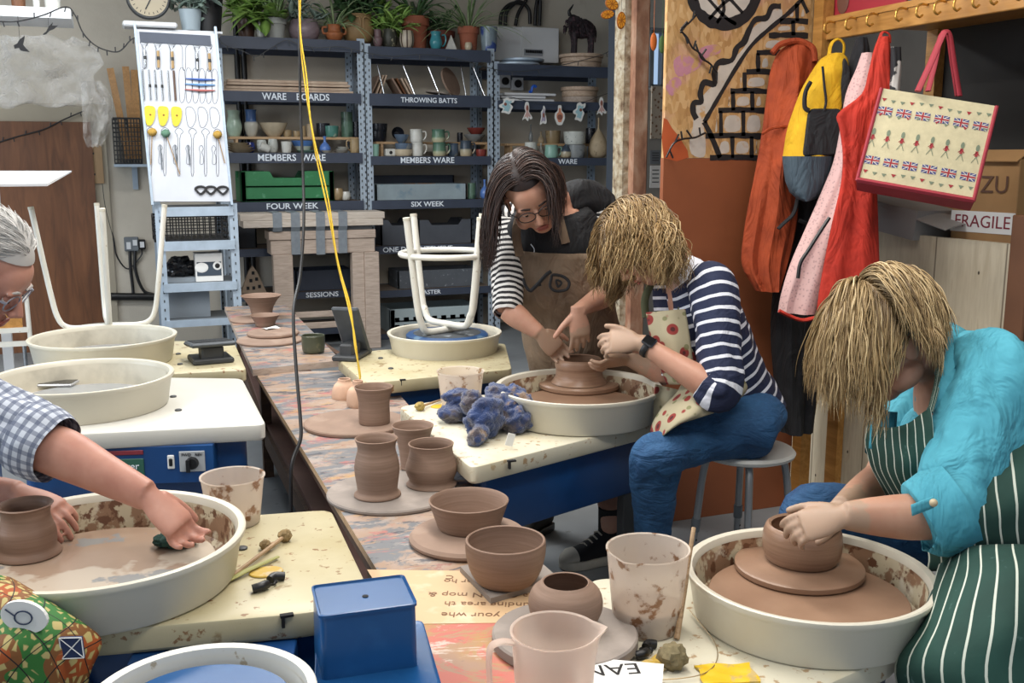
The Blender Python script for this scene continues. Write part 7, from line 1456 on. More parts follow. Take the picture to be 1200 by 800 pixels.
def hair(H, T, mat, n, L, part=0.0, wave=.0, wf=40, grav=.3, rad=.0022, seed=0, region=None, lenf=None, comb=None, clump=90, shell_=1.09, steps=16, name='hair', cols=(), cap=True, back=.5, capk=1.0, lift=.18):
    rr = random.Random(seed); g = G(); El = ((0, -.012, .045), (.076, .096, .088)); E2 = ((0, .012, -.03), (.064, .07, .088)); k = H.k
    Minv = H.M.transposed(); cl = []
    def local(p): return (Minv @ (p-H.c))/k
    def push(p, sh):
        q = local(p)
        for (c, r) in (El, E2):
            d = V3(((q.x-c[0])/(r[0]*sh), (q.y-c[1])/(r[1]*sh), (q.z-c[2])/(r[2]*sh)))
            if d.length < 1 and d.length > 1e-5: d.normalize(); q = V3((c[0]+d.x*r[0]*sh, c[1]+d.y*r[1]*sh, c[2]+d.z*r[2]*sh))
        for c, rd in cols:
            w = H.c+H.M @ (q*k); dd = w-c
            if dd.length < rd: q = local(c+dd.normalized()*rd)
        return H.c+H.M @ (q*k)
    for i in range(clump): cl.append((rr.uniform(0, 6.28), rr.uniform(.7, 1.3), rr.uniform(-1, 1), rr.random()))
    cnt = 0; tries = 0
    while cnt < n and tries < n*6:
        tries += 1; u = rr.uniform(-1, 1); a = rr.uniform(0, 2*pi); d = V3((math.sqrt(1-u*u)*cos(a), math.sqrt(1-u*u)*sin(a), u))
        # scalp: no hair on the face
        if d.y > .35 and d.z < .42+.5*max(0, d.y-.5): continue
        if d.z < -.45: continue
        if d.y > .0 and d.z < -.1 and abs(d.x) < .96: continue
        cnt += 1; q = V3((d.x*.076, -.012+d.y*.096, .045+d.z*.088)); p = H.c+H.M @ (q*k*1.0)
        sd = 1 if (q.x > part) else -1; nrm = (H.M @ d).normalized()
        cd_ = V3((sd*1.0, -back+ (.35 if d.y > .3 else 0), -.15)) if comb is None else comb(d, sd); v = (H.M @ cd_).normalized(); v = (v-nrm*v.dot(nrm)*.9+nrm*lift).normalized()
        ci = int((noise.noise(q*20+V3((seed, 0, 0)))*.5+.5)*clump*1.9) % clump; ph, am, cz, cc = cl[ci]; LL = L*(lenf(d) if lenf else 1)*rr.uniform(.86, 1.06); ds = LL/steps; P = [p.copy()]; sh = shell_*rr.uniform(.97, 1.1); ww = rr.uniform(.85, 1.15)
        for j in range(steps):
            f = j/steps; p = p+v*ds; p = push(p, 1+(sh-1)*min(1, .35+f*2.5)); w_ = wave*am*min(1, f*1.5); side = v.cross(nrm); side = side.normalized() if side.length > 1e-4 else H.r
            P.append(p+side*w_*sin(f*LL*wf*am+ph)*ww+nrm*w_*.6*cos(f*LL*wf*am+ph)); vv = (P[-1]-P[-2]) if False else v; v = (v+V3((0, 0, -1))*grav*(1.0+f)+V3((rr.uniform(-1, 1), rr.uniform(-1, 1), rr.uniform(-1, 1)))*.05).normalized()
        o_ = len(g.v); g.tube(P, [rad*(1 if j < steps*.6 else max(.15, 1-(j-steps*.6)/(steps*.45))) for j in range(steps+1)], 4); sx = max(0, min(1, cc*.6+rr.random()*.4)); m_ = len(g.v)-o_
        for j in range(m_): g.st[o_+j] = (sx, (j//4)/steps)
    o = build(name, g, mat, T, ang=0)
    if cap:
        g = G(); rings = []
        for j in range(16):
            th = j/15*1.95; q = []
            for i in range(32):
                a = 2*pi*i/32; d = V3((sin(th)*cos(a), sin(th)*sin(a), cos(th)))
                if d.y > .3 and d.z < .40: d = V3((d.x, d.y, .40)); d.normalize()
                q.append(H.p(d.x*.079*capk, -.012+d.y*.099*capk, .045+d.z*.091*capk))
            rings.append(q)
        g.loft(rings, cap=False); g.st = [(.3, .5)]*len(g.v); build('hair_base', g, mat, T, ang=0)
    return o
def stripe_mat(name, base, st, per, frac, rough=.85, check=None, base2=None, var=.3, off=0):
    t = NT(name); s_ = t.sep(t.attr('st')); y = t.math('ADD', s_[1], t.math('MULTIPLY', t.noise(5, 2), .012)); f = t.math('FRACT', t.math('ADD', t.math('DIVIDE', y, per), off)); k = t.math('LESS_THAN', f, frac)
    b = t.mix(t.ramp(t.noise(7, 3), [(.35, 0.0), (.7, var)]), base, base2 or base); o = t.mix(k, b, st)
    if check:
        f2 = t.math('FRACT', t.math('MULTIPLY', s_[0], check)); k2 = t.math('LESS_THAN', f2, .45); o = t.mix(t.math('MULTIPLY', k2, .5), o, '5a6074')
    t.col(o); t.p(rough=rough); t.bump(t.noise(10, 3, dist=1.4), .45, .03); return t.m
def person(label, base): return thing('person', label, 'person', (base.x, base.y, 0))
def add(T, name, g, m, **k):
    o = V3(T.location); g.v = [v-o for v in g.v]; return build(name, g, m, T, **k)
_b = build
def pb(T):
    off = V3(T.location)
    def f(name, g, mats, parent=None, **k):
        g.v = [v-off for v in g.v]; return _b(name, g, mats, parent, **k)
    return f
SKA = skin('skin_a', 'bf9078', 'ae7d66'); SKB = skin('skin_b', 'c0937c', 'b18069'); SKC = skin('skin_c', 'bb8f76', 'a97a62'); SKD = skin('skin_d', 'bd8b78', 'a87260'); LIP = M('lips', 'a0584c', .4)
CLAYSK = wet_skin('clay_covered_skin', 'b08a70')
# ---- P2: seated person in navy stripes ----
SEAT2 = PD(872, 520, 3.5); zs2 = SEAT2.z
perch('white-seated grey-legged stool under the person in the navy striped top', V3((PZ(874, 524, zs2).x, PZ(874, 524, zs2).y, 0)), zs2, .3, .165)
D = lambda x, y, d: PD(x, y, d)
T = person('seated person with wavy blonde hair, navy striped top and jeans, shaping the shared pot', V3((SEAT2.x, SEAT2.y, 0))); build = pb(T)
H2 = Head(D(753, 285, 3.40), cv(-.66, -.72, .10), cv(-.66, .68, .0), 1.12)
neck = D(797, 318, 3.42); g = G(); H2.skull(g)
ch = D(824, 388, 3.43); pel = D(872, 478, 3.5); sl = D(838, 338, 3.26); sr = D(790, 330, 3.62); el = D(846, 462, 3.13); wr = D(750, 401, 3.24); el2 = D(785, 440, 3.62); wr2 = D(738, 421, 3.62)
tor = [(pel, .16, .12), (lerp(pel, ch, .5), .14, .105), (ch, .15, .11), (lerp(ch, neck, .6), .13, .085), (neck, .055, .05)]
tubeE(g, [(a+cv(-.01, -.01, -.01), b*.74, c*.74) for a, b, c in tor[:4]]+[tor[4]], CH, 24, 3); tubeE(g, [(neck-cv(-.02, .05, 0), .06, .055), (neck, .055, .052), (H2.p(0, -.03, -.06), .052, .052)], CH, 20, 3)
tubeE(g, [(sl+cv(-.02, -.02, -.03), .04, .04), (lerp(sl, el, .5), .038, .038), (el+cv(-.01, 0, 0), .036, .036)], CR, 20, 3); tubeE(g, [(sr+cv(0, -.03, 0), .035, .035), (el2, .038, .038)], CR, 16, 3)
fa = (wr-el).normalized(); tubeE(g, [(el-fa*.01, .043, .043), (lerp(el, wr, .25), .047, .044), (lerp(el, wr, .6), .037, .034), (wr, .028, .023)], UPZ, 22, 4); tubeE(g, [(el2, .04, .04), (lerp(el2, wr2, .3), .042, .04), (wr2, .027, .023)], UPZ, 20, 4)
hand(g, wr, cv(-.93, -.02, -.12), cv(-.15, .6, .8), 1, .98, (.45, .55, .65, .75), .1, (.5, -.0), .35); hand(g, wr2, cv(-.85, -.1, .1), cv(.0, .8, -.6), -1, .95, (.5, .6, .7, .8), .1, (.7, .1), .3)
kn = D(768, 530, 3.2); hip = D(870, 505, 3.45); an = V3((D(764, 650, 3.45).x, D(764, 650, 3.45).y, .12)); kn2 = D(770, 520, 3.72); hip2 = D(872, 498, 3.68); an2 = V3((kn2.x+.05, kn2.y+.1, .12))
tubeE(g, [(hip, .06, .06), (kn, .04, .04), (an, .028, .028)], CH, 16, 3); tubeE(g, [(hip2, .06, .06), (kn2, .04, .04), (an2, .028, .028)], CH, 16, 3)
bd = build('body', g, SKA, T); remesh(bd, .0048, 3); muddy('skin_a', [(wr+cv(-.09, -.02, 0)-V3(T.location), .13), (wr2+cv(-.05, 0, 0)-V3(T.location), .13)])
H2b = H2; NAVY = stripe_mat('navy_stripes', '1d2542', 'd8dae2', .0385, .27, base2='161c34', off=.35)
g = G(); g2 = [(pel+cv(0.015, -.02, 0), .165, .128), (lerp(pel, ch, .3)+cv(.01, 0, 0), .165, .122), (lerp(pel, ch, .7)+cv(.012, 0, 0), .175, .124), (ch+cv(.02, .0, 0), .188, .132), (lerp(ch, neck, .45)+cv(.025, .005, 0), .175, .11), (lerp(ch, neck, .82)+cv(.012, .01, 0), .115, .08), (neck+cv(.012, -.02, 0), .072, .064)]
TOR2 = g2; tubeE(g, g2, CH, 60, 8, .012, (3, 9), 3, cap=False); build('striped_top', g, NAVY, T, ang=0)
g = G(); tubeE(g, [(sl+cv(-.03, .035, -.07), .05, .05), (sl+cv(-.01, .01, -.02), .078, .075), (lerp(sl, el, .25), .078, .074), (lerp(sl, el, .6), .068, .066), (lerp(sl, el, .88)+cv(.004, 0, 0), .064, .061), (lerp(el, wr, .06)+cv(.0, -.004, 0), .062, .060), (lerp(el, wr, .2), .057, .054)], UPZ*.0+cv(.0, .25, 1), 50, 7, .009, (3, 12), 5, cap=False); build('striped_sleeve', g, NAVY, T, ang=0)
g = G(); tubeE(g, [(sr, .075, .07), (lerp(sr, el2, .5), .062, .06), (el2, .056, .055)], CR, 40, 6, .008, (3, 12), 6, cap=False); build('striped_sleeve', g, NAVY, T, ang=0)
t = NT('denim'); n = t.noise(5, 4); o = t.mix(t.ramp(n, [(.35, 0.0), (.7, 1.0)]), '1b4067', '2c5c86'); o = t.mix(t.ramp(t.noise(60, 3, t.mapping(t.tc(), scale=(1, 1, 3))), [(.5, 0.0), (.8, .3)]), o, '3f74a4'); t.col(o); t.p(rough=.8); t.bump(t.noise(9, 4, t.mapping(t.tc(), scale=(1, 1, 2)), dist=1.5), .6, .03); DENIM = t.m
hp = D(872, 495, 3.4)
g = G(); tubeE(g, [(hp+cv(.085, -.04, 0), .05, .05), (hp+cv(.055, -.005, 0), .13, .105), (hp+cv(-.01, -.0, .02), .15, .115), (lerp(hp, kn, .35), .108, .09), (lerp(hp, kn, .7), .086, .08), (kn+cv(.035, .0, 0), .074, .073), (kn+cv(.0, -.015, 0), .07, .078), (lerp(kn, an, .12), .066, .082), (lerp(kn, an, .4), .06, .07), (lerp(kn, an, .75), .05, .055), (an, .045, .047)], [CH]*0 or cv(0, 0, -1), 44, 6, .006, (3, 14), 2)
tubeE(g, [(hip2, .1, .09), (lerp(hip2, kn2, .5), .085, .08), (kn2, .07, .07), (lerp(kn2, an2, .3), .062, .064), (an2, .046, .046)], cv(0, 0, -1), 36, 5, .006, (3, 14), 7); build('jeans', g, DENIM, T, ang=0)
g = G(); q = catm([hp+cv(.075, .045, .1), hp+cv(-.0, .0, .128), lerp(hp, kn, .4)+cv(0, .02, .095), lerp(hp, kn, .75)+cv(0, .0, .086)], 5)
CREAMF = NT('floral_cream'); v = CREAMF.tc(); o = CREAMF.mix(CREAMF.ramp(CREAMF.voro(20, v), [(.36, 1.0), (.40, 0.0)]), 'a89e82', '852f2a'); o = CREAMF.mix(CREAMF.ramp(CREAMF.voro(20, v), [(.16, 1.0), (.2, 0.0)]), o, '4a1c1c'); o = CREAMF.mix(CREAMF.ramp(CREAMF.voro(23, CREAMF.mapping(v, loc=(2, 1, 0))), [(.2, .8), (.25, 0.0)]), o, '6f7048'); CREAMF.col(o); CREAMF.p(rough=.85); CREAMF.bump(CREAMF.noise(12, 4), .4, .006); FLO = CREAMF.m
g = G(); shell(g, [(lerp(pel, ch, .55), .165, .122), (ch+cv(.02, 0, 0), .18, .13), (lerp(ch, neck, .3)+cv(.02, 0, 0), .17, .12)], CH, [pi*.18, pi*.22, pi*.38], [pi*.78, pi*.78, pi*.62], .008, 22, 5); ab = build('apron_bib', g, FLO, T, ang=0)
BIB2 = True
g = G(); 
for P in ([D(757, 372, 3.4), D(756, 350, 3.42), D(766, 325, 3.44)], [D(795, 372, 3.33), D(803, 350, 3.33), D(812, 322, 3.38), D(806, 308, 3.42)]): g.tube(catm(P, 5), .013, 8, flat=.3, up=cv(0, 0, 1))
build('apron_strap', g, M('olive_strap', '5a5c40', .8), T)
def drape(name, rows, mat, th=.004, amp=.01, nu=22, seed=0, fr=8):
    """rows of ((px, py, depth) left, (px, py, depth) right)"""
    A_ = catm([D(*r[0]) for r in rows], 5); B_ = catm([D(*r[-1]) for r in rows], 5); Mi = catm([D(*r[1]) for r in rows], 5) if len(rows[0]) == 3 else None; n = len(A_)-1; g = G()
    def fn(u, v):
        i = min(int(v*n+1e-6), n); a, b = A_[i], B_[i]; p = lerp(a, b, u)
        if Mi: p = a*(1-u)**2+(Mi[i]*2-(a+b)*.5)*2*u*(1-u)+b*u*u
        return p+CF*amp*(sin(u*fr+seed+v*2)+1.2*noise.noise(V3((u*4, v*4, seed))))
    g.sheet(fn, nu, n, th); g.st = [(a, b) for a, b in g.st]; return build(name, g, mat, T, ang=0)
drape('apron_skirt', [((806, 438, 3.3), (835, 432, 3.2), (868, 440, 3.22)), ((792, 462, 3.28), (830, 452, 3.17), (876, 456, 3.2)), ((775, 480, 3.25), (815, 474, 3.14), (858, 474, 3.18)), ((764, 500, 3.25), (798, 492, 3.12), (828, 486, 3.14)), ((762, 518, 3.25), (782, 506, 3.14), (790, 497, 3.14))], FLO, amp=.008)
drape('apron_bib_front', [((757, 366, 3.30), (780, 364, 3.26), (803, 362, 3.27)), ((762, 392, 3.28), (785, 392, 3.24), (808, 392, 3.25)), ((772, 425, 3.27), (792, 425, 3.23), (812, 425, 3.25)), ((782, 450, 3.27), (800, 450, 3.23), (815, 448, 3.25))], FLO, amp=.004)
drape('apron_skirt_far', [((768, 450, 3.4), (818, 462, 3.4)), ((766, 480, 3.42), (800, 482, 3.38)), ((764, 520, 3.44), (775, 505, 3.4))], FLO, amp=.008)
# watch
wq = lerp(wr, el, .1); g = G(); fr_ = (el-wr).normalized(); nrm = cv(-.25, .8, .5); nrm = (nrm-fr_*nrm.dot(fr_)).normalized(); sd = fr_.cross(nrm)
g.tube([wq+(nrm*cos(a*pi/12)*.029+sd*sin(a*pi/12)*.034) for a in range(24)], .0105, 8, closed=True, flat=.25, up=nrm); wt = build('watch_strap', g, BLACK, T)
g = G(); Mx = Matrix((sd, fr_, nrm)).transposed(); g.box((0, 0, 0), (.036, .04, .012), bev=.004); g.v = [wq+nrm*.033+Mx @ v for v in g.v]; build('watch_case', g, M('watch_steel', '5c6068', .25, metal=.8), wt)
g = G(); g.box((0, 0, 0), (.029, .033, .003)); g.v = [wq+nrm*.0395+Mx @ v for v in g.v]; build('watch_screen', g, MT['phone_screen'], wt, smooth=False)
H2.face(T, SKA, LIP, M('brow_blond', '7a5c3c', .8))
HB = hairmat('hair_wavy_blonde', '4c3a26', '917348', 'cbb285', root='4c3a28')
hair(H2, T, HB, 2600, .26, part=.0, wave=.013, wf=50, grav=.13, rad=.0019, seed=11, shell_=1.30, steps=20, lenf=lambda d: 1.1 if d.y < .1 else .95, comb=lambda d, sd: V3((sd*.9, -.35 if sd < 0 else .5, -.1)))
TP2 = T
# ---- P1: standing person bending over ----
bs = PZ(655, 620, 0); T = person('standing person with long dark hair, glasses and taupe apron, guiding the shared pot', V3((bs.x, bs.y+.15, 0))); build = pb(T)
H1 = Head(D(622, 226, 3.60), cv(.16, -.56, .78), cv(-.34, .8, .5), 1.16)
neck = D(652, 235, 3.8); ch = D(651, 318, 3.88); wa = D(672, 400, 4.0); hp = D(684, 440, 4.08); sR = D(596, 262, 3.88); sL = D(702, 250, 3.93); eR = D(594, 362, 3.72); wR = D(632, 390, 3.70); eL = D(714, 343, 3.82); wL = D(677, 364, 3.60)
g = G(); H1.skull(g); tubeE(g, [(neck-cv(.0, .05, 0), .065, .06), (neck, .056, .055), (H1.p(0, -.03, -.06), .054, .054)], CR, 20, 3)
tor1 = [(hp, .175, .13), (wa, .15, .115), (lerp(wa, ch, .5), .155, .115), (ch, .175, .12), (lerp(ch, neck, .6), .19, .1), (lerp(ch, neck, .9), .1, .07)]
tubeE(g, [(a, b*.78, c*.78) for a, b, c in tor1], CR, 24, 3)
for s_, e_, w_ in ((sR, eR, wR), (sL, eL, wL)):
    tubeE(g, [(s_, .05, .05), (lerp(s_, e_, .5), .046, .046), (e_, .042, .042)], CR, 18, 3); tubeE(g, [(e_, .041, .041), (lerp(e_, w_, .3), .044, .042), (lerp(e_, w_, .7), .034, .031), (w_, .028, .023)], CR, 20, 4)
tR = hand(g, wR, cv(.62, -.62, -.1), cv(-.3, .5, .8), -1, .95, (.6, .7, .75, .8), .1, (.5, .3), .3)
tL = hand(g, wL, cv(.1, -.86, .0), cv(.1, .2, .95), 1, .95, (.25, .3, .35, .45), .14, (.95, .0), .1)
kA = D(664, 530, 4.0); kB = D(706, 530, 4.05); aA = V3((D(630, 596, 4.15).x, D(630, 596, 4.15).y, .1)); aB = V3((D(714, 625, 3.85).x, D(714, 625, 3.85).y, .11))
tubeE(g, [(hp+cv(-.07, 0, 0), .08, .08), (kA, .055, .055), (aA, .036, .036)], CR, 18, 4); tubeE(g, [(hp+cv(.07, 0, 0), .08, .08), (kB, .055, .055), (aB+cv(0, .08, 0), .04, .04), (aB, .034, .036)], CR, 18, 4)
bd = build('body', g, SKB, T); remesh(bd, .0048, 3); muddy('skin_b', [(wR+cv(.03, -.08, 0)-V3(T.location), .10), (wL+cv(.02, -.13, 0)-V3(T.location), .08)])
STRB = stripe_mat('black_white_stripes', 'cfccc8', '1b1a1e', .0215, .5); BLK = FOLD('black_vest', '15161a', '0e0f12')
g = G(); tubeE(g, [(hp, .18, .135), (wa, .162, .125), (lerp(wa, ch, .5), .165, .125), (ch, .185, .13), (lerp(ch, neck, .5), .205, .115), (lerp(ch, neck, .8)+cv(.01, .0, 0), .15, .085), (neck+cv(.01, -.03, 0), .075, .07)], CR, 50, 7, .01, (3, 9), 4, cap=False); build('black_vest', g, BLK, T, ang=0)
for s_, e_, w_, sd in ((sR, eR, wR, 1), (sL, eL, wL, 2)):
    e2 = e_+(e_-s_)*.05; g = G(); tubeE(g, [(lerp(s_, neck, .28)+cv(0, .0, 0), .05, .06), (s_, .072, .075), (lerp(s_, e_, .3), .066, .066), (lerp(s_, e_, .7), .058, .057), (e_, .054, .053), (e2, .05, .05)], CR, 44, 7, .007, (3, 12), sd+8, cap=False); build('striped_sleeve', g, STRB, T, ang=0)
# shoulder cap of the vest over the striped sleeves, on the right
g = G(); tubeE(g, [(neck+cv(.02, -.02, -.02), .06, .06), (lerp(neck, sL, .5)+cv(0, .03, -.02), .075, .08), (sL+cv(-.01, .035, 0), .07, .075), (sL+cv(.005, -.01, 0), .074, .08)], UPZ, 36, 6, .008, (3, 9), 14, cap=False); build('vest_shoulder', g, BLK, T, ang=0)
TAU = FOLD('taupe_apron', '84705c', '6f5d4b', 9); hs = D(690, 520, 4.12)
ap = [(hs, .20, .16), (hp, .19, .145), (wa, .175, .135), (lerp(wa, ch, .5), .178, .135), (ch, .195, .14)]
g = G(); shell(g, [(hs, .21, .17), (hp, .2, .15), (wa, .182, .142), (lerp(wa, ch, .5), .178, .137), (ch+cv(0, -.02, 0), .19, .14), (lerp(ch, neck, .35), .19, .13)], CR, [-pi*1.02, -pi*1.0, -pi*.97, -pi*.95, -pi*.85, -pi*.72], [-pi*-.02, -pi*.0, -pi*.03, -pi*.05, -pi*.15, -pi*.3], .01, 34, 5, .004, .012, 3); build('apron', g, TAU, T, ang=0)
g = G()
for P in ([D(609, 300, 3.74), D(605, 272, 3.72), D(612, 240, 3.74)], [D(663, 285, 3.72), D(657, 262, 3.71), D(652, 244, 3.73)]): g.tube(catm(P, 5), .016, 8, flat=.25, up=cv(0, 0, 1))
build('apron_strap', g, TAU, T)
INK = M('apron_ink', '17171a', .8); g = G(); dd = 3.7
def mark(pts, r, d_=3.72, cl=False): g.tube(catm([D(x, y, d_) for x, y in pts], 5, cl), r, 6, closed=cl)
mark([(613, 326), (616, 335), (622, 341), (628, 335), (634, 333)], .006, 3.705); mark([(622, 341), (630, 333), (640, 322), (646, 318)], .007, 3.70); mark([(648, 322), (660, 324), (667, 331), (664, 339), (652, 341), (645, 336), (646, 327)], .0055, 3.69, True); mark([(652, 328), (658, 331), (654, 336)], .004, 3.69, True); build('apron_print', g, INK, T)
g = G(); 
def m2(pts): g.tube(catm([D(x, y, 3.735) for x, y in pts], 5), .0018, 5)
m2([(622, 286), (626, 292), (626, 300), (634, 308), (642, 306), (646, 299), (640, 292), (634, 286), (632, 284)]); m2([(630, 300), (634, 297), (638, 300), (634, 303), (630, 300)]); build('line_drawing', g, CHALK, T)
tr = FOLD('black_trousers', '1a1c26', '12131a')
g = G(); tubeE(g, [(hp+cv(-.07, .02, 0), .1, .11), (lerp(hp, kA, .5)+cv(-.02, 0, 0), .085, .09), (kA, .066, .068), (lerp(kA, aA, .5), .06, .06), (lerp(kA, aA, .9), .055, .055)], CR, 32, 5, .006, (3, 10), 1, cap=False); tubeE(g, [(hp+cv(.07, .02, 0), .1, .11), (lerp(hp, kB, .5), .085, .09), (kB, .066, .07), (lerp(kB, aB, .45), .062, .064)], CR, 32, 5, .006, (3, 10), 2, cap=False); build('trousers', g, tr, T, ang=0)
g = G(); tubeE(g, [(aB+cv(0, .1, 0), .043, .043), (aB+cv(0, .0, 0), .042, .045)], CR, 24, 4); build('sock', g, BLACKM, T)
def shoe(name, heel, dirv, m, sole, lace=None, toe=None, L=.27):
    d = V3((dirv.x, dirv.y, 0)).normalized(); s2 = d.cross(UPZ); b = V3((heel.x, heel.y, 0))-d*.05
    def sec(t_, w_, h0, h1): c = b+d*L*t_; return [c+s2*w_*cos(k*2*pi/20)+UPZ*((h0+h1)/2+(h1-h0)/2*sin(k*2*pi/20)) for k in range(20)]
    g = G(); g.loft([sec(0, .012, .03, .06), sec(.03, .03, .02, .13), sec(.15, .036, .02, .15), sec(.35, .038, .02, .145), sec(.5, .042, .02, .115), sec(.7, .048, .02, .08), sec(.88, .043, .02, .066), sec(.97, .028, .02, .05), sec(1, .01, .025, .04)]); up_ = build(name, g, m, T)
    g = G(); P = []
    for t_, w_ in ((0, .012), (.02, .03), (.15, .038), (.35, .038), (.5, .043), (.7, .05), (.88, .046), (.97, .032), (1.01, .012)): P.append((t_, w_))
    pl = [b+d*L*t_+s2*w_ for t_, w_ in P]+[b+d*L*t_-s2*w_ for t_, w_ in P[::-1]]; g.slab([(p.x, p.y) for p in pl], .002, .034, .004); build('sole', g, sole, up_)
    if toe: g = G(); g.loft([sec(.8, .049, .02, .074), sec(.88, .047, .02, .071), sec(.97, .031, .02, .054), sec(1.01, .012, .022, .042)]); build('toe_cap', g, toe, up_)
    if lace:
        g = G()
        for k in range(6): t_ = .32+k*.065; z = .15-k*.013; g.tube([b+d*L*t_+s2*-.024+UPZ*(z-.004), b+d*L*(t_+.02)+UPZ*(z+.003), b+d*L*(t_+.03)+s2*.024+UPZ*(z-.008)], .0032, 6)
        build('laces', g, lace, up_)
    return up_
RUB = M('rubber_white', 'b9b4a8', .6, .08, 30)
shoe('canvas_shoe', aB+cv(.03, 0, 0), cv(-.95, 0, .35), M('black_canvas', '1a1a1e', .85), RUB, RUB, RUB, .28)
up_ = shoe('walking_shoe', aA+cv(.02, 0, 0), cv(-.6, 0, .8), M('dark_shoe', '24221e', .8), BLACK, M('shoe_tape', '77736a', .7), None, .27)
# glasses
g = G()
for q in (-1, 1):
    g.tube([H1.p(q*.031+cos(a*pi/9)*.026, .1+.004-abs(q*.031+cos(a*pi/9)*.026)*.12, -.003+sin(a*pi/9)*.018) for a in range(18)], .0019, 6, closed=True)
    g.tube([H1.p(q*.057, .095, .004), H1.p(q*.075, .07, .006), H1.p(q*.082, .0, .0)], .0019, 6)
g.tube([H1.p(-.007, .104, .003), H1.p(0, .107, .006), H1.p(.007, .104, .003)], .0019, 6); build('glasses', g, BLACK, T)
H1.face(T, SKB, LIP, M('brow_dark', '2c1e18', .8))
HD = hairmat('hair_dark', '1c1514', '2c1f1b', '4a342a'); 
hair(H1, T, HD, 2600, .33, part=.012, wave=.005, wf=34, grav=.30, rad=.0018, seed=5, shell_=1.0, steps=18, lenf=lambda d: 1.0 if d.x > 0 else .72, comb=lambda d, sd: V3((sd*.9, -.75 if sd < 0 else -.35, -.2)), capk=.985)
# ---- P3: blonde person in turquoise ----
bs = PD(1165, 700, 2.5); T = person('seated person with blonde bob, turquoise shirt and green striped apron, shaping the bowl', V3((bs.x, bs.y, 0))); build = pb(T)
H3 = Head(D(1036, 398, 2.42), cv(-.78, -.60, .08), cv(-.5, .76, .0), 1.14)
neck = D(1098, 428, 2.5); ch = D(1132, 520, 2.52); pel = D(1185, 660, 2.55); sl = D(1165, 440, 2.33); sr = D(1085, 450, 2.72); el = D(1098, 606, 2.22); wr = D(990, 604, 2.22); el2 = D(1032, 560, 2.62); wr2 = D(985, 596, 2.4)
g = G(); H3.skull(g); tubeE(g, [(neck-cv(-.02, .06, 0), .065, .06), (neck, .058, .056), (H3.p(0, -.03, -.06), .054, .054)], CH, 20, 3)
tubeE(g, [(pel, .14, .11), (lerp(pel, ch, .5), .13, .1), (ch, .14, .1), (lerp(ch, neck, .6), .12, .08), (neck, .055, .05)], CH, 24, 3)
tubeE(g, [(sl, .045, .045), (lerp(sl, el, .5), .045, .045), (el, .046, .046)], CR, 20, 3); tubeE(g, [(sr, .055, .055), (el2, .044, .044)], CR, 18, 3)
tubeE(g, [(el, .048, .045), (lerp(el, wr, .3), .051, .046), (lerp(el, wr, .7), .042, .036), (wr, .031, .027)], UPZ, 22, 4); tubeE(g, [(el2, .045, .044), (lerp(el2, wr2, .5), .042, .038), (wr2, .03, .026)], UPZ, 20, 4)
hand(g, wr, cv(-.9, -.26, -.05), cv(-.3, .7, .65), 1, .98, (.5, .6, .7, .75), .08, (.5, .25), .4); hand(g, wr2, cv(-.85, -.2, .25), cv(-.1, .9, .1), -1, .98, (.55, .65, .7, .8), .08, (.5, .3), .35)
hipn = D(1200, 700, 2.5); knn = D(1130, 800, 2.1); knf = D(950, 600, 2.75); hipf = D(1150, 640, 2.8); anf = V3((knf.x+.05, knf.y, .1)); ann = V3((knn.x, knn.y, .1))
tubeE(g, [(hipn, .06, .06), (knn+cv(0, -.07, 0), .035, .035), (ann, .024, .024)], CH, 16, 3); tubeE(g, [(hipf, .06, .06), (knf+cv(0, -.03, 0), .035, .035), (anf, .024, .024)], CH, 16, 3)
bd = build('body', g, SKC, T); remesh(bd, .0048, 3); muddy('skin_c', [(wr+cv(-.10, -.02, 0)-V3(T.location), .15), (wr2+cv(-.08, 0, 0)-V3(T.location), .16)])
# wet clay on the hand and forearm
TUR = FOLD('turquoise_shirt', '4fa2b4', '3f8fa2', 6)
TS = [(pel+cv(0, -.02, 0), .19, .15), (lerp(pel, ch, .4), .185, .145), (lerp(pel, ch, .75), .185, .142), (ch, .19, .142), (lerp(ch, neck, .4)+cv(.03, .01, 0), .19, .125), (lerp(ch, neck, .75)+cv(.03, .02, 0), .15, .09), (neck+cv(.03, .0, 0), .085, .072)]
g = G(); tubeE(g, TS, CH, 64, 8, .024, (3, 9), 3, cap=False); build('shirt', g, TUR, T, ang=0)
cu = el+cv(-.022, -.0, 0)
g = G(); tubeE(g, [(lerp(sl, neck, .5)+cv(.0, .02, -.02), .07, .07), (sl+cv(.0, .0, 0), .095, .095), (lerp(sl, el, .3)+cv(.01, 0, 0), .096, .092), (lerp(sl, el, .65)+cv(.015, 0, 0), .09, .086), (el+cv(.02, .005, 0), .083, .08), (cu, .074, .074)], cv(.4, 0, 1), 64, 9, .015, (3, 13), 7, cap=False); build('shirt_sleeve', g, TUR, T, ang=0)
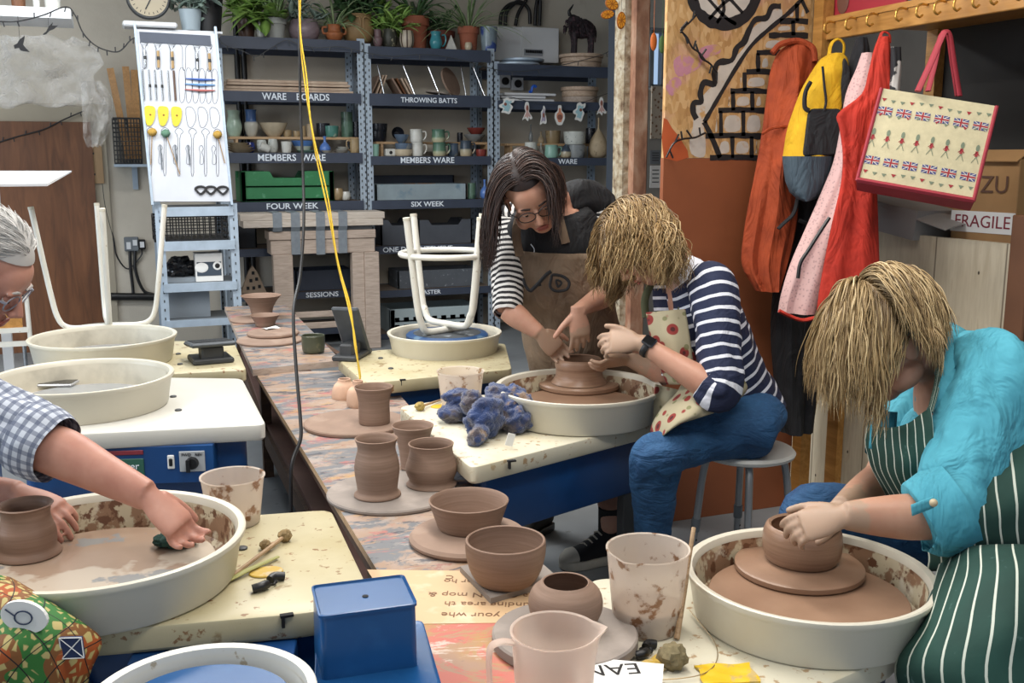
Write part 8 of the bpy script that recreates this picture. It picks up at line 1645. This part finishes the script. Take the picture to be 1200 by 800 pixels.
# turned-up cuff with tab and button
dc = (cu-(el+cv(.04, .03, 0))).normalized(); g = G(); tubeE(g, [(cu-dc*.07, .097, .095), (cu-dc*.03, .094, .092), (cu, .088, .086), (cu+dc*.014, .082, .080), (cu+dc*.005, .074, .072)], cv(.4, 0, 1), 44, 4, .006, (3, 9), 9, cap=False); build('rolled_cuff', g, TUR, T, ang=0)
g = G(); tubeE(g, [(sr, .085, .08), (lerp(sr, el2, .5), .074, .07), (lerp(sr, el2, .8), .066, .062)], CR, 40, 6, .01, (3, 9), 12, cap=False); build('shirt_sleeve', g, TUR, T, ang=0)
tb0 = D(1094, 587, 2.115); g = G(); g.sheet(lambda u, v: lerp(D(1068, 598, 2.125), D(1094, 588, 2.105), u)+cv(.004, -.024, .0)*(v-.5), 6, 3, .003); ct = build('cuff_tab', g, TUR, T, ang=0)
g = G(); g.ball(D(1094, 589, 2.10), (.0085, .0085, .0085), 14, 10); build('button', g, M('button_cream', 'b9a98a', .4), ct)
def collar(name, pts, w_, d_):
    g = G(); A_ = catm([D(*p) for p in pts], 5); n = len(A_)-1; g.sheet(lambda u, v: A_[min(int(v*n+1e-6), n)]+cv(w_[0]*u, w_[1]*u, w_[2]*u+.012*sin(u*pi)), 5, n, .004); return build(name, g, TUR, T, ang=0)
collar('collar', [(1103, 372, 2.47), (1108, 395, 2.39), (1106, 425, 2.34), (1100, 452, 2.32), (1086, 480, 2.33)], (.055, -.03, .02), 0)
collar('collar', [(1022, 478, 2.44), (1020, 500, 2.42), (1018, 525, 2.42)], (.06, -.01, .0), 0)
# green apron
t = NT('green_stripes'); v = t.sep(t.attr('st')); f = t.math('FRACT', t.math('MULTIPLY', v[0], 9.0)); k = t.math('LESS_THAN', f, .13); o = t.mix(t.ramp(t.noise(6, 3), [(.35, 0.0), (.7, 1.0)]), '14382f', '1c463c'); o = t.mix(t.ramp(t.noise(24, 4), [(.66, 0.0), (.72, .5)]), o, '5c7a74'); t.col(t.mix(k, o, 'c4cabc')); t.p(rough=.8); t.bump(t.noise(14, 4), .4, .006); GST = t.m
g = G(); shell(g, [(lerp(pel, ch, .25), .195, .15), (lerp(pel, ch, .6), .195, .15), (ch+cv(-.005, 0, 0), .2, .15), (lerp(ch, neck, .28), .19, .14)], CH, [pi*.2, pi*.22, pi*.28, pi*.4], [pi*.85, pi*.85, pi*.82, pi*.7], .014, 40, 6, .004, .012); build('apron_bib', g, GST, T, ang=0)
drape('apron_bib_front', [((1018, 492, 2.44), (1048, 500, 2.34), (1092, 478, 2.29)), ((1016, 515, 2.44), (1050, 530, 2.33), (1096, 515, 2.27)), ((1022, 545, 2.46), (1055, 560, 2.34), (1100, 550, 2.27)), ((1040, 580, 2.5), (1070, 590, 2.4), (1110, 590, 2.3))], GST, amp=.008, nu=30)
g = G(); g.tube(catm([D(1090, 482, 2.3), D(1097, 455, 2.32), D(1103, 420, 2.38), D(1110, 392, 2.44)], 5), .007, 8, flat=.4); g.tube(catm([D(1020, 500, 2.43), D(1028, 480, 2.44), D(1034, 462, 2.46)], 5), .007, 8, flat=.4); build('apron_strap', g, GST, T)
drape('apron_waist', [((1078, 588, 2.32), (1140, 540, 2.2), (1225, 500, 2.25)), ((1080, 620, 2.3), (1145, 600, 2.14), (1225, 560, 2.2)), ((1088, 648, 2.3), (1150, 640, 2.15), (1225, 620, 2.2)), ((1086, 668, 2.34), (1150, 660, 2.2), (1225, 650, 2.25))], GST, amp=.012, nu=34, seed=2)
drape('apron_lap', [((1102, 655, 2.28), (1160, 640, 2.1), (1240, 640, 2.12)), ((1090, 690, 2.2), (1160, 672, 2.0), (1250, 670, 2.05)), ((1070, 735, 2.12), (1150, 730, 1.94), (1260, 730, 1.98)), ((1048, 778, 2.08), (1140, 790, 1.92), (1265, 800, 1.95)), ((1060, 830, 2.1), (1150, 850, 1.94), (1270, 860, 1.95))], GST, amp=.01, nu=40, seed=4)
g = G(); tubeE(g, [(hipf+cv(.05, 0, 0), .1, .09), (lerp(hipf, knf, .5), .092, .09), (knf+cv(.03, 0, 0), .078, .08), (knf+cv(-.005, -.03, 0), .07, .08), (lerp(knf, anf, .3), .062, .07), (anf, .05, .05)], cv(0, 0, -1), 36, 6, .006, (3, 12), 5)
tubeE(g, [(hipn+cv(.12, .02, 0), .12, .1), (hipn, .12, .1), (lerp(hipn, knn, .6)+cv(0, -.03, 0), .09, .08), (knn+cv(.03, -.03, 0), .075, .078), (knn+cv(0, -.07, 0), .07, .078), (ann, .05, .05)], cv(0, 0, -1), 36, 6, .006, (3, 12), 6); build('jeans', g, DENIM, T, ang=0)
H3.face(T, SKC, LIP, MT['brow_blond'])
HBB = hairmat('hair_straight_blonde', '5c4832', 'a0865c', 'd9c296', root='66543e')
hair(H3, T, HBB, 3000, .215, part=.02, wave=.005, wf=40, grav=.10, rad=.0017, seed=23, shell_=1.26, steps=18, lenf=lambda d: 1.15 if d.y > 0 else (.55 if d.z < .1 else .85), comb=lambda d, sd: V3((sd*.9, .45 if d.y > -.2 else -.4, -.2)))
stp = hipn; pst = V3((hipn.x+.1, hipn.y+.02, 0))
build = _b
perch('stool hidden under the person in the green striped apron', pst, hipn.z-.14, .2, .17)
TP3 = T
# ---- P4: man at the left edge ----
bs = PD(-140, 700, 2.4); T = person('white-haired person in a checked shirt at the left edge, wiping a wheel', V3((bs.x, bs.y, 0))); build = pb(T)
H4 = Head(D(-24, 318, 2.35), cv(.78, -.6, -.05), cv(.5, .78, .1), 1.1)
neck = D(-95, 350, 2.4); ch = D(-150, 480, 2.4); pel = D(-200, 660, 2.4); sR = D(-110, 440, 2.3); eR = D(52, 520, 2.22); wR = D(173, 581, 2.17); sL = D(-130, 430, 2.65); eL = D(-60, 560, 2.4); wL = D(22, 578, 2.33)
g = G(); H4.skull(g); tubeE(g, [(neck-cv(.02, .06, 0), .07, .065), (neck, .062, .06), (H4.p(0, -.03, -.06), .056, .056)], CH, 20, 3); tubeE(g, [(pel, .18, .15), (lerp(pel, ch, .5), .17, .14), (ch, .18, .14), (lerp(ch, neck, .6), .16, .1), (neck, .06, .06)], CH, 24, 3)
tubeE(g, [(sR, .06, .06), (lerp(sR, eR, .5), .056, .056), (eR, .05, .05)], UPZ, 20, 3); tubeE(g, [(eR-cv(.02, 0, 0), .052, .05), (lerp(eR, wR, .2), .056, .05), (lerp(eR, wR, .6), .045, .038), (wR, .034, .028)], UPZ, 22, 4); tubeE(g, [(sL, .06, .06), (eL, .05, .05), (wL, .03, .026)], UPZ, 20, 4)
tq = hand(g, wR, cv(.66, -.62, .1), cv(.55, .6, .5), -1, 1.0, (.75, .85, .9, .9), .12, (.6, .45), .35); hand(g, wL, cv(.85, -.3, .25), cv(.1, .9, .3), 1, 1.05, (.3, .35, .4, .5), .14, (.5, .3), .2)
tubeE(g, [(pel, .09, .09), (D(60, 760, 1.95), .06, .06)], UPZ, 16, 3)
bd = build('body', g, SKD, T); remesh(bd, .0048, 3)
t = NT('checked_shirt'); s_ = t.sep(t.attr('st')); f1 = t.math('LESS_THAN', t.math('FRACT', t.math('DIVIDE', s_[1], .021)), .42); f2 = t.math('LESS_THAN', t.math('FRACT', t.math('MULTIPLY', s_[0], 22.0)), .42); o = t.mix(t.math('MULTIPLY', f1, .75), 'bcc2cc', '5c6478'); o = t.mix(t.math('MULTIPLY', f2, .6), o, '4f5870'); t.col(o); t.p(rough=.85); t.bump(t.noise(22, 4), .35, .005); CHK = t.m
g = G(); cuf = lerp(eR, wR, .08); tubeE(g, [(sR+cv(-.06, .04, 0), .1, .1), (sR, .105, .1), (lerp(sR, eR, .4), .092, .088), (lerp(sR, eR, .75), .08, .076), (eR, .076, .07), (cuf, .072, .066)], UPZ, 60, 8, .012, (3, 10), 3, cap=False); build('shirt_sleeve', g, CHK, T, ang=0)
g = G(); ax = (cuf-eR).normalized(); tubeE(g, [(cuf-ax*.065, .083, .078), (cuf-ax*.04, .085, .08), (cuf-ax*.01, .082, .076), (cuf+ax*.012, .076, .07)], UPZ, 60, 5, .006, (3, 16), 5, cap=False); build('rolled_cuff', g, CHK, T, ang=0)
g = G(); tubeE(g, [(pel, .21, .17), (lerp(pel, ch, .5), .2, .16), (ch, .2, .16), (lerp(ch, neck, .6), .18, .11), (neck-cv(.0, .03, 0), .08, .075)], CH, 44, 6, .01, (3, 9), 2, cap=False); tubeE(g, [(sL, .09, .09), (lerp(sL, eL, .6), .075, .075), (lerp(sL, eL, .9), .065, .065)], UPZ, 40, 5, .01, (3, 9), 2, cap=False); build('shirt', g, CHK, T, ang=0)
t = NT('green_scourer'); t.col('23423a'); t.p(rough=.95); t.bump(t.noise(90, 4), 1, .005)
sp_ = D(204, 634, 2.14); 
t2 = NT('african_print'); v = t2.tc(); d_ = t2.voro(52, v, 'DISTANCE_TO_EDGE'); a = t2.ramp(t2.noise(9, 1, v), [(.0, '2c6b28'), (.42, '2c6b28'), (.46, '7a4c20'), (.58, '9c4a18')], 'CONSTANT'); o = t2.mix(t2.ramp(d_, [(.16, 1.0), (.22, 0.0)]), 'b5a468', a); o2 = o; s_ = t2.sep(t2.attr('st')); l1 = t2.math('LESS_THAN', t2.math('FRACT', t2.math('MULTIPLY', t2.math('ADD', s_[0], s_[1]), 4.0)), .04); l2 = t2.math('LESS_THAN', t2.math('FRACT', t2.math('MULTIPLY', t2.math('SUBTRACT', s_[0], s_[1]), 4.0)), .04); o2 = t2.mix(t2.math('MAXIMUM', l1, l2), o2, '14100e'); t2.col(o2); t2.p(rough=.7); t2.bump(t2.noise(14, 4), .4, .006); AFR = t2.m
AR = [((-60, 682, 1.98), (-10, 672, 1.9), (22, 690, 1.94)), ((-60, 720, 1.9), (15, 700, 1.82), (78, 722, 1.9)), ((-60, 760, 1.86), (30, 735, 1.78), (119, 748, 1.88)), ((-60, 800, 1.84), (20, 780, 1.76), (106, 790, 1.86)), ((-60, 850, 1.84), (20, 850, 1.78), (96, 850, 1.88))]
aprn = drape('patterned_apron', AR, AFR, amp=.008, nu=30, seed=1)
g = G(); nn = 24; c0 = D(29, 722, 1.775); g.add([c0+cv(cos(k*2*pi/nn)*.04, sin(k*2*pi/nn)*.029-cos(k*2*pi/nn)*.005, .004) for k in range(nn)]+[c0+cv(cos(k*2*pi/nn)*.04, sin(k*2*pi/nn)*.029-cos(k*2*pi/nn)*.005, -.004) for k in range(nn)], [tuple(range(nn)), tuple(range(nn, 2*nn))[::-1]]+[(k, k+nn, (k+1) % nn+nn, (k+1) % nn) for k in range(nn)]); build('white_motif', g, PAPER, T, smooth=False)
g = G(); g.tube([c0+cv(cos(k*2*pi/nn)*.015, sin(k*2*pi/nn)*.012, .006) for k in range(nn)], .0014, 5, closed=True); g.tube([c0+cv(-.015, .004, .006), c0+cv(-.03, .016, .006)], .0014, 5)
build('motif_line', g, M('motif_blue', '26344f', .7), T)
c0 = D(86, 758, 1.80); g = G(); g.add([c0+cv(x, y, z) for z in (.0, .006) for x, y in ((-.021, .02), (.018, .021), (.02, -.017), (-.019, -.019))], [(0, 1, 2, 3), (7, 6, 5, 4), (0, 4, 5, 1), (1, 5, 6, 2), (2, 6, 7, 3), (3, 7, 4, 0)]); build('blue_square_motif', g, M('motif_navy', '1c2c50', .7), T, smooth=False)
g = G()
for a_, b_ in (((-.021, .02), (.02, -.017)), ((.018, .021), (-.019, -.019)), ((-.021, .02), (.018, .021)), ((.018, .021), (.02, -.017)), ((.02, -.017), (-.019, -.019)), ((-.019, -.019), (-.021, .02))): g.tube([c0+cv(a_[0], a_[1], .0065), c0+cv(b_[0], b_[1], .0065)], .001, 4)
build('square_outline', g, PAPER, T, smooth=False)
g = G(); tubeE(g, [(pel, .12, .12), (lerp(pel, D(40, 770, 1.98), .6), .1, .1), (D(40, 790, 1.98), .08, .08), (D(70, 850, 2.0), .075, .075), (V3((D(70, 850, 2.0).x, D(70, 850, 2.0).y, .08)), .05, .05)], UPZ, 32, 5, .004); build('trousers', g, DENIM, T, ang=0)
g = G()
for q in (-1, 1):
    g.tube([H4.p(q*.031+cos(a*pi/9)*.026, .1-abs(q*.031+cos(a*pi/9)*.026)*.12, -.003+sin(a*pi/9)*.018) for a in range(18)], .0019, 6, closed=True); g.tube([H4.p(q*.057, .095, .004), H4.p(q*.075, .07, .006), H4.p(q*.084, .0, .0)], .003, 6)
build('glasses', g, M('glasses_grey', '8a8a94', .3, metal=.5), T); H4.face(T, SKD, LIP, M('brow_white', 'b5b0aa', .8))
HW = hairmat('hair_white', 'a5a29e', 'c4c2be', 'dcdad6'); hair(H4, T, HW, 2600, .055, wave=.002, grav=.02, rad=.0014, seed=31, shell_=1.02, steps=7, comb=lambda d, sd: V3((sd*.3, -1, -.35)), capk=1.0, lift=-.05)
dsh = M('dark_shoe', '24221e', .8)
kq = D(70, 850, 2.0)
for T_, ank, dr in ((TP2, an, cv(-1, 0, .1)), (TP2, an2, cv(-1, 0, .1)), (TP3, ann, cv(-1, 0, .2)), (TP3, anf, cv(-1, 0, .2)), (T, kq, cv(1, 0, .1))):
    build = pb(T_); shoe('shoe', ank, dr, dsh, BLACK, BLACK, None, .25)
build = _b
g = G(); g.ball((0, 0, 0), (.045, .03, .02), 24, 14, Matrix.Rotation(.5, 3, 'Z'), nz=.35, nf=3); g.ball((-.03, .01, -.004), (.03, .025, .014), 20, 12, nz=.3); one('scouring_sponge', g, t.m, 'dark green scouring sponge held on the slip-covered wheel head', 'sponge', tuple(V3((PZ(212, 640, zC).x, PZ(212, 640, zC).y, zC+.02))))
perch('stool under the person at the left edge', V3((pel.x, pel.y, 0)), pel.z-.15, .2, .17)
